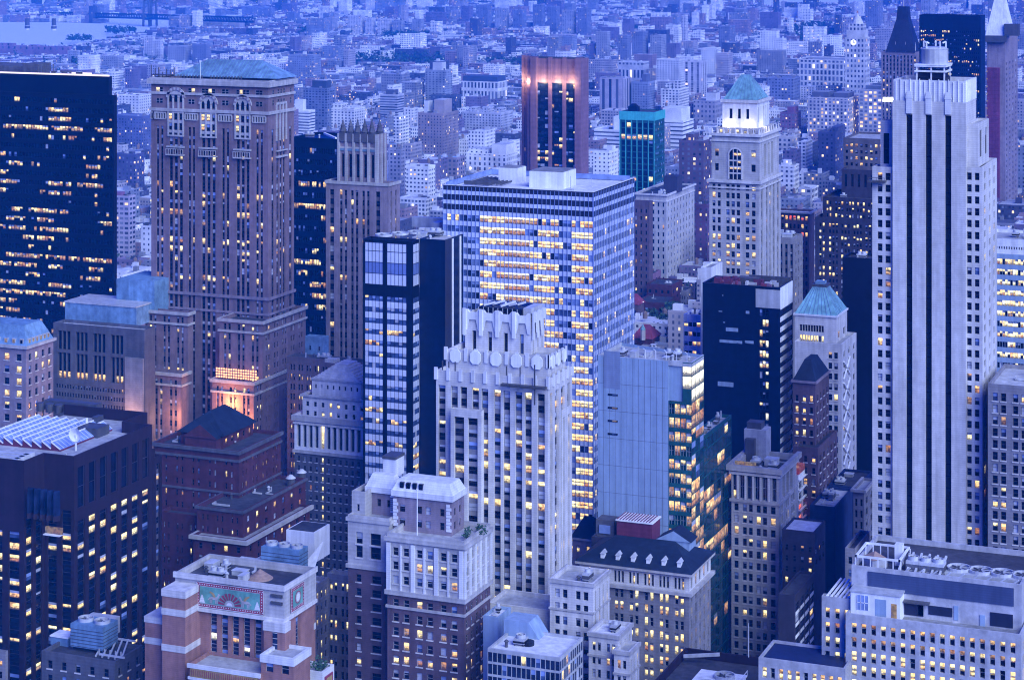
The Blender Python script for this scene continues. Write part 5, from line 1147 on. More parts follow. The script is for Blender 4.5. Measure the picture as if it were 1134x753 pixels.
# ---- blue-grey panel slab with glowing glass corner
b = Bld('panel_slab', 'blank blue-grey panelled slab with a brightly glowing glass corner at top', 766, 560)
S = b.s; x0, x1 = X_at(662, 560), X_at(766, 560); y1 = Y_at(779.5, x1); z1 = b.z(402); W = x1 - x0
mb = MB(); xg = x0 + W * .755
mb.quad((x0, 560, 0), (xg, 560, 0), (xg, 560, z1), (x0, 560, z1)); mb.quad((x0, y1 + 8, 0), (x0, 560, 0), (x0, 560, z1), (x0, y1 + 8, z1)); mb.quad((x1, y1, 0), (x0, y1 + 8, 0), (x0, y1 + 8, z1), (x1, y1, z1))
zg = b.z(446)
mb.quad((xg, 560.5, zg), (x0 + W * .90, 560.5, zg), (x0 + W * .90, 560.5, z1 - 1.2), (xg, 560.5, z1 - 1.2)); mb.quad((xg, 560, zg), (xg, 560.5, zg), (xg, 560.5, z1), (xg, 560, z1))
mb.build('wall', 'blue_panel', b.root)
pm = MB()
pm.quad((x0 + .065 * W, 559.96, b.z(438)), (x0 + .24 * W, 559.96, b.z(438)), (x0 + .24 * W, 559.96, b.z(396)), (x0 + .065 * W, 559.96, b.z(396))); pm.build('louvre_panel', wall_mat('louvre_blue', (.20, .25, .38), .6, .1, .6).name, b.root)
pm = MB()
for k in range(1, 12): xx = x0 + W * .755 * k / 12; pm.box(xx - .03, xx + .03, 559.97, 559.995, 0, z1 - .2)
for k in range(1, 16): zz = z1 - k * 15.3 * S * 2; pm.box(x0, xg, 559.97, 559.995, zz, zz + .06) if zz > 1 else None
pm.build('panel_joints', 'spandrel', b.root)
for k in range(4):
    wb = MB(); zz = b.z(446 + 14.7 * k); wb.box(x0 + W * .11, x0 + W * .215, 559.9, 559.99, zz, zz + .55, 0); wb.box(x0 + W * .16, x0 + W * .205, 559.85, 559.9, zz + .1, zz + .5, 1); wb.build('slot_window', ['dark_glass', 'lit_warm' if k in (1, 2) else 'mid_glass'], b.root)
gm = MB()
glit = dict(fh=14.6, wh=13.6, top=1, n=2, wf=.97, mar=.0, gf=.02, dep=.1, frame=0, stf=lambda r, c, g: 'lit_white' if r < 3 else None, lit=.5, pale=0, sky=.1, glass='teal_glass', litk=('lit_warm', 'lit_dim', 'lit_dim'))
b.face(gm, (x0 + W * .905, 560), (1, 0), W * .095, zg, z1, dict(glit, n=1), S, 2)
b.face(gm, (x1, 560), (0, 1), y1 - 560, 0, z1, dict(glit, n=3), S, 2)
b.face(gm, (xg, 560), (1, 0), x1 - xg, 0, zg, dict(fh=15.4, wh=11, top=3, n=4, wf=.9, mar=0, dep=.4, frame=3, lit=.5, litk=('lit_warm', 'lit_dim', 'lit_warm'), glass='teal_glass', sky=.05), S, 2)
gm.build('glass_wall', ['green_panel', 'spandrel_dark'], b.root)
rb = MB(); rb.quad((x0, 560, z1 - .9), (x1, 560, z1 - .9), (x1, y1, z1 - .9), (x0, y1 + 8, z1 - .9))
for (a, c, e, f) in ((x0, x1, 560, 560.4), (x0, x0 + .4, 560.4, y1 + 8), (x1 - .4, x1, 560.4, y1)): rb.box(a + .003, c - .003, e + .003, f - .003, z1 - 1.2, z1 + .15, 1)
rf = rb.build('roof', ['roof_mid', 'steel'], b.root); roof_clutter(b, rf, x0 + 2, x1 - 2, 562, y1 - .5, z1 - .9, 16)
for k in range(5):
    lb = MB(); xx = x0 + W * (.5 + .11 * k); lb.cyl(xx, 561, z1 - .9, z1 + 2.4, .08, n=6); lb.beam((xx, 561, z1 + 2.4), (xx - .7, 561, z1 + 2.8), .12); lb.build('davit', 'white_paint', rf)
b.finish()
b = Bld('teal_glass_block', 'teal glass office block with lit floors against the blue-grey panel slab', 770, 568)
q = b.tier(755, 770, 810, 491, None, 568, 'green_panel', dict(fh=15, wh=12.6, top=3, n=2, per=1, wf=.95, mar=0, dep=.1, frame=0, lit=.5, glass='teal_glass', litk=('lit_warm', 'lit_pale')), dict(fh=15, wh=13.4, top=2, n=10, wf=.97, mar=0, dep=.08, frame=0, lit=.0, pale=.0, sky=.02, glass='teal_glass', run=(1, 4), litk=('lit_warm', 'lit_dim', 'lit_dim'), rows={2: .3, 3: .2, 4: .6, 5: .3, 6: .5, 7: .3, 8: .4, 10: .12, 12: .12}), 'roof_mid', .8, clutter=7); b.finish()

# ---- black slab with white striped flank
b = Bld('black_slab', 'black slab, blank but for one column of lit windows, with white striped flank', 864, 700)
S = b.s; x0, x1 = X_at(778, 700), X_at(864, 700); y1 = Y_at(877, x1); z1 = b.z(319); W = x1 - x0
q = b.block(x0, x1, 700, y1, 0, z1, S, 'black_panel', dict(fh=11.5, wh=7.5, top=25, G=[(.74, .85, 3)], gg=.1, lit=.55, litk=('lit_warm', 'lit_pale', 'lit_white'), pale=.3, dep=.2, frame=0), dict(fh=11.2, wh=5.6, top=27, n=1, wf=.98, mar=0, lit=0, dep=.2, frame=0, stf=lambda r, c, g: 'dark_glass', spcol=1), 'roof_dark', 1.2, sp_mat='white_paint')
mb = MB(); mb.box(x0 + W * .69, x1, 699.7, 699.99, b.z(342), z1 - .8); mb.build('metal_patch', 'steel', b.root)
mb = MB(); mb.box(x1 + .004, x1 + .25, 700, y1, b.z(343), z1); mb.build('flank_panel', 'white_paint', b.root)
mb = MB(); rr_ = random.Random(5)
for (px, py, w, h) in ((800, 332, 1, 1), (796, 350, 4, 1), (801, 362, 2, 1), (826, 350, 4, 3), (816, 384, 2, 1), (825, 383, 2, 1), (804, 371, 14, 4), (797, 384, 26, 3), (825, 383, 10, 3), (795, 433, 18, 5)):
    xx = X_at(px, 700); mb.box(xx, xx + w * S, 699.85, 699.99, b.z(py), b.z(py) + h * S)
mb.build('wall_patches', 'blue_panel', b.root)
zr = z1 - 1.2; rf = q['roof']
for k in range(26):
    cb = MB(); xx, yy = x0 + 1.5 + rr_.random() * (W - 5), 701.5 + rr_.random() * (y1 - 705); h = rr_.uniform(.5, 2.2); cb.box(xx, xx + rr_.uniform(.6, 3.2), yy, yy + rr_.uniform(.6, 2.5), zr, zr + h); cb.build('roof_crate', rr_.choice(('maroon_metal', 'red_tile', 'duct', 'steel', 'maroon_metal', 'purple_brick')), rf)
mb = MB(); mb.box(x0 + W * .45, x1, y1 - 1.2, y1 - .2, zr, z1 + 1.2); mb.box(x0 + W * .35, x0 + W * .62, y1 - 6, y1 - 2, zr, z1 + 1.0); mb.build('roof_screen', 'dark_steel', rf)
b.finish()
b = Bld('white_strip_building', 'narrow pale building edge rising just behind the left side of the black slab', 784, 730)
b.tier(776, 788, 800, 297, None, 730, 'white_brick', None, None, 'roof_grey', .6); b.finish()
b = Bld('small_white_office', 'small white office block with ribbon windows left of the black slab', 781, 745)
b.tier(757, 781, 790, 350, None, 745, 'white_brick', dict(fh=10.6, wh=4.8, top=8, n=5, wf=.86, lit=.3, pale=.1, dep=.3, frame=0), None, 'roof_mid', .8, clutter=3); b.finish()

# ---- ornate stone block right of centre
b = Bld('ornate_block', 'tall old stone block with heavy carved cornice and lit roof edge', 862, 600)
S = b.s
lf = dict(fh=12.8, wh=8.2, top=4, G=[(.06, .15, 1), (.24, .45, 2), (.53, .75, 2), (.83, .93, 1)], gg=.2, lit=.14, pale=.1, dep=.5, sill=1, rows={4: .45, 5: .2}, litk=('lit_pale', 'lit_warm'))
lr_ = dict(lf, G=[(.10, .24, 2), (.38, .56, 2), (.70, .88, 2)], lit=.05)
x0, x1 = X_at(810, 600), X_at(862.5, 600); y1 = Y_at(882, x1); zt, zm = b.z(521), b.z(558)
b.block(x0, x1, 600, y1, 0, zm, S, 'limestone', lf, lr_, None)
q = b.block(x0, x1, 600, y1, zm, zt, S, 'limestone', dict(fh=60, wh=26, top=9, G=[(.03, .10, 1), (.17, .27, 1), (.33, .43, 1), (.49, .59, 1), (.65, .75, 1), (.86, .95, 1)], lit=.0, pale=0, dep=.9, maxr=1, frame=3, stf=lambda r, c, g: ('dark_glass', 'lit_pale', .3) if c == 0 else 'dark_glass'), dict(fh=60, wh=24, top=10, G=[(.2, .34, 1), (.42, .56, 1), (.64, .78, 1)], dep=.9, maxr=1, lit=0), 'roof_dark', 1.8)
b.band(q, zt - 1.0, 1.6, 1.3, 'limestone'); b.band(q, zt - 2.2, .8, .6, 'pale_stone', 'frieze'); b.band(q, zm - .5, .8, .5, 'limestone', 'string_course')
mb = MB()
for f in (.135, .30, .46, .62, .79): xx = x0 + (x1 - x0) * f; mb.cyl(xx, 599.8, zm + .4, zt - 2.4, .42, .36, 10)
mb.build('columns', 'pale_stone', b.root)
mb = MB(); mb.box(x0 + .8, x0 + (x1 - x0) * .5, 600.9, 601.2, zt - .2, zt + 1.4); mb.build('lit_roof_edge', 'lit_warm', q['roof'])
roof_clutter(b, q['roof'], x0 + 1.5, x1 - 1.5, 603, y1 - 2, zt - 1.8, 12)
mb = MB(); mb.box(X_at(824, 616), X_at(848, 616), 616, 622, zt - 1.8, Z_at(848, 477, 616)); mb.box(X_at(826, 615), X_at(836, 615), 614, 616, zt - 1.8, Z_at(836, 486, 615), 1); mb.box(X_at(826, 616), X_at(842, 616), 617, 621, Z_at(848, 477, 616), Z_at(848, 470, 616), 1); mb.build('water_tank_house', ['concrete', 'dark_steel'], q['roof'])
b.finish()

# ---- cream tower with blue pyramid roof, and the brown one before it
b = Bld('pyramid_office', 'cream office tower with a bright blue-green truncated pyramid roof', 926, 700)
S = b.s
q = b.tier(880, 926, 938, 351, None, 704, 'pale_stone', dict(fh=11.5, wh=7.5, top=11, G=[(.12, .70, 9)], gg=.08, lit=.0, dep=1.2, maxr=5, frame=0, stf=lambda r, c, g: 'dark_glass' if r == 0 else ('lit_pale' if g.random() < (.9 if r == 1 else .5) else 'mid_glass')), dict(fh=13, wh=8, top=18, n=2, wf=.4, lit=.15, dep=.5), None)
mb = MB(); x0, x1, y0, y1 = (q[k] for k in ('x0', 'x1', 'y0', 'y1')); za, zb_ = q['z1'] + .3, b.z(319, 710)
mb.frus([(x0, y0), (x1, y0), (x1, y1), (x0, y1)], za, [(x0 + W * .22, y0 + (y1 - y0) * .36), (x1 - W * .22, y0 + (y1 - y0) * .36), (x1 - W * .22, y1 - (y1 - y0) * .36), (x0 + W * .22, y1 - (y1 - y0) * .36)], zb_) if False else mb.frus([(x0, y0), (x1, y0), (x1, y1), (x0, y1)], za, [(x0 + (x1 - x0) * .34, y0 + (y1 - y0) * .34), (x1 - (x1 - x0) * .34, y0 + (y1 - y0) * .34), (x1 - (x1 - x0) * .34, y1 - (y1 - y0) * .34), (x0 + (x1 - x0) * .34, y1 - (y1 - y0) * .34)], zb_)
for k in range(1, 9):
    t = k / 9; mb.beam((x0 + (x1 - x0) * t, y0 - .05, za), (x0 + (x1 - x0) * (.34 + .32 * t), y0 + (y1 - y0) * .34 - .05, zb_), .18, 1); mb.beam((x1 + .05, y0 + (y1 - y0) * t, za), (x1 - (x1 - x0) * .34 + .05, y0 + (y1 - y0) * (.34 + .32 * t), zb_), .18, 1)
xm, ym = (x0 + x1) / 2, (y0 + y1) / 2; mb.box(xm - 2.6, xm + 2.6, ym - 2.6, ym + 2.6, zb_, zb_ + .9, 2); mb.box(xm - 1.6, xm + 1.6, ym - 1.6, ym + 1.6, zb_ + .9, zb_ + 1.8, 1)
mb.build('pyramid_roof', ['copper', 'copper_blue', 'dark_steel'], b.root); b.band(q, q['z1'] - .3, .6, .4, 'white_brick')
lo = b.tier(880, 932, 948.5, 382, None, 698, 'pale_stone', dict(fh=11.6, wh=7, top=9, G=[(.72, .92, 2)], gg=.2, lit=.2, pale=.1, dep=.4, sill=1), dict(fh=11.6, wh=7, top=9, n=3, wf=.36, lit=.1, pale=.4, dep=.4), 'roof_mid', .8)
mb = MB()
for k in range(7):
    zz = lo['z1'] - 6 - k * 7.2; ya, yb = lo['y0'] + 2, lo['y0'] + (lo['y1'] - lo['y0']) * .5
    mb.beam((lo['x1'] + .35, ya, zz), (lo['x1'] + .35, yb, zz - 6), .45); mb.beam((lo['x1'] + .35, yb, zz), (lo['x1'] + .35, ya, zz - 6), .45)
mb.build('wall_bracing', 'white_paint', b.root)
hb = MB(); hb.box(X_at(884, 703), X_at(908, 703), 702, 703.9, Z_at(908, 392, 703), Z_at(908, 383, 703)); hb.build('lit_terrace', 'lit_warm', b.root)
b.finish()
b = Bld('dark_pyramid_building', 'brown brick tower with a dark slate pyramid roof in front of the cream one', 902, 655)
bf = dict(fh=12.6, wh=7, top=16, n=3, wf=.42, lit=.35, pale=.15, dep=.4, sill=1)
q = b.tier(878, 903, 918, 423, None, 655, 'brown_brick', bf, dict(bf, n=4, lit=.08), None, clutter=0); b.band(q, q['z1'] - .6, .7, .5, 'lav_brick')
mb = MB(); x0, x1, y0, y1 = (q[k] for k in ('x0', 'x1', 'y0', 'y1')); mb.frus([(x0, y0), (x1, y0), (x1, y1), (x0, y1)], q['z1'] + .1, [(x0 + 2.6, y0 + 5), (x1 - 2.6, y0 + 5), (x1 - 2.6, y1 - 5), (x0 + 2.6, y1 - 5)], q['z1'] + 6.0); mb.build('roof', 'slate', b.root)
b.tier(878, 906, 927, 497, None, 648, 'brown_brick', dict(bf, top=9), dict(bf, top=9, n=5, lit=.05), 'roof_dark', .8); b.finish()
b = Bld('black_shaft', 'plain black tower shaft squeezed between the cream pyramid tower and the pale three-striped one', 966, 745)
q = b.tier(933, 966, 974, 287, None, 745, 'black_metal', None, None, 'roof_dark', .8, clutter=3); b.finish()

# ---- office at the right edge
b = Bld('ribbon_office', 'office slab at the right edge with pale roof and glowing ribbon windows', 1150, 650)
b.tier(1090, 1165, 1175, 285, None, 650, 'blue_panel', dict(fh=11.55, wh=6.2, top=5, n=26, wf=.92, mar=0, lit=.85, run=(3, 8), litk=('lit_pale', 'lit_pale', 'lit_warm', 'lit_white'), dep=.3, frame=0), None, 'roof_mid', .8)
b.tier(1090, 1165, 1175, 268, 290, 654, 'white_brick', dict(fh=20, wh=3, top=8, n=26, wf=.5, maxr=1, lit=0, dep=.3), None, 'roof_mid', .8, part='attic_wall', clutter=3); b.finish()

# ---- broad pale block, lower right
b = Bld('fan_roof_block', 'broad pale concrete block with lit punched windows and a row of roof fans', 1131, 430)
S = b.s
wi = dict(fh=16.0, wh=11.6, top=9.5, n=17, wf=.54, mar=.02, lit=.7, litk=('lit_warm', 'lit_pale'), dep=.7, frame=2, pale=0,
          stf=lambda r, c, g: (('lit_warm' if g.random() < .75 else 'lit_dim', 'dark_glass', .5) if r < 1 else ('lit_warm' if g.random() < .6 else 'lit_dim', 'dark_glass', .45) if r == 1 else ('lit_pale', 'lit_warm' if g.random() < .5 else 'dark_glass', .35) if g.random() < .9 else 'dark_glass'))
q = b.tier(936.5, 1131, 1150, 703.5, None, 430, 'concrete', wi, dict(wi, n=5), 'roof_grey', 1.0)
up = b.tier(943, 1131.5, 1150, 648, 703.5, 436, 'concrete', None, None, 'roof_dark', 1.0, 'upper_wall', zb=q['z1'] - 1)
W = up['x1'] - up['x0']
mb = MB(); mb.box(up['x0'] + W * .10, up['x0'] + W * .955, 435.8, 435.99, Z_at(1131, 672, 436), Z_at(1131, 652, 436))
mb.build('louvre_panel', wall_mat('louvre_navy', (.05, .07, .15), .6, .1, .5).name, b.root)
for (a, c, e, f, m) in ((.46, .60, 678, 688, 'spandrel_dark'), (.82, .95, 680, 695, 'spandrel_dark'), (.28, .43, 676, 690, 'spandrel_dark'), (.61, .635, 676, 692, 'blue_panel'), (.76, .79, 684, 697, 'blue_panel'), (.40, .43, 678, 690, 'blue_panel')):
    mb = MB(); px = 943 + 188 * a; xx = up['x0'] + W * a; mb.box(xx, up['x0'] + W * c, 435.85, 435.99, Z_at(1131, f + 8 * (1 - a), 436), Z_at(1131, e + 8 * (1 - a), 436)); mb.build('louvre_door' if m == 'blue_panel' else 'louvre_panel', m, b.root)
mb = MB(); mb.box(up['x0'] + W * .27, up['x0'] + W * .47, 434.2, 436, Z_at(1131, 680, 436), Z_at(1131, 680, 436) + .25); mb.build('canopy', 'dark_steel', b.root)
hx0, hx1 = X_at(942, 432), X_at(997, 432); hz = Z_at(997, 661, 432)
mb = MB(); mb.box(hx0, hx1, 432, 436, q['z1'] - 1, hz, 0); mb.box(hx0 - .2, hx1 + .2, 431.8, 436.1, hz, hz + .3, 1); hut = mb.build('roof_hut', ['white_paint', 'steel'], b.root)
w = hx1 - hx0; zb_ = q['z1'] - 1
mb = MB(); mb.box(hx0 + w * .13, hx0 + w * .36, 431.92, 431.99, zb_ + 1.6, zb_ + 4.6, 0)
for k in range(4): mb.box(hx0 + w * (.13 + .23 * k / 3) - .06, hx0 + w * (.13 + .23 * k / 3) + .06, 431.86, 431.92, zb_ + 1.6, zb_ + 4.6, 1)
mb.box(hx0 + w * .13, hx0 + w * .36, 431.86, 431.92, zb_ + 3.0, zb_ + 3.15, 1); mb.build('hut_window', ['sky_glass', 'white_paint'], hut)
mb = MB(); mb.box(hx0 + w * .50, hx0 + w * .72, 431.92, 431.99, zb_ + .3, zb_ + 4.2); mb.build('hut_door', 'blue_panel', hut)
mb = MB(); mb.box(hx0 + w * .82, hx0 + w * .93, 431.92, 431.99, zb_ + .3, zb_ + 3.6); mb.build('lit_doorway', 'lit_pale', hut)
wl2 = b.tier(910, 944, 946, 664, None, 433, 'concrete', dict(wi, n=3, wf=.5, top=12), None, 'roof_grey', .8)
mb = MB(); zz = wl2['z1'] - .5
for k in range(7): xx = wl2['x0'] + .8 + k * .9; mb.beam((xx, 433.5, zz + .2), (xx + 1.5, 441, zz + 2.2), .35)
mb.build('skylight_ribs', 'white_paint', wl2['roof'])
an = b.tier(840, 936, 950, 741, None, 425, 'concrete', dict(wi, n=10, stf=lambda r, c, g: ('lit_warm', 'lit_pale', .5) if g.random() < .6 else 'dark_glass'), None, 'navy_wall', .4)
rf = up['roof']; zr = up['z1'] - 1
for k in range(4):
    px = 1062 + 24 * k; fb = MB(); fan_ring(fb, X_at(px, 443), 443, zr + .7, 2.5, .6); fb.build('fan', ['duct', 'dark_steel', 'steel'], rf)
mb = MB(); mb.box(X_at(1046, 440), up['x1'] - .5, 440, 446.5, zr, zr + .7); mb.build('fan_deck', 'steel', rf)
mb = MB(); xa, xb = up['x0'] + .5, X_at(1000, 440)
for (a, c, e, f) in ((xa, xb, 437, 437.4), (xa, xb, 447, 447.4), (xa, xa + .4, 437, 447), (xb - .4, xb, 437, 447)): mb.box(a, c, e, f, zr + 2.6, zr + 3.0)
for k in range(7): xx = xa + (xb - xa) * k / 6; mb.box(xx, xx + .2, 437, 437.2, zr, zr + 2.6); mb.box(xx, xx + .2, 447, 447.2, zr, zr + 2.6)
mb.box(xb - 2.4, xb - .8, 443, 445, zr, zr + 4.4); mb.build('roof_frame', 'white_paint', rf)
mb = MB(); cx, cy = X_at(968, 440), 441; mb.cyl(cx, cy, zr, zr + 1.8, 2.6, n=4); mb.cyl(cx, cy, zr + 1.8, zr + 3.1, 2.8, .1, 4, 1); mb.build('tank_lid', ['concrete', 'wood_tank'], rf)
for k in range(3): fan_unit(b, rf, X_at(1003 + 14 * k, 439), 439, zr, 2.6, 3.2, 2.4, 1, 'duct')
mb = MB()
for k in range(6): mb.beam((X_at(995 + 9 * k, 437.5), 437.5, zr + .5), (X_at(1003 + 9 * k, 444), 444, zr + 2.8), .4)
for k in range(9): mb.beam((X_at(1000 + 15 * k, 437.2), 437.2, zr + .4), (X_at(1008 + 15 * k, 437.2), 437.2, zr + 1.6), .3)
mb.build('duct_run', 'duct', rf); roof_clutter(b, rf, X_at(1000, 440), X_at(1045, 440), 442, 448, zr, 6)
b.finish()

# ---- roof with two fans at the bottom edge
b = Bld('twin_fan_roof_building', 'dark flat roof at the bottom edge with a white deck and twin round fans', 800, 470)
x0, x1 = X_at(759, 500), X_at(912, 500); zt = Z_at(759, 717, 500)
q = b.block(x0, x1, 462, 500, 0, zt, b.s, 'brown_granite', None, None, 'roof_dark', 2.0)
mb = MB(); xa, xb = X_at(764, 474), X_at(813, 474); mb.box(xa, xb, 470, 484, zt - 2, zt + .8); mb.box(xa - .3, xb + .3, 469.7, 484.3, zt + .8, zt + 1.1)
for k in range(8): mb.box(xb + .3, xb + .4, 470 + 2 * k, 470.1 + 2 * k, zt + 1.1, zt + 2.2)
mb.box(xb + .3, xb + .4, 470, 484.3, zt + 2.1, zt + 2.25); mb.build('white_deck', 'white_paint', q['roof'])
for k in range(2): fb = MB(); fan_ring(fb, (xa + xb) / 2 + (-1.2 if k else 1.2), 473.5 + 7 * (1 - k), zt + 1.1, 2.5, .9); fb.build('fan', ['duct', 'dark_steel', 'steel'], q['roof'])
mb = MB(); mb.beam((X_at(757, 495), 495, zt - .3), (X_at(797, 497), 497, zt + .6), .7); mb.cyl(X_at(862, 485), 485, zt - 2, zt + 2.6, 2.4, n=16); mb.cyl(X_at(862, 485), 485, zt + 2.6, zt + 3.2, 2.6, 1.8, n=16); mb.build('duct_and_tank', 'duct', q['roof'])
mb = MB(); mb.cyl(X_at(829, 499.4), 499.4, zt, Z_at(829, 690, 499), .12, .08, 6); mb.build('flagpole', 'white_paint', q['roof'])
roof_clutter(b, q['roof'], X_at(830, 480), X_at(856, 480), 475, 495, zt - 2, 5); b.finish()

# ---- low glass building, bottom centre
b = Bld('curtain_wall_block', 'low dark gridded glass block with a flat pale roof and wedge bulkhead', 620, 435)
q = b.tier(540, 620, 645.5, 729, None, 435, 'steel', dict(fh=14, wh=11.5, top=2.5, n=15, wf=.9, mar=0, lit=.02, pale=.0, sky=.12, dep=.15, frame=0, glass='navy_glass'), dict(fh=14, wh=11.5, top=2.5, n=11, wf=.9, mar=0, lit=.12, sky=.15, dep=.15, frame=0, glass='navy_glass'), 'roof_pale', .5)
zr = q['z1'] - .5; rf = q['roof']
mb = MB(); xa, xb = X_at(558, 446), X_at(597, 446); mb.poly([(xa, 446, zr), (xb, 446, zr), (xb - 2.6, 446, zr + 3.6), (xa, 446, zr + 3.6)]); mb.poly([(xa, 452, zr), (xa, 452, zr + 3.6), (xb - 2.6, 452, zr + 3.6), (xb, 452, zr)]); mb.poly([(xb, 446, zr), (xb, 452, zr), (xb - 2.6, 452, zr + 3.6), (xb - 2.6, 446, zr + 3.6)]); mb.poly([(xa, 446, zr + 3.6), (xb - 2.6, 446, zr + 3.6), (xb - 2.6, 452, zr + 3.6), (xa, 452, zr + 3.6)]); mb.poly([(xa, 452, zr), (xa, 446, zr), (xa, 446, zr + 3.6), (xa, 452, zr + 3.6)]); mb.build('wedge_bulkhead', 'blue_panel', rf)
mb = MB(); mb.cyl(X_at(585, 442), 442, zr, zr + .9, 1.4, n=12); mb.build('open_hatch', 'black_metal', rf); roof_clutter(b, rf, X_at(556, 439), X_at(580, 439), 438, 445, zr, 3)
b.finish()
b = Bld('louvred_box_building', 'pale louvred box building standing between cream-topped tower and gridded glass block', 566, 452)
q = b.tier(535, 552, 566, 684, None, 452, 'blue_panel', None, None, 'roof_pale', .6, clutter=2); b.finish()

# ---- street-level group right of the ornate block
b = Bld('red_lit_construction', 'narrow building under construction with floors glowing red behind white scaffold', 884, 640)
q = b.tier(872, 884, 899, 527, None, 640, 'white_brick', None, dict(fh=12, wh=9, top=8, n=3, wf=.85, mar=.02, gf=.05, dep=.6, lit=1, litk=('lit_red',), maxr=4, frame=2), 'roof_pale', .4)
mb = MB(); mb.box(q['x0'], q['x1'], 641, q['y1'], q['z1'] + .2, q['z1'] + 2.2); mb.build('red_lit_storey', 'lit_red', b.root)
for k in range(5): mb = MB(); zz = q['z1'] - 1.5 - k * 3.2; mb.box(q['x1'] + .1, q['x1'] + .7, 640, q['y1'], zz, zz + .25); mb.build('scaffold_deck', 'white_paint', b.root)
b.finish()
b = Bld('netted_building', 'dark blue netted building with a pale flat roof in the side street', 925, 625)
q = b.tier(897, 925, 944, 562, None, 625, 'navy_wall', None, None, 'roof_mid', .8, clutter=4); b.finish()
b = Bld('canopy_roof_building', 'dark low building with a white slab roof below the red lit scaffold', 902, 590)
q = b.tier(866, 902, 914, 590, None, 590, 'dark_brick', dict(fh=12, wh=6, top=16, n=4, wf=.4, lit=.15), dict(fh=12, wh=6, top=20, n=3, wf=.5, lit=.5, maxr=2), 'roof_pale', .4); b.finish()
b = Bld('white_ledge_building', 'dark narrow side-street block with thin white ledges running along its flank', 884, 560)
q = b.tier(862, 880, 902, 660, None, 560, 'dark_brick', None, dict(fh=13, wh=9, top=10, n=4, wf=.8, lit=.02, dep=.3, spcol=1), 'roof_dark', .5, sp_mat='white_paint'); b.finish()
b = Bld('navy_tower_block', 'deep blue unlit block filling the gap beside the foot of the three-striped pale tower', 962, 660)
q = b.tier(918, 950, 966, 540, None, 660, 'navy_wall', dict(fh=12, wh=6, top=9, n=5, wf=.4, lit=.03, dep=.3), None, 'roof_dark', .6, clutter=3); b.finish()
b = Bld('loft_building', 'narrow old loft building with arched cornice right beside the three-striped pale tower', 958, 620)
q = b.tier(945, 957, 968, 543, None, 620, 'grey_stone', dict(fh=12.5, wh=8, top=10, n=2, wf=.45, dep=.4, lit=.1), dict(fh=12.5, wh=8, top=10, n=2, wf=.4, dep=.4), 'roof_mid', .6); b.band(q, q['z1'] - .6, .8, .7, 'limestone'); b.finish()
b = Bld('brick_hut_building', 'small pale flat-roofed house below the loft building beside the fan roofs', 956, 520)
q = b.tier(936, 947, 963, 608, None, 560, 'grey_stone', dict(fh=14, wh=8, top=9, n=1, wf=.4, dep=.4), dict(fh=14, wh=8, top=9, n=2, wf=.4, dep=.4), 'roof_dark', .9); b.finish()

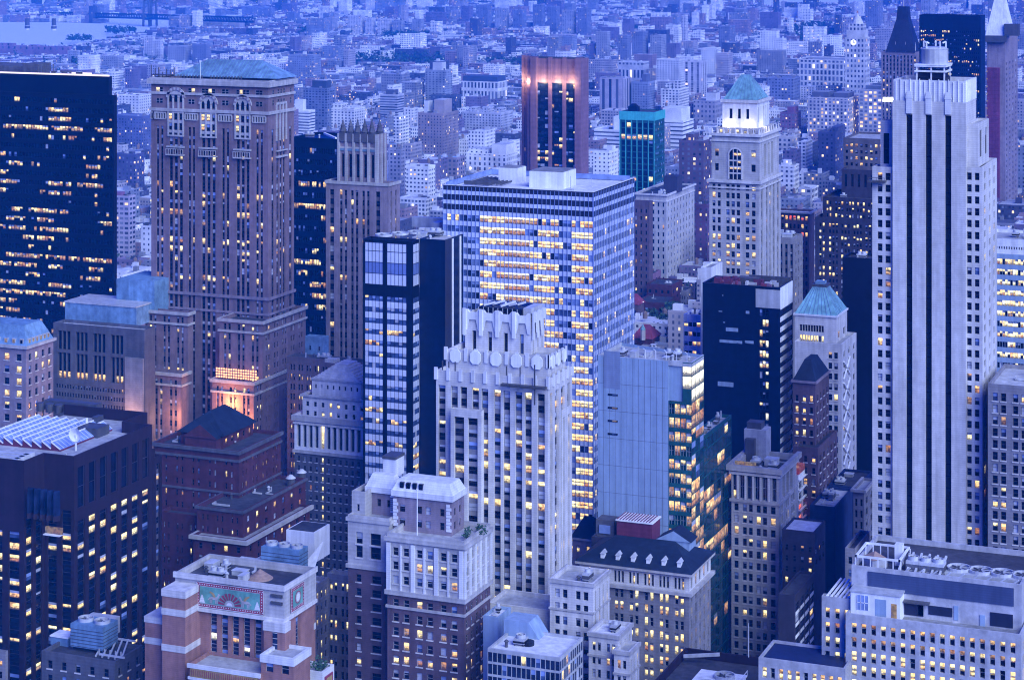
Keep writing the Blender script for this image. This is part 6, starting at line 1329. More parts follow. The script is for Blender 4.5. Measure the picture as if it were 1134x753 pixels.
# ================================================================ middle distance: walls whose windows are part of the wall's own pattern
def city_mat():
    m, nt, N, L, b = nmat('city_wall')
    def at(n): a = N.new('ShaderNodeAttribute'); a.attribute_name = n; return a
    def mt(op, *src):
        k = N.new('ShaderNodeMath'); k.operation = op
        for i, s in enumerate(src):
            if isinstance(s, (int, float)): k.inputs[i].default_value = s
            else: L.new(s, k.inputs[i])
        return k.outputs[0]
    tint, wp, w2 = at('tint'), at('wp'), at('w2')
    geo = N.new('ShaderNodeNewGeometry'); p = N.new('ShaderNodeSeparateXYZ'); L.new(geo.outputs['Position'], p.inputs[0])
    nn = N.new('ShaderNodeSeparateXYZ'); L.new(geo.outputs['True Normal'], nn.inputs[0])
    a = N.new('ShaderNodeSeparateXYZ'); L.new(wp.outputs['Vector'], a.inputs[0]); c = N.new('ShaderNodeSeparateXYZ'); L.new(w2.outputs['Vector'], c.inputs[0])
    u = mt('SUBTRACT', mt('MULTIPLY', p.outputs[1], nn.outputs[0]), mt('MULTIPLY', p.outputs[0], nn.outputs[1]))
    cu = mt('ADD', mt('DIVIDE', u, a.outputs[0]), mt('MULTIPLY', c.outputs[2], 7.31)); cv = mt('DIVIDE', p.outputs[2], a.outputs[1])
    fu, fv = mt('FRACT', cu), mt('FRACT', cv)
    mu = mt('LESS_THAN', mt('ABSOLUTE', mt('SUBTRACT', fu, .5)), mt('MULTIPLY', a.outputs[2], .5))
    mv = mt('LESS_THAN', mt('ABSOLUTE', mt('SUBTRACT', fv, .5)), mt('MULTIPLY', c.outputs[0], .5))
    wall = mt('LESS_THAN', mt('ABSOLUTE', nn.outputs[2]), .5)
    mask = mt('MULTIPLY', mt('MULTIPLY', mu, mv), wall)
    cell = N.new('ShaderNodeCombineXYZ'); L.new(mt('FLOOR', cu), cell.inputs[0]); L.new(mt('FLOOR', cv), cell.inputs[1]); L.new(mt('MULTIPLY', c.outputs[2], 913.0), cell.inputs[2])
    wnz = N.new('ShaderNodeTexWhiteNoise'); wnz.noise_dimensions = '3D'; L.new(cell.outputs[0], wnz.inputs['Vector'])
    sep = N.new('ShaderNodeSeparateColor'); L.new(wnz.outputs['Color'], sep.inputs[0])
    lit = mt('MULTIPLY', mt('LESS_THAN', wnz.outputs['Value'], c.outputs[1]), mask)
    n1 = N.new('ShaderNodeTexNoise'); n1.inputs['Scale'].default_value = .07; n1.inputs['Detail'].default_value = 5; L.new(geo.outputs['Position'], n1.inputs['Vector'])
    vr = N.new('ShaderNodeMapRange'); vr.inputs[1].default_value = .3; vr.inputs[2].default_value = .7; vr.inputs[3].default_value = .75; vr.inputs[4].default_value = 1.2; L.new(n1.outputs[0], vr.inputs[0])
    vm = N.new('ShaderNodeVectorMath'); vm.operation = 'SCALE'; L.new(tint.outputs['Color'], vm.inputs[0]); L.new(vr.outputs[0], vm.inputs[3])
    gl = N.new('ShaderNodeMix'); gl.data_type = 'RGBA'; gl.inputs[6].default_value = (.02, .025, .05, 1); gl.inputs[7].default_value = (.18, .2, .28, 1); L.new(mt('MULTIPLY', sep.outputs[0], sep.outputs[0]), gl.inputs[0])
    mx = N.new('ShaderNodeMix'); mx.data_type = 'RGBA'; L.new(mask, mx.inputs[0]); L.new(vm.outputs[0], mx.inputs[6]); L.new(gl.outputs[2], mx.inputs[7])
    L.new(mx.outputs[2], b.inputs['Base Color'])
    ec = N.new('ShaderNodeMix'); ec.data_type = 'RGBA'; ec.inputs[6].default_value = (1, .55, .22, 1); ec.inputs[7].default_value = (1, .9, .62, 1); L.new(sep.outputs[1], ec.inputs[0])
    L.new(ec.outputs[2], b.inputs['Emission Color']); L.new(mt('MULTIPLY', lit, mt('ADD', mt('MULTIPLY', sep.outputs[2], 1.0), .35)), b.inputs['Emission Strength'])
    rg = N.new('ShaderNodeMapRange'); rg.inputs[3].default_value = .85; rg.inputs[4].default_value = .25; L.new(mask, rg.inputs[0]); L.new(rg.outputs[0], b.inputs['Roughness'])
    b.inputs['Specular IOR Level'].default_value = .3
    m.cycles.emission_sampling = 'NONE'; MATS['city_wall'] = m
city_mat()
class FB:
    """boxes that carry their own wall colour and window pattern"""
    def __init__(s): s.mb = MB(); s.t = []; s.w = []; s.q = []
    def add(s, n, col, wp, w2): s.t += [(*col, 1.0)] * n; s.w += [wp] * n; s.q += [w2] * n
    def box(s, x0, x1, y0, y1, z0, z1, col, wp=(3, 3.4, .5), fy=.5, lit=.06, seed=0.0, roof=None):
        n = len(s.mb.f); s.mb.box(x0, x1, y0, y1, z0, z1); s.add(5, col, wp, (fy, lit, seed)); s.add(1, roof or col, (3, 3, 0), (0, 0, seed))
    def poly(s, pts, col): s.mb.poly(pts); s.add(1, col, (3, 3, 0), (0, 0, 0))
    def build(s, name, parent=None, kind=None):
        o = s.mb.build(name, 'city_wall', parent, kind); me = o.data
        for nm, ty, data, d in (('tint', 'FLOAT_COLOR', s.t, 'color'), ('wp', 'FLOAT_VECTOR', s.w, 'vector'), ('w2', 'FLOAT_VECTOR', s.q, 'vector')):
            a = me.attributes.new(nm, ty, 'FACE'); a.data.foreach_set(d, [v for t in data for v in t])
        return o
OCC = []          # footprints in use
KEEP = [(-40, 165, 4350, 56), (165, 285, 4250, 36)]         # (px from, px to, Y, lowest picture row that must stay in view)
def occ_from(bld_root, x0, x1, y0, y1): OCC.append((x0, x1, y0, y1))
PALE, LAV, GREY, BLUEG, BRICK, DARK = (.55, .54, .54), (.33, .30, .33), (.24, .23, .25), (.22, .25, .33), (.16, .085, .085), (.06, .06, .08)
SEED = [0.0]
def mid(name, label, pl, pr, pe, pt, pb, Y, col, wp=(3.2, 3.4, .5), fy=.5, lit=.05, roof=(.4, .4, .42), pents=(), setb=(), cat='building', group=None):
    """a building in the middle distance: walls, roof with parapet, penthouses (and stepped tiers)"""
    SEED[0] += 1.0; Y = max(Y, CAMZ * FPX / (pb + 12 - HORIZON) * _dir(pr)[1])     # far enough for its foot to stand where the photograph hides it
    x0, x1 = X_at(pl, Y), X_at(pr, Y); y1 = max(Y_at(pe, x1), Y + 6); S = S_at(pr, Y); z1 = Z_at(pr, pt, Y)
    r = thing(name, label, cat, (x1, Y, 0), group)
    f = FB(); f.box(x0, x1, Y, y1, 0, z1, col, wp, fy, lit, SEED[0], roof); f.build('wall', r)
    c = FB(); t = .5
    for a in ((x0 - .1, x1 + .1, Y - .1, Y + t), (x0 - .1, x1 + .1, y1 - t, y1 + .1), (x0 - .1, x0 + t, Y + t, y1 - t), (x1 - t, x1 + .1, Y + t, y1 - t)): c.box(*a, z1 - .3, z1 + 1.1, tuple(v * 1.1 for v in col), (3, 3, 0))
    ro = c.build('parapet', r)
    for (a, e, d0, d1, top, pc) in pents:           # share of width, share of depth, top picture row
        p = FB(); D = y1 - Y; yy = Y + D * d0
        p.box(x0 + (x1 - x0) * a, x0 + (x1 - x0) * e, yy, Y + D * d1, z1 + .02, Z_at(pr, top, Y), pc or col, wp if pc is None else (3, 3, 0), fy, lit, SEED[0] + .3, roof); p.build('penthouse', r)
    rng = random.Random(label); k = FB(); n = 0
    for _ in range(4):
        w = rng.uniform(1.5, 4)
        if x1 - x0 < w + 3 or y1 - Y < w + 3: continue
        xx, yy = rng.uniform(x0 + 1, x1 - w - 1), rng.uniform(Y + 1, y1 - w - 1); k.box(xx, xx + w, yy, yy + w, z1 + .02, z1 + rng.uniform(1, 3), rng.choice((PALE, GREY, DARK)), (3, 3, 0)); n += 1
    if n: k.build('roof_plant', r, 'stuff')
    OCC.append((x0, x1, Y, y1)); KEEP.append((pl, pe, Y, pb))
    return r, (x0, x1, Y, y1, z1)

# ---- brown granite tower with floodlit crown
b = Bld('granite_tower', 'dark glass tower with pink granite piers and a floodlit flared crown', 642, 1150)
S = b.s; x0, x1 = X_at(592, 1150), X_at(641, 1150); xl = X_at(571.5, 1150); z1, zg = b.z(66), b.z(93)
y1 = Y_at(651, x1); D = y1 - 1150; ch = D * .8
ring = [(xl, 1150 + ch), (x0, 1150), (x1, 1150), (x1, y1), (xl, y1)]
mb = MB(); ww = dict(fh=7.4, wh=4.6, top=1.5, n=9, wf=.9, mar=.02, lit=.13, run=(1, 3), dep=.2, frame=0, glass='navy_glass', pale=.06, sky=.1, rows={10: .5, 11: .6, 3: .4})
b.face(mb, (x0, 1150), (1, 0), x1 - x0, 0, zg, ww, S, 2)
Lc = math.hypot(x0 - xl, ch); b.face(mb, (xl, 1150 + ch), ((x0 - xl) / Lc, -ch / Lc), Lc, 0, zg, dict(ww, n=6), S, 2)
b.face(mb, (x1, 1150), (0, 1), y1 - 1150, 0, zg, None, S, 2); mb.build('wall', ['black_panel', 'black_metal'], b.root)
cm = MB(); cx, cy = sum(p[0] for p in ring) / 5, sum(p[1] for p in ring) / 5
inn = [(cx + (px - cx) * .975, cy + (py - cy) * .975) for px, py in ring]; cm.frus(ring, zg, inn, z1, 0); cm.build('crown', 'pink_granite', b.root)
pm = MB()
def pierm(xa, ya, wd): pm.box(xa - wd, xa + wd, ya - wd, ya + wd, 0, z1 + .8)
for t in (0, .36, .68, 1): pierm(x0 + (x1 - x0) * t, 1150, 1.0 if 0 < t < 1 else 1.9)
for t in (.0, .33, .66): pierm(xl + (x0 - xl) * t, 1150 + ch * (1 - t), 1.0)
pierm(x0 - 2.6, 1150 + ch * .18, 2.0); pm.box(x1 + .004, x1 + .5, 1150, y1, 0, z1); pm.build('piers', 'pink_granite', b.root)
for t in (.18, .52, .84): lamp('crown_floodlight', (x0 + (x1 - x0) * t, 1146.2, zg + .4), 2800, (1, .72, .38), .4)
for t in (.17, .5, .83): lamp('crown_floodlight', (xl + (x0 - xl) * t - 2.4, 1150 + ch * (1 - t) - 3.0, zg + .4), 2000, (1, .72, .38), .4)
rm = MB(); rm.poly([(a, c, z1 + .1) for a, c in inn]); rf = rm.build('roof', 'roof_dark', b.root); b.finish(); OCC.append((xl, x1, 1150, y1 + 8)); KEEP.append((569, 652, 1150, 200))

# ---- green glass tower
b = Bld('green_tower', 'teal glass office tower with a bright turquoise band round its top', 724, 1620)
q = b.tier(686.5, 724.5, 736, 125, None, 1620, 'green_panel', dict(fh=6.6, wh=5.4, top=12, n=6, wf=.7, lit=.16, pale=.0, sky=.02, dep=.4, frame=0, glass='dark_glass', run=(1, 2), rows={2: .95, 9: .5}, litk=('lit_pale', 'lit_warm')), dict(fh=6.6, wh=4.2, top=12, n=9, wf=.7, lit=.05, sky=.25, pale=.0, dep=.2, frame=0, glass='teal_glass'), 'roof_dark', .5)
mb = MB(); mb.box(q['x0'] - .5, q['x1'] + .5, 1619.4, 1619.98, b.z(134), b.z(124.5)); mb.box(q['x1'] + .004, q['x1'] + .6, 1620, q['y1'], b.z(134), b.z(124.5)); mb.build('top_band', 'teal_paint', b.root)
mb = MB(); mb.box(q['x0'] + 5, q['x0'] + 13, 1626, 1632, q['z1'] - .5, q['z1'] + 4); mb.cyl(q['x0'] + 9, 1629, q['z1'] + 4, q['z1'] + 6, 4, 1.5, 10); mb.build('penthouse', 'black_metal', b.root)
mb = MB()
for k in range(7): xx = q['x0'] + (q['x1'] - q['x0']) * k / 6; mb.box(xx - .25, xx + .25, 1619.5, 1619.99, 0, b.z(134))
mb.build('mullions', 'teal_paint', b.root); b.finish(); OCC.append((q['x0'], q['x1'], 1620, q['y1'])); KEEP.append((686, 737, 1620, 215))

# ---- slim tower with green pyramid
b = Bld('pyramid_tower', 'slim pale stone tower with floodlit attic under a green copper pyramid', 840, 820)
S = b.s
sf = dict(fh=9.3, wh=6.2, top=4, G=[(.06, .23, 2), (.34, .62, 3), (.73, .93, 2)], gg=.25, lit=.22, pale=.1, dep=.5, rows={0: .6, 10: .7, 9: .35, 8: .3})
sr = dict(fh=9.3, wh=6.2, top=6, G=[(.10, .18, 1), (.32, .40, 1), (.48, .56, 1), (.64, .72, 1), (.84, .92, 1)], lit=.05, dep=.6, strip=1)
q = b.tier(785.5, 840.5, 864.5, 202, None, 818, 'limestone', sf, sr, 'roof_mid', .5)
q2 = b.tier(788, 841, 862.5, 150, 202, 821, 'limestone', dict(fh=16, wh=8, top=17, G=[(.07, .15, 1), (.83, .92, 1)], lit=.4, maxr=3, dep=.5), dict(fh=60, wh=36, top=12, G=[(.24, .34, 1), (.42, .52, 1), (.60, .70, 1)], maxr=1, dep=.8, lit=0, frame=0), 'roof_mid', .8)
for t in (q, q2): b.band(t, t['z1'] - .8, 1.1, .9, 'pale_stone'); b.band(t, t['z1'] - 3.0, .6, .5, 'pale_stone', 'string_course')
W = q2['x1'] - q2['x0']; cxx = q2['x0'] + W * .5; r = W * .125; zc = b.z(173, 821)
mb = MB(); pts = [(cxx + r * math.cos(math.pi * k / 12), q2['y0'] - .1, zc + r * math.sin(math.pi * k / 12)) for k in range(13)]
mb.poly([(cxx - r, q2['y0'] - .1, b.z(200, 821)), (cxx + r, q2['y0'] - .1, b.z(200, 821))] + pts); mb.build('arched_window', 'dark_glass', b.root)
mb = MB()
for k in range(12):
    a0, a1 = math.pi * k / 12, math.pi * (k + 1) / 12; R1, R0 = r * 1.25, r; P = lambda R_1, a: (cxx + R_1 * math.cos(a), q2['y0'] - .4, zc + R_1 * math.sin(a)); mb.quad(P(R0, a0), P(R1, a0), P(R1, a1), P(R0, a1))
for e in (-1, 1): mb.box(cxx + e * r * 1.12 - r * .13, cxx + e * r * 1.12 + r * .13, q2['y0'] - .4, q2['y0'] - .004, b.z(200, 821), zc)
for f in (-.33, .33): mb.box(cxx + f * r - .15, cxx + f * r + .15, q2['y0'] - .3, q2['y0'] - .12, b.z(200, 821), zc + r * .9)
for py in (180, 187, 194): mb.box(cxx - r, cxx + r, q2['y0'] - .28, q2['y0'] - .12, b.z(py, 821), b.z(py - 1.6, 821))
mb.build('arch_surround', 'pale_stone', b.root)
for k in range(3):
    for py in (185, 178, 170): 
        if b.rng.random() < .55: b.wins.append(((cxx + (k - 1) * r * .66, q2['y0'] - .15, b.z(py + 4, 821)), 0.0, r * .5, 3.2 * S, ('lit_warm', 'lit_warm', 1.0), 0))
g2 = b.tier(793, 840, 857, 143, 150, 823, 'limestone', dict(fh=9, wh=3.4, top=2, n=5, wf=.35, lit=.6, maxr=1, dep=.4), dict(fh=9, wh=3.4, top=2, n=5, wf=.3, maxr=1), 'roof_mid', .5)
crb = b.tier(800, 838.5, 852, 112.5, 143, 826, 'white_brick', dict(fh=30, wh=11, top=9, G=[(.20, .29, 1), (.44, .53, 1), (.68, .77, 1)], lit=0, pale=0, maxr=1, dep=.7, frame=0), dict(fh=30, wh=17, top=7, n=5, wf=.35, maxr=1, lit=0, dep=.6, frame=0), None, 1, 'attic_wall')
b.band(crb, crb['z1'] - .8, 1.2, .7, 'pale_stone')
mb = MB(); a, c, e, f = crb['x0'] + .3, crb['x1'] - .3, crb['y0'] + .3, crb['y1'] - .3; mx, my = (a + c) / 2, (e + f) / 2; z0_ = crb['z1'] + .45; zt = Z_at(826, 83.5, 833)
mb.frus([(a, e), (c, e), (c, f), (a, f)], z0_, [(mx - 2.0, my - .6), (mx + 2.0, my - .6), (mx + 2.0, my + .6), (mx - 2.0, my + .6)], zt)
for k in range(1, 8): t = k / 8; mb.beam((a + (c - a) * t, e - .05, z0_), (mx - 2 + 4 * t, my - .65, zt), .16, 1); mb.beam((c + .05, e + (f - e) * t, z0_), (mx + 2.05, my - .6 + 1.2 * t, zt), .16, 1)
mb.build('pyramid_roof', ['copper', 'copper_blue'], b.root)
for k in range(9):
    ub = MB(); t = k / 8; xx = q2['x0'] + (q2['x1'] - q2['x0']) * t; ub.cyl(xx, q2['y0'] + .2, q2['z1'] + .2, q2['z1'] + 2.4, .5, .15, 6); ub.build('urn', 'pale_stone', b.root)
    ub = MB(); yy = q2['y0'] + (q2['y1'] - q2['y0']) * t; ub.cyl(q2['x1'] - .2, yy, q2['z1'] + .2, q2['z1'] + 2.4, .5, .15, 6); ub.build('urn', 'pale_stone', b.root)
for t in (.2, .8): lamp('attic_floodlight', (crb['x0'] + (crb['x1'] - crb['x0']) * t, crb['y0'] - 2.4, g2['z1'] + .8), 420, (1, .86, .50), .4)
lamp('attic_floodlight', (crb['x1'] + 2.2, crb['y0'] + 6, g2['z1'] + .8), 300, (1, .90, .60), .4)
b.finish(); OCC.append((q['x0'], q['x1'], 815, q['y1'])); KEEP.append((784, 866, 818, 320))

# ---- ornate white corner hotel and neighbours
b = Bld('ornate_hotel', 'tall ornate pale building with a bright white windowed flank below the green tower', 738, 1400)
hf = dict(fh=8.2, wh=4.6, top=9, n=6, wf=.34, lit=.08, pale=.1, dep=.4, frame=0)
q = b.tier(704, 738, 769, 216, None, 1400, 'limestone', hf, dict(hf, n=9, wf=.3, lit=.03, sky=.3), 'roof_dark', 1.0, clutter=6)
b.band(q, q['z1'] - .8, 1.2, 1.1, 'pale_stone'); b.band(q, q['z1'] - 5, .8, .5, 'pale_stone', 'string_course')
mb = MB(); mb.box(X_at(735, 1420), X_at(750, 1420), 1420, 1432, q['z1'] - 1, Z_at(750, 196, 1420)); mb.build('penthouse', 'dark_brick', q['roof'])
b.finish(); OCC.append((q['x0'], q['x1'], 1400, q['y1'])); KEEP.append((703, 770, 1400, 318))
b = Bld('brown_slab', 'slender brown brick apartment slab tucked behind the glass slab beside the white-flanked hotel', 719, 1330)
q = b.tier(690, 719, 723, 224, None, 1330, 'brown_brick', dict(fh=8, wh=4.4, top=8, n=5, wf=.3, lit=.06, frame=0, dep=.3), None, 'roof_dark', .8); b.finish(); OCC.append((q['x0'], q['x1'], 1330, q['y1'])); KEEP.append((690, 723, 1330, 315))
b = Bld('dark_brick_block', 'massive dark brick block with triple windows, many lit, left of the three-striped pale tower', 985, 900)
tf = dict(fh=6.9, wh=4.0, top=6, G=[(.06, .13, 2), (.19, .31, 3), (.355, .47, 3), (.52, .63, 3), (.68, .80, 3), (.86, .96, 3)], gg=.3, lit=.3, pale=.25, dep=.4, frame=0, rows={0: .6, 2: .4, 7: .6, 8: .8}, litk=('lit_pale', 'lit_warm', 'lit_pale'))
q = b.tier(902.5, 985, 1000, 245, None, 900, 'dark_brick', tf, None, 'roof_dark', .8); b.tier(911, 985, 1000, 222, 245, 906, 'dark_brick', dict(tf, rows={0: .7, 1: .4}, top=4), None, 'roof_dark', .8, clutter=4)
b.tier(932, 985, 1000, 190, 222, 915, 'dark_brick', dict(fh=50, wh=14, top=5, n=7, wf=.4, lit=0, maxr=1, frame=0, pale=0), None, 'roof_dark', .8); b.tier(934, 985, 1000, 155, 192, 922, 'spandrel', dict(fh=7, wh=3.6, top=6, n=9, wf=.5, lit=.15, frame=0), None, 'roof_mid', .8); b.finish(); OCC.append((q['x0'], q['x1'], 900, q['y1'])); KEEP.append((902, 985, 900, 330))
b = Bld('cornice_building', 'brown stone building whose top row of windows glows red and orange', 896, 955)
q = b.tier(855, 896, 902, 236, None, 955, 'brown_brick', dict(fh=9, wh=5, top=4, n=9, wf=.55, lit=.1, pale=.3, dep=.3, frame=0, rows={0: .95}, litk=('lit_warm', 'lit_red', 'lit_warm')), None, 'roof_pale', .8); b.band(q, q['z1'] - .5, .8, .9, 'limestone'); b.finish(); OCC.append((q['x0'], q['x1'], 955, q['y1'])); KEEP.append((864, 902, 955, 300))
b = Bld('grey_pier_building', 'narrow grey building with tall piers standing below the red-windowed cornice building', 880, 880)
q = b.tier(850, 880, 889, 264, None, 880, 'grey_stone', dict(fh=9, wh=5, top=7, n=5, wf=.5, strip=1, lit=.04, frame=0, dep=.5), dict(fh=9, wh=5, top=7, n=3, wf=.4, frame=0, lit=.03), 'roof_mid', .8, clutter=4); b.finish(); OCC.append((q['x0'], q['x1'], 880, q['y1'])); KEEP.append((864, 889, 880, 310))

# ---- distant landmarks on the right
b = Bld('shrouded_tower', 'distant gothic tower whose tall pyramid roof is wrapped in dark cloth', 1018, 1900, nwin=40)
q = b.tier(976, 1016, 1022, 58, None, 1900, 'lav_brick', dict(fh=4.6, wh=2.6, top=4, n=10, wf=.5, lit=.06, frame=0, strip=1, dep=.5), None, 'roof_dark', .5)
mb = MB(); x0, x1, y0, y1 = (q[k] for k in ('x0', 'x1', 'y0', 'y1')); mx, my = (x0 + x1) / 2 + 1.5, y0 + 12; zA = q['z1']
def sq(h): return [(mx - h, my - h), (mx + h, my - h), (mx + h, my + h), (mx - h, my + h)]
prof = [(13.5, 0), (11.5, Z_at(996, 48, 1900) - zA), (8.5, Z_at(996, 35, 1900) - zA), (5.6, Z_at(996, 22, 1900) - zA), (4.6, Z_at(996, 8, 1900) - zA)]
for (h0, a), (h1, c) in zip(prof, prof[1:]): mb.frus(sq(h0), zA + a, sq(h1), zA + c - .002)
mb.build('shrouded_roof', 'spandrel_dark', b.root)
mb = MB()
for k in range(4): mb.cyl(x0 + 4 + k * 9, y0 + .3, zA - .5, zA + 9, .5, .1, 6)
mb.cyl(mx, my, zA + prof[-1][1], zA + prof[-1][1] + 9, .4, .1, 6); mb.build('spires', 'pale_stone', b.root); b.finish(); OCC.append((x0, x1, y0, y1)); KEEP.append((970, 1020, 1900, 90))
b = Bld('dark_slab', 'distant plain black slab with a few rows of lit windows', 1075, 1700, nwin=40)
q = b.tier(1018, 1086, 1091, 18, None, 1700, 'black_panel', dict(fh=4.7, wh=2.4, top=17, n=30, wf=.6, lit=.16, run=(2, 6), frame=0, dep=.3, pale=.04, rows={0: .45, 1: .3, 2: .5}), None, 'black_metal', .5); b.finish(); OCC.append((q['x0'], q['x1'], 1700, q['y1'])); KEEP.append((1018, 1091, 1700, 130))
b = Bld('scaffolded_tower', 'distant white spired tower wrapped in reddish lit scaffold netting', 1112, 1850, nwin=40)
S = b.s; q = b.tier(1093, 1113, 1127, 40, None, 1850, 'lav_brick', None, dict(fh=6, wh=3, top=30, n=4, wf=.3, lit=0, frame=0), 'roof_dark', .5)
mb = MB(); mx, my = (q['x0'] + q['x1']) / 2 + 2, (q['y0'] + q['y1']) / 2; zA = q['z1']
h = (q['x1'] - q['x0']) * .72; my = q['y0'] + h; mb.frus([(mx - h, my - h), (mx + h, my - h), (mx + h, my + h), (mx - h, my + h)], zA, [(mx - h * .35, my - h * .35), (mx + h * .35, my - h * .35), (mx + h * .35, my + h * .35), (mx - h * .35, my + h * .35)], Z_at(1108, -4, 1850)); mb.cyl(mx, my, Z_at(1108, -4, 1850), Z_at(1108, -22, 1850), h * .4, .2, 8); mb.build('spire', 'white_paint', b.root)
mb = MB(); zn = Z_at(1100, 75, 1850); xa = q['x0'] + .5; xb = X_at(1107, 1848); mb.box(xa, xb, 1847.6, 1849.9, 0, zn, 0)
mb.build('scaffold_net', 'scaffold_net', b.root)
mb = MB()
for k in range(12): mb.box(xa + (xb - xa) * k / 11 - .12, xa + (xb - xa) * k / 11 + .12, 1847.2, 1847.55, 0, zn)
for k in range(44): zz = zn - 2 - k * 3.6; mb.box(xa, xb, 1847.2, 1847.5, zz, zz + .3) if zz > 0 else None
mb.build('scaffold', 'red_tile', b.root)
for k in range(22):
    zz = zn - 4 - k * 6.4
    if zz < 4: break
    lb = MB(); lb.box(xa - .5, xa + .5, 1846.5, 1847.1, zz, zz + 1.2); lb.build('scaffold_lamp', 'lit_pale', b.root)
mb = MB(); mb.box(X_at(1091, 1846), X_at(1114, 1846), 1845, 1850, Z_at(1100, 47, 1846), Z_at(1100, 40, 1846)); mb.box(X_at(1112, 1848), X_at(1128, 1848), 1848, 1856, Z_at(1120, 40, 1848), Z_at(1120, 27, 1848)); mb.build('work_deck', 'dark_steel', b.root); b.finish(); OCC.append((q['x0'], q['x1'], 1850, q['y1'])); KEEP.append((1090, 1130, 1850, 230))
# clock tower
r, bx = mid('clock_building', 'long white columned office building at the foot of the clock tower', 883, 950, 961, 68, 100, 2850, (.52, .51, .52), (6, 9, .55), .7, .1, (.3, .3, .32))
r = thing('clock_tower', 'distant white clock tower with a lantern top and a lit dial', 'tower', (X_at(957, 2850), 2850, 0))
f = FB(); xa, xb = X_at(935.5, 2845), X_at(958.5, 2845); W = xb - xa; z = lambda py: Z_at(950, py, 2845)
f.box(xa, xb, 2845, 2845 + W, 0, z(42), (.5, .49, .5), (5, 7, .45), .5, .05, 3.0); f.box(xa + W * .08, xb - W * .08, 2846, 2844 + W, z(42), z(34), (.52, .51, .52), (3, 3, 0)); f.box(xa + W * .16, xb - W * .16, 2848, 2842 + W, z(34), z(27), (.5, .49, .5), (5, 12, .5), .8, 0, 4.0); f.build('shaft', r)
mb = MB(); mb.cyl((xa + xb) / 2, 2845 + W / 2, z(27), z(19), W * .30, W * .14, 12); mb.cyl((xa + xb) / 2, 2845 + W / 2, z(19), z(15), W * .1, .3, 10); mb.build('lantern', 'pale_stone', r)
mb = MB(); cx = xa + W * .42; mb.poly([(cx + 4.0 * math.cos(k * math.pi / 8), 2844.6, z(47.5) + 4.0 * math.sin(k * math.pi / 8)) for k in range(16)], 0)
mb.beam((cx, 2844.3, z(47.5)), (cx, 2844.3, z(47.5) + 3.2), .6, 1); mb.beam((cx, 2844.3, z(47.5)), (cx + 2.2, 2844.3, z(47.5) - .6), .7, 1); mb.build('clock_face', [glow_mat('clock_glow', (.85, .9, 1), .9, 'NONE').name, 'dark_steel'], r)
mb = MB(); mb.cyl((xa + xb) / 2, 2845 + W / 2, z(15), z(12.5), 1.6, .6, 8); mb.build('beacon', 'lit_red', r); OCC.append((xa, xb, 2840, 2845 + W)); KEEP.append((933, 962, 2845, 95))

# ---- power station and bridge, top left
r, bx = mid('power_station', 'long mauve brick power station with two banded chimneys by the river', -30, 74, 80, 53, 82, 3480, (.24, .15, .22), (14, 60, .25), .5, .04, (.2, .16, .2), pents=((.25, .42, .1, .8, 50, None), (.60, .68, .1, .8, 51, None), (.84, 1.0, .0, 1, 52, None)))
for px in (27, 56.5):
    mb = MB(); xx = X_at(px, 3520); zt = Z_at(px, 21, 3520); mb.cyl(xx, 3530, 50, zt - 14, 5.2, 4.3, 14, 0); mb.cyl(xx, 3530, zt - 14, zt, 4.6, 4.4, 14, 1)
    for q_ in (.35, .6): mb.cyl(xx, 3530, 50 + (zt - 64) * q_, 50 + (zt - 64) * q_ + 2.5, 5.4, 5.4, 14, 1)
    mb.build('chimney', ['white_brick', 'dark_stone'], r)
br = thing('suspension_bridge', 'long steel truss suspension bridge crossing the pale river', 'bridge', (X_at(160, 4600), 4600, 0))
A = Vector((X_at(-60, 5250), 5250, 46)); Bp = Vector((X_at(162, 4620), 4620, 46)); Cp = Vector((X_at(275, 4330), 4330, 40))
Zd = Z_at(162, 21, 4620); A.z = Z_at(-60, 15.5, 5250); Bp.z = Zd; Cp.z = Z_at(275, 25, 4330)
mb = MB()
for a, c in ((A, Bp), (Bp, Cp)):
    n = int((c - a).length / 14); w = Vector((14, 26, 0)).normalized() * 13
    for off in (w * 0, w):
        mb.beam(a + off, c + off, 3.0); mb.beam(a + off + Vector((0, 0, 11)), c + off + Vector((0, 0, 11)), 2.2)
        for k in range(n):
            p, q_ = a.lerp(c, k / n) + off, a.lerp(c, (k + 1) / n) + off; mb.beam(p, q_ + Vector((0, 0, 11)), 1.1); mb.beam(q_, p + Vector((0, 0, 11)), 1.1)
    for k in range(n): p = a.lerp(c, k / n); mb.beam(p, p + w, 1.2)
mb.build('deck_truss', 'navy_wall', br)
mb = MB()
for off in (0, 24):
    for e in (-9, 9):
        mb.beam((Bp.x + e + off * .3, Bp.y + off, 0), (Bp.x + e * .6 + off * .3, Bp.y + off, 104), 4.5)
    for zz in (18, 60, 75, 90): mb.beam((Bp.x - 9 + off * .3, Bp.y + off, zz), (Bp.x + 9 + off * .3, Bp.y + off, zz), 3); mb.beam((Bp.x - 9 + off * .3, Bp.y + off, zz), (Bp.x + 8 + off * .3, Bp.y + off, zz + 14), 2)
for e in (-8, 8): mb.beam((Bp.x + e, Bp.y, 95), (Bp.x + e + 7, Bp.y + 24, 95), 3)
mb.build('pylon', 'dark_stone', br)
mb = MB()
for off in (0, 24):
    top = Vector((Bp.x + off * .3, Bp.y + off, 104))
    for d, n in ((A, 20), (Cp, 10)):
        pr_ = top
        for k in range(1, n + 1):
            t = k / n; p = Bp.lerp(d, t); h = 14 + (104 - Bp.z - 14) * (1 - t) ** 2 if d is A else 14 + (104 - Bp.z - 14) * (1 - t); nx_ = Vector((p.x + off * .3, p.y + off, p.z + h)); mb.beam(pr_, nx_, 1.1); pr_ = nx_
mb.build('cables', 'steel', br)
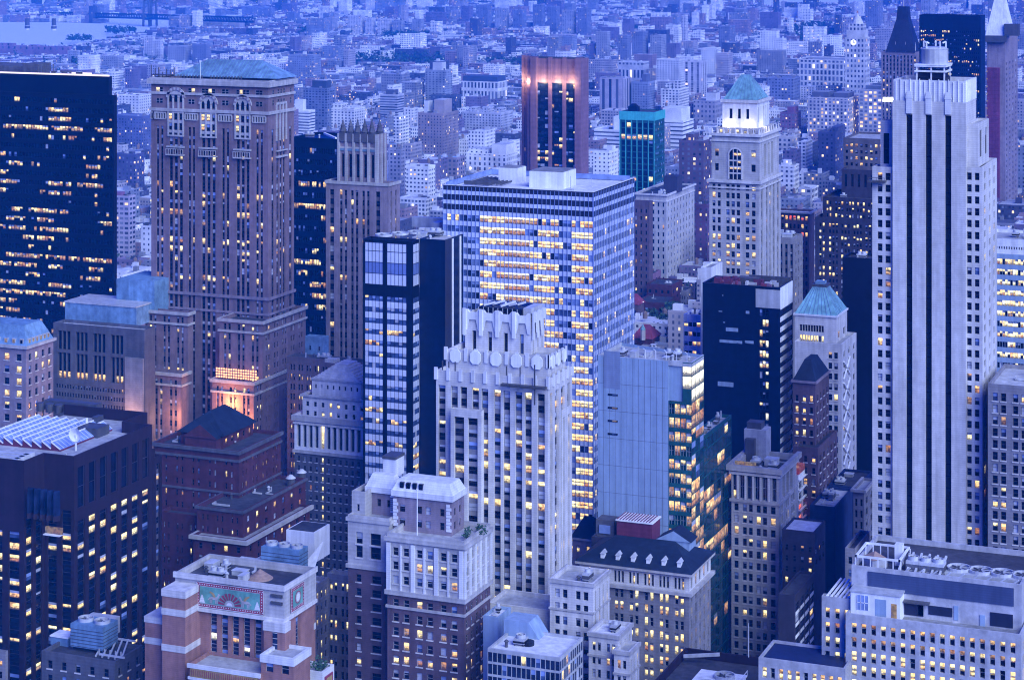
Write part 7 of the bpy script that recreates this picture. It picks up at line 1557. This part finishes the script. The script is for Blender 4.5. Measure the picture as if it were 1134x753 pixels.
for px in (188, 225): mb = MB(); xx = X_at(px, 4560 - (px - 188) * 2.5); yy = 4560 - (px - 188) * 2.5; mb.box(xx - 4, xx + 4, yy, yy + 20, 0, 44); mb.build('pier', 'concrete', br)
mb = MB(); rr_ = random.Random(2)
for k in range(26): p = A.lerp(Bp, k / 26); mb.cyl(p.x, p.y - 3, p.z + 12, p.z + 14.2, 1.0, .5, 6)
mb.build('bridge_lights', 'lamp_white', br, 'stuff')

# ---- individual mid-distance buildings read off the photograph
W_ = (.62, .61, .62)
mid('apartment_tower', 'bluish apartment tower with dark balcony stripes and a boxy dark penthouse', 336, 362, 371, 99, 150, 1500, (.15, .17, .25), (4.2, 3.1, .6), .55, .03, (.5, .5, .52), pents=((.3, .9, .2, .8, 90, (.05, .06, .09)),))
mid('stepped_apartments', 'white stepped apartment building with dark window columns behind the gothic pinnacles', 356, 392, 404, 122, 150, 1330, W_, (4.6, 3.4, .45), .5, .02, (.66, .66, .68), pents=((.2, .55, .1, .8, 116, None), (.6, .95, .2, .9, 119, None)))
mid('balcony_tower', 'round-cornered tower ringed with pale balcony bands below a small dark drum', 421, 440, 447.5, 106, 134, 1650, (.40, .40, .44), (30, 3.2, 1.0), .5, .02, (.5, .5, .53), pents=((.25, .75, .2, .8, 100, (.09, .09, .12)),))
mid('white_balcony_block', 'white block of stacked balconies just right of the big brick skyscraper', 324, 342, 349, 124, 155, 1280, (.70, .70, .72), (30, 3.4, 1.0), .42, .01, (.7, .7, .7), pents=((.1, .6, .1, .6, 111, (.7, .7, .72)),))
mid('grey_slab', 'tall blue-grey slab with a paler windowed half and a white tank house', 471, 493, 501, 79, 122, 1900, (.25, .27, .33), (5, 3.1, .42), .45, .03, (.4, .4, .43), pents=((.3, .75, .2, .8, 70, (.5, .5, .52)),))
mid('brick_apartments', 'tall tan brick apartment tower with paired wings and a bulky roof house', 463, 491, 508, 127, 182, 1240, (.26, .21, .22), (3.4, 3.1, .4), .45, .05, (.45, .45, .47), pents=((.45, .85, .3, .8, 112, (.33, .28, .29)), (.05, .2, .3, .6, 114, (.66, .66, .67))))
mid('dark_terrace_block', 'dark block with a long flat roof just behind the paired-wing apartment tower', 477, 505, 512, 107, 125, 1480, (.07, .08, .13), (4, 3.2, .5), .5, .03, (.1, .11, .15))
mid('white_sliver', 'small stepped white building left of the paired-wing apartment tower', 447, 457, 463, 121, 146, 1420, W_, (4, 3.3, .4), .5, .02)
mid('white_cube', 'plain white cube-like building with one small slot window row', 450, 474, 482, 186, 240, 1040, (.70, .70, .72), (3.6, 3.6, .5), .42, .04, (.62, .62, .64), pents=((.1, .9, .2, .6, 183, (.66, .66, .68)),))
mid('lavender_office', 'lavender office block with a pale blue roof rim right of the gothic tower', 430, 444, 449, 167, 232, 990, (.30, .29, .36), (3.6, 3.5, .5), .5, .04, (.22, .36, .5), pents=((.0, .5, .1, .6, 160, None),))
mid('lattice_block', 'low white lattice-fronted block in front of the white cube', 441, 472, 484, 222, 255, 960, (.55, .56, .6), (3.2, 3.4, .62), .55, .05, (.5, .5, .53))
mid('brown_window_block', 'lavender brick block with large square windows, some lit, left of the glass slab roof', 478, 506, 515, 176, 206, 1090, (.25, .21, .26), (4.6, 4, .55), .55, .1, (.3, .42, .55))
mid('white_hotel', 'bright white ornate building with stepped roofs behind the glass slab', 516, 560, 573, 172, 196, 1000, (.72, .71, .71), (5.2, 5, .35), .6, .03, (.5, .5, .52), pents=((.0, .5, .2, .8, 167, None), (.62, .98, .1, .9, 161, (.72, .71, .71))))
mid('piered_building', 'white building of tall pale piers under a dark blue mansard', 511, 551, 562, 92, 112, 2000, (.62, .61, .62), (5.2, 30, .5), .85, .02, (.08, .10, .17), pents=((.02, .98, .05, .9, 85.5, (.05, .07, .14)),))
mid('twin_wing_flats', 'wide pale apartment house of several bays behind the white hotel', 512, 555, 568, 126, 150, 1720, (.42, .42, .47), (4, 3.1, .42), .5, .03, (.55, .55, .57), pents=((.1, .25, .2, .7, 121, None), (.45, .6, .2, .7, 120, None), (.78, .92, .2, .7, 121, None)))
mid('lavender_slab', 'lavender slab with three dark window stripes right of the granite-piered tower', 664, 690, 699, 88, 125, 1700, (.36, .33, .39), (9.5, 80, .38), .9, .03, (.3, .3, .33), pents=((-.1, .1, .2, 1, 87, (.06, .07, .14)),))
mid('striped_office', 'low white office with dark ribbon stripes left of the teal tower', 658, 687, 700, 145, 172, 1480, (.70, .70, .72), (30, 4.2, 1), .38, .02, (.62, .62, .64), pents=((.65, 1.0, .2, .9, 130, (.72, .72, .73)),))
mid('white_wedge_office', 'big white windowless-topped office rising right of the teal tower', 730, 756, 768, 136, 172, 1520, (.72, .72, .74), (30, 4.4, 1), .36, .0, (.72, .72, .74), pents=((.1, .9, .1, .9, 121, (.72, .72, .74)),))
mid('colonnaded_block', 'far white building with a columned top storey left of the pale grid slab', 684, 712, 719, 70, 92, 2350, (.45, .45, .5), (6, 20, .5), .6, .02, (.5, .5, .53))
mid('grid_slab', 'far pale slab with a fine regular window grid', 727, 752, 758, 67, 95, 2200, (.52, .52, .56), (4.4, 3.4, .45), .48, .02, (.5, .5, .52))
mid('stripe_slab', 'far pale slab cut by one dark vertical window stripe', 758, 777, 783, 69, 106, 2050, (.50, .48, .52), (8.5, 3.3, .38), .8, .03, (.45, .45, .48))
mid('blue_tower_block', 'bluish mid-rise with dark flank left of the stepped white flats', 699, 718, 725, 92, 124, 1720, (.20, .23, .34), (3.6, 3.2, .5), .5, .02, (.3, .32, .38), pents=((.55, .8, .2, .8, 83, (.12, .13, .2)),))
mid('white_stepped_flats', 'white stepped flats with square windows above the white wedge office', 732, 752, 763, 100, 124, 1800, W_, (4.6, 3.6, .5), .55, .01, (.6, .6, .62), pents=((.1, .4, .2, .7, 94, None), (.5, .9, .3, .8, 91, None)))
mid('ornate_rooftop', 'lavender stone block with carved attic left of the green pyramid', 768, 792, 800, 113, 136, 1500, (.30, .28, .33), (5, 6, .4), .5, .03, (.28, .28, .3), pents=((.5, .95, .2, .8, 104, (.55, .55, .57)),))
mid('loft_row', 'low lavender loft building below the three-striped lavender slab', 665, 688, 698, 124, 146, 1560, (.36, .33, .36), (3.6, 3.8, .6), .55, .06, (.42, .42, .45))
mid('brick_tower_block', 'dark brick tower with scattered yellow windows behind the slim pyramid tower', 752, 779, 790, 158, 290, 1480, (.10, .07, .11), (4.4, 3.6, .4), .5, .12, (.2, .2, .24), pents=((.2, .5, .2, .8, 150, None),))
mid('plum_block', 'plum coloured windowless flank rising between the hotel and the pyramid tower', 769, 783, 788, 228, 300, 1450, (.10, .05, .11), (4.4, 3.6, .3), .5, .08, (.1, .08, .12))
mid('blue_grid_block', 'dusky blue block with an even grid of windows right of the green pyramid', 850, 878, 886, 88, 114, 2000, (.17, .19, .30), (4.6, 4.4, .5), .5, .02, (.2, .22, .3))
mid('lit_loft_block', 'long pale loft block with a lit window column at its left edge', 894, 940, 953, 110, 152, 1520, (.42, .40, .43), (4.6, 4.2, .5), .6, .18, (.25, .25, .28), pents=((.05, .45, .2, .7, 104, (.10, .10, .14)), (.55, .9, .3, .8, 105, (.10, .10, .14))))
mid('lit_office', 'pale office tower with broad bright yellow windows beside the three-striped pale tower', 951, 985, 990, 101, 152, 1420, (.36, .35, .40), (5.4, 4.4, .6), .6, .42, (.3, .3, .34), pents=((.2, .7, .2, .7, 96, (.12, .13, .18)),))
mid('lit_low_office', 'small block of yellow windows left of the broad-windowed lit office', 935, 949, 954, 124, 146, 1400, (.22, .22, .30), (4.6, 4.4, .6), .6, .4, (.15, .16, .22))
mid('dark_stepped_tower', 'dark stepped tower with few lit windows behind the dark brick block', 906, 925, 936, 148, 205, 1120, (.09, .09, .16), (4.4, 4, .4), .5, .06, (.12, .13, .2), pents=((.6, 1.0, .3, 1, 142, None),))
mid('pale_low_block', 'pale low block with arched windows right of the slim pyramid tower', 862, 878, 883, 152, 172, 1330, (.48, .46, .48), (5, 5, .5), .5, .05, (.5, .5, .52))
mid('plum_tower', 'plum red mid-rise with a blank top near the dusky blue block', 864, 880, 887, 126, 150, 1700, (.17, .09, .15), (4, 3.8, .45), .5, .05, (.2, .15, .2), pents=((.45, .9, .1, .8, 119, (.2, .08, .15)),))
mid('white_terrace_house', 'white terraced building with arched openings right of the pyramid tower', 862, 879, 885, 185, 222, 1100, (.68, .67, .68), (4.4, 4.2, .45), .5, .02, (.6, .6, .62), pents=((.1, .6, .2, .8, 179, None),))
mid('white_pavilion', 'small white rooftop pavilion block left of the dark brick block', 884, 899, 906, 210, 228, 1030, (.66, .66, .68), (5, 5, .6), .5, .02, (.62, .62, .64))
mid('grey_low_roof', 'low blue-grey roof with a white edge behind the cornice building', 864, 890, 897, 222, 240, 1000, (.25, .27, .34), (4, 4, .4), .4, .02, (.5, .5, .54))
mid('pale_mid_block', 'pale block with a sharp white corner between the black tower and the brick skyscraper', 131, 154, 168, 107, 132, 1500, W_, (5, 3.6, .35), .45, .04, (.6, .6, .62))
mid('navy_flats', 'wide navy apartment slab between the black tower and the brick skyscraper', 124, 158, 172, 130, 172, 1350, (.11, .12, .24), (3.6, 3.2, .4), .5, .05, (.2, .22, .32))
mid('pale_flank', 'pale windowless slab edge beside the black tower', 126, 136, 142, 162, 215, 1180, (.50, .48, .5), (4, 4, .2), .4, .0, (.5, .5, .52))
mid('zigzag_flats', 'purple and white balcony tower right of the black tower', 126, 143, 150, 219, 292, 1020, (.36, .32, .40), (4.2, 3.6, .7), .5, .05, (.22, .12, .2), pents=((.0, .4, .1, .8, 214, (.22, .1, .18)),))
mid('white_low_shed', 'small white box building left of the brick skyscraper foot', 156, 168, 174, 252, 292, 930, (.60, .60, .64), (4, 4, .3), .4, .02, (.62, .62, .64))
mid('dark_low_block', 'dark blue roof block at the foot of the balcony tower', 128, 150, 160, 172, 218, 1230, (.08, .08, .17), (4, 3.6, .4), .5, .06, (.15, .16, .26))
mid('low_terrace', 'low mauve roofed terrace in front of the balcony tower', 128, 155, 165, 290, 306, 900, (.20, .15, .22), (4, 3.6, .4), .5, .05, (.2, .18, .26))
for i, (pl, pr, pe, pt, pb, Y, c) in enumerate(((75, 84, 89, 57, 82, 3300, 0), (96, 104, 108, 47, 66, 3900, 1), (109, 118, 122, 49, 66, 3750, 1), (112, 131, 137, 63, 82, 3100, 0), (124, 133, 138, 46, 66, 3800, 1), (159, 169, 172, 42, 76, 3500, 2), (170, 178, 181, 45, 76, 3450, 2), (186, 204, 212, 52, 74, 3350, 0), (213, 228, 234, 50, 72, 3350, 1), (140, 150, 155, 47, 66, 3850, 1), (268, 280, 286, 8, 28, 5200, 1), (286, 300, 304, 10, 30, 5100, 1), (316, 326, 332, 14, 34, 4900, 1), (360, 368, 374, 20, 44, 4500, 0), (385, 400, 404, 18, 46, 4400, 2), (404, 412, 416, 21, 46, 4400, 2), (418, 430, 434, 22, 46, 4400, 2), (434, 444, 448, 24, 44, 4400, 0), (456, 466, 470, 22, 42, 4400, 0), (530, 540, 545, 6, 36, 4800, 1), (548, 560, 564, 10, 38, 4700, 0), (568, 578, 583, 12, 36, 4700, 1), (590, 600, 604, 6, 34, 4800, 1), (606, 616, 620, 8, 40, 4600, 1), (622, 634, 638, 12, 42, 4500, 0), (640, 650, 655, 10, 44, 4500, 1), (660, 672, 676, 36, 60, 3500, 0), (684, 694, 699, 40, 68, 3300, 1), (700, 712, 718, 36, 64, 3500, 1), (720, 732, 738, 40, 64, 3500, 0), (755, 759, 762, 18, 50, 3900, 2), (796, 808, 814, 30, 52, 3700, 1), (958, 972, 978, 2, 26, 4600, 1), (1020, 1030, 1036, 0, 20, 4800, 0), (1094, 1102, 1106, 0, 40, 3900, 1))):
    nm = ('grey', 'dusky blue', 'pale')[c]
    mid('housing_tower', f'{nm} slab of public housing far off' + (' by the river' if pl < 150 else ''), pl, pr, pe, pt, pb, Y, ((.30, .30, .34), (.17, .18, .26), (.52, .50, .52))[c], (4.2, 3, .45), .45, .03, (.35, .35, .38), group=f'{nm} far housing towers' + (' by the river' if pl < 150 else ''))

# ================================================================ river, parks, trees
def gp(px, py):
    t = CAMZ * FPX / (py - HORIZON); s = (px - PW / 2) / FPX
    d = _dir(px); k = t / FPX; return (d[0] * k * FPX, d[1] * k * FPX)
RIVER = [[(-60, 62), (20, 56), (78, 54), (118, 47), (140, 41), (165, 38), (205, 30), (272, 24), (280, 17), (160, 15.5), (112, 21), (112, 26.5), (60, 25), (-60, 25)],
         [(-60, 14), (60, 15.5), (60, 12), (-60, 10)], [(826, 11.5), (880, 10), (992, 6), (992, -3), (842, 0)]]
def inside(x, y, poly):
    c = False; n = len(poly)
    for i in range(n):
        (x1, y1), (x2, y2) = poly[i], poly[i - 1]
        if (y1 > y) != (y2 > y) and x < (x2 - x1) * (y - y1) / (y2 - y1) + x1: c = not c
    return c
RV = [[gp(*p) for p in poly] for poly in RIVER]
m, nt, N, L, bs = nmat('water'); bs.inputs['Base Color'].default_value = (.66, .68, .72, 1); bs.inputs['Specular IOR Level'].default_value = .1; bs.inputs['Roughness'].default_value = .6; MATS['water'] = m  # the river's sky reflection is put into this pale base colour
g_ = N.new('ShaderNodeNewGeometry'); nz = N.new('ShaderNodeTexNoise'); nz.inputs['Scale'].default_value = .03; nz.inputs['Detail'].default_value = 6; L.new(g_.outputs['Position'], nz.inputs['Vector']); bp = N.new('ShaderNodeBump'); bp.inputs['Strength'].default_value = .25; bp.inputs['Distance'].default_value = 2.0; L.new(nz.outputs[0], bp.inputs['Height']); L.new(bp.outputs[0], bs.inputs['Normal'])
mb = MB()
for poly in RV: mb.poly([(x, y, .12) for x, y in poly][::-1])
structure('river', mb, 'water')
def leaf_crown(mb, rng, x, y, z, r, h, n, leaf):
    for _ in range(n):
        a, t = rng.uniform(0, 2 * math.pi), rng.random() ** .5; el = rng.uniform(-.35, 1)
        lump = 1 + .35 * math.sin(3 * a + x) * math.cos(4 * el + y)
        c = Vector((x + r * t * lump * math.cos(a) * math.cos(el * 1.2), y + r * t * lump * math.sin(a) * math.cos(el * 1.2), z + h * .5 * (1 + math.sin(el * 1.2) * t)))
        d = Vector((rng.gauss(0, 1), rng.gauss(0, 1), rng.gauss(0, .7))).normalized(); e = d.orthogonal().normalized(); s = leaf * rng.uniform(.6, 1.4)
        mb.quad(tuple(c - d * s), tuple(c - e * s * .7), tuple(c + d * s), tuple(c + e * s * .7), 0 if rng.random() < .6 else 1)
RT = random.Random(77)
PARKS = [(372, 500, 66, 80), (880, 922, 30, 50), (118, 150, 36, 42), (75, 100, 46, 50), (80, 100, 70, 77), (330, 362, 36, 44), (500, 600, 72, 80), (425, 475, 40, 47), (655, 690, 60, 66), (700, 725, 36, 44)]
PK = [[gp(a, d), gp(c, d), gp(c, e), gp(a, e)] for a, c, e, d in PARKS]
for i, poly in enumerate(PK):
    mb = MB(); xs = [p[0] for p in poly]; ys = [p[1] for p in poly]; n = 0; area = (max(xs) - min(xs)) * (max(ys) - min(ys))
    for _ in range(1600):
        x, y = RT.uniform(min(xs), max(xs)), RT.uniform(min(ys), max(ys))
        if inside(x, y, poly): leaf_crown(mb, RT, x, y, 5, RT.uniform(4, 8), RT.uniform(9, 16), 16, 2.0); n += 1
        if n > min(150, 14 + area / 900): break
    o = mb.build('park_trees', ['leaf_dark', 'leaf'], None, 'stuff'); o['label'] = 'far park treetops reading as one dark mass'; o['category'] = 'trees'
def tree(px, Y, h, label, r=None, lab_group=None):
    x = X_at(px, Y); r = r or h * .34; t = thing('street_tree', label, 'tree', (x, Y, 0), lab_group)
    mb = MB(); mb.cyl(x, Y, 0, h * .5, h * .03, h * .018, 8)
    for k in range(5): a = k * 1.26; mb.beam((x, Y, h * (.3 + .04 * k)), (x + r * .6 * math.cos(a), Y + r * .6 * math.sin(a), h * (.6 + .05 * k)), h * .014)
    mb.build('trunk', 'bark', t); cb = MB(); leaf_crown(cb, RT, x, Y, h * .32, r, h * .7, 700, h * .045); cb.build('crown', ['leaf_dark', 'leaf'], t)
# the dark row of trees and small roofs seen in the gap right of the glass slab
for k, (px, Y, h) in enumerate(((728, 1200, 22), (738, 1215, 25), (748, 1225, 24), (757, 1250, 20), (722, 1262, 18), (744, 1270, 22), (765, 1215, 19), (753, 1180, 20))):
    tree(px, Y, h, 'dark leafy tree in the gap between the glass slab and the black slab', None, 'trees in the side street gap')

# low old houses in that gap
def small(name, label, pl, pr, pe, pt, Y, wall, F=None, R=None, roof='roof_dark'):
    bb = Bld(name, label, pr, Y); q = bb.tier(pl, pr, pe, pt, None, Y, wall, F, R, roof, .6, clutter=2); OCC.append((q['x0'], q['x1'], Y, q['y1'])); KEEP.append((pl, pe, Y, pt + 25)); return bb, q
wn_ = dict(fh=7, wh=3.8, top=6, n=4, wf=.4, lit=.06, pale=.2, dep=.3, frame=0)
for a in (('brick_rowhouse', 'dark red brick row house with a low flat roof above the trees', 716, 744, 756, 316, 1320, 'red_brick'), ('brick_flats', 'purple brick flats below the white-flanked hotel', 700, 722, 732, 304, 1345, 'purple_brick'), ('brick_terrace', 'long dark brick terrace between the trees and the flats', 704, 736, 750, 336, 1285, 'red_brick'), ('mews_house', 'small grey house beside the dark trees', 748, 760, 768, 322, 1340, 'grey_stone')):
    bb, q = small(*a, dict(wn_), dict(wn_, n=3)); bb.finish()
bb, q = small('tiled_roof_house', 'old brick house with steep crimson tiled roofs and a small green turret', 700, 722, 731, 376, 1160, 'red_brick', dict(wn_, n=3), None, None)
mb = MB(); mb.hip(q['x0'] - .5, q['x1'] + .5, q['y0'] - .5, q['y1'] + 2, q['z1'] + .2, q['z1'] + 7, .3); rf = mb.build('roof', 'red_tile', bb.root)
mb = MB(); xx = X_at(712, 1157); mb.cyl(xx, 1157, q['z1'], q['z1'] + 6, 1.5, n=8); mb.cyl(xx, 1157, q['z1'] + 6, q['z1'] + 9, 1.7, .1, 8, 1); mb.build('turret', ['limestone', 'copper'], bb.root); bb.finish()
bb, q = small('gabled_house', 'small house with a pink-red pitched roof at the flank of the glass slab', 690, 707, 713, 338, 1260, 'brown_brick', dict(wn_, n=2), None, None)
mb = MB(); mb.hip(q['x0'] - .5, q['x1'] + .5, q['y0'] - .5, q['y1'] + 2, q['z1'] + .2, q['z1'] + 6, .4); mb.build('roof', 'red_tile', bb.root); bb.finish()
bb, q = small('grey_box_house', 'plain grey box house in front of the crimson tiled roofs', 704, 728, 736, 388, 1110, 'grey_stone', dict(wn_, n=3, lit=.0), dict(wn_, n=2), 'roof_mid'); bb.finish()

# ================================================================ the far city
RG = random.Random(4242)
gen = []
COLS = [((.74, .73, .73), 'pale'), ((.34, .31, .34), 'lavender'), ((.22, .22, .26), 'grey'), ((.15, .12, .19), 'dusky'), ((.06, .06, .10), 'dark'), ((.80, .80, .80), 'pale'), ((.24, .17, .20), 'brick red'), ((.20, .22, .30), 'grey')]
ROOFS = [(.78, .78, .78), (.62, .62, .63), (.30, .30, .33), (.10, .10, .12), (.72, .72, .73), (.45, .45, .47)]
def px_of(x, y): f = -SA * x + CA * y; rr = CA * x + SA * y; return PW / 2 + FPX * rr / f, f / FPX
def free(x0, x1, y0, y1):
    for a, c, e, f in OCC:
        if x0 < c + 1 and x1 > a - 1 and y0 < f + 1 and y1 > e - 1: return False
    return True
y = 1010.0
while y < 7600:
    deep = RG.uniform(54, 62) if y < 3800 else RG.uniform(46, 70)
    xl = X_at(-70, y + 30) ; xr = X_at(1210, y)
    x = xl
    while x < xr:
        av = (x + 20000) % 262 < 28                       # avenues
        if av: x += 28 + RG.uniform(-1, 1); continue
        for half in (0, 1):
            if half == 0: w = RG.choice((7, 8, 12, 15, 18, 22, 30)) * (1.0 if y < 2600 else 1.5)
            d = deep / 2 - RG.uniform(1, 6)
            y0 = y + half * deep / 2; x0_, x1_ = x, x + w - RG.choice((.05, .05, 1.2))
            r = RG.random()
            if y < 1500: h = RG.choice((14, 17, 20, 24, 30, 36, 42)) if r < .9 else RG.uniform(40, 60)
            elif y < 2300: h = RG.choice((12, 15, 18, 21, 26, 32)) if r < .93 else RG.uniform(38, 58)
            elif y < 4000: h = RG.choice((10, 12, 14, 16, 19, 22)) if r < .965 else RG.uniform(35, 55)
            else: h = RG.choice((8, 10, 12, 15, 18)) if r < .955 else RG.uniform(32, 55)
            cx, cy = (x0_ + x1_) / 2, y0 + d / 2
            pxc, S = px_of(cx, y0)
            if any(inside(cx, cy, p) for p in RV) or any(inside(cx, cy, p) for p in PK): continue
            if not free(x0_, x1_, y0, y0 + d): continue
            for a, c, Yk, pb in KEEP:
                if a - 3 < pxc < c + 3 and y0 < Yk:
                    hmax = CAMZ - (pb - 4 - HORIZON) * S
                    if h > hmax: h = max(7.0, hmax)
            gen.append((x0_, x1_, y0, y0 + d, h, S, pxc))
        x += w
    y += deep + RG.choice((15, 17, 17, 20))
def add_gen(f, g, rng, col, seed):
    x0, x1, y0, y1, h, S, pxc = g; roof = rng.choice(ROOFS)
    wp = (rng.uniform(2.6, 4.2), rng.uniform(3.1, 4.0), rng.choice((.35, .42, .5, .6))); fy = rng.choice((.4, .5, .55)); lit = rng.choice((.01, .03, .05, .08, .12))
    f.box(x0, x1, y0, y1, 0, h, col, wp, fy, lit, seed, roof)
    t = .45
    for a in ((x0, x1, y0 - .05, y0 + t), (x1 - t, x1 + .05, y0 + t, y1)): f.box(*a, h - .1, h + 1.0, tuple(min(.7, v * 1.15) for v in col), (3, 3, 0), 0, 0)
    for _ in range(rng.choice((1, 1, 2, 3)) if y0 < 3200 else rng.choice((0, 1, 1, 2))):
        w = rng.uniform(2.2, 5.5)
        if x1 - x0 > w + 1 and y1 - y0 > w + 1:
            a, c = rng.uniform(x0 + .3, x1 - w - .3), rng.uniform(y0 + .3, y1 - w - .3); f.box(a, a + w, c, c + w * .8, h + .01, h + rng.uniform(2, 4.5), rng.choice((col, (.5, .5, .52), (.2, .2, .22), (.6, .6, .62))), (3, 3, 0), 0, 0)
    if rng.random() < .25 and y0 < 2600:
        a, c = rng.uniform(x0 + 1.5, x1 - 1.5), rng.uniform(y0 + 1.5, y1 - 1.5); n0 = len(f.mb.f); f.mb.cyl(a, c, h + 2, h + 5.5, 1.5, 1.5, 8); f.mb.cyl(a, c, h + 5.5, h + 6.8, 1.6, .1, 8); f.add(len(f.mb.f) - n0, (.2, .14, .11), (3, 3, 0), (0, 0, 0))
# those that show largest become things of their own; the rest of the far city reads as one mass
def shown(g):
    if not -10 < g[6] < 1144: return 0
    top = HORIZON + (CAMZ - g[4]) / g[5]
    if top > 330: return 0
    return (g[1] - g[0]) / g[5] * min(g[4] / g[5], 25)
order = sorted(gen, key=lambda g: -shown(g)); nb_ind = 175
for g in order[:nb_ind]:
    c, nm = RG.choice(COLS); tall = g[4] > 33
    zone = 'in the far city' if g[2] > 2300 else 'in the middle distance'
    kind = 'mid-rise block' if tall else 'low block'
    lab = f'{nm} {kind} with small roof huts {zone}, one of many alike'
    f = FB(); SEED[0] += 1; add_gen(f, g, RG, c, SEED[0]); o = f.build('city_block_building')
    o['label'] = lab; o['category'] = 'building'; o['group'] = f'{nm} {kind}s {zone}'
f = FB()
for i, g in enumerate(order[nb_ind:]):
    if not -80 < g[6] < 1220: continue
    c, nm = RG.choice(COLS); add_gen(f, g, RG, c, 500.0 + i)
o = f.build('far_city', None, 'stuff'); o['label'] = 'dense mass of small far-off city buildings'; o['category'] = 'city'
# trees in back yards and along streets, far lamps
mb = MB(); lb = MB(); lr = MB()
for _ in range(2200):
    y = RT.uniform(1100, 6200); x = RT.uniform(X_at(-40, y), X_at(1180, y))
    if any(inside(x, y, p) for p in RV) or not free(x - 4, x + 4, y - 4, y + 4): continue
    leaf_crown(mb, RT, x, y, 3, RT.uniform(3, 6), RT.uniform(9, 17), 14, 1.7)
o = mb.build('far_trees', ['leaf_dark', 'leaf'], None, 'stuff'); o['label'] = 'scattered small treetops among the far roofs'; o['category'] = 'trees'
for k in range(1500):
    y = 1100 + 5900 * RT.random() ** 1.0; x = RT.uniform(X_at(-40, y), X_at(1180, y)); z = RT.choice((9, 12, 15, 18, 22, 26)); s = RT.uniform(.35, .8) * (y / 2600) ** .5
    if any(inside(x, y, p) for p in RV): continue
    t = lb if RT.random() < .93 else lr
    t.cyl(x, y, z, z + s * 1.4, s, s * .6, 5)
o = lb.build('far_lamps', 'lamp_white', None, 'stuff'); o['label'] = 'scattered lit lamps among the far roofs'; o['category'] = 'lamps'
o = lr.build('far_signal_lights', 'lit_red', None, 'stuff'); o['label'] = 'a few red lights among the far roofs'; o['category'] = 'lamps'

# ================================================================ the blue dusk air
m = bpy.data.materials.new('haze'); m.use_nodes = True; nt = m.node_tree
for n in list(nt.nodes): nt.nodes.remove(n)
ho = nt.nodes.new('ShaderNodeOutputMaterial'); hv = nt.nodes.new('ShaderNodeVolumePrincipled')
hv.inputs['Color'].default_value = (.0, .25, 1.0, 1); hv.inputs['Density'].default_value = 0.00008; hv.inputs['Anisotropy'].default_value = -.45
nt.links.new(hv.outputs[0], ho.inputs['Volume']); MATS['haze'] = m
mb = MB(); mb.box(-9100, 3600, -500, 11100, -1, 276); o = mb.build('haze', 'haze', None, 'stuff'); o['label'] = 'thin blue evening haze over the city'; o['category'] = 'haze'
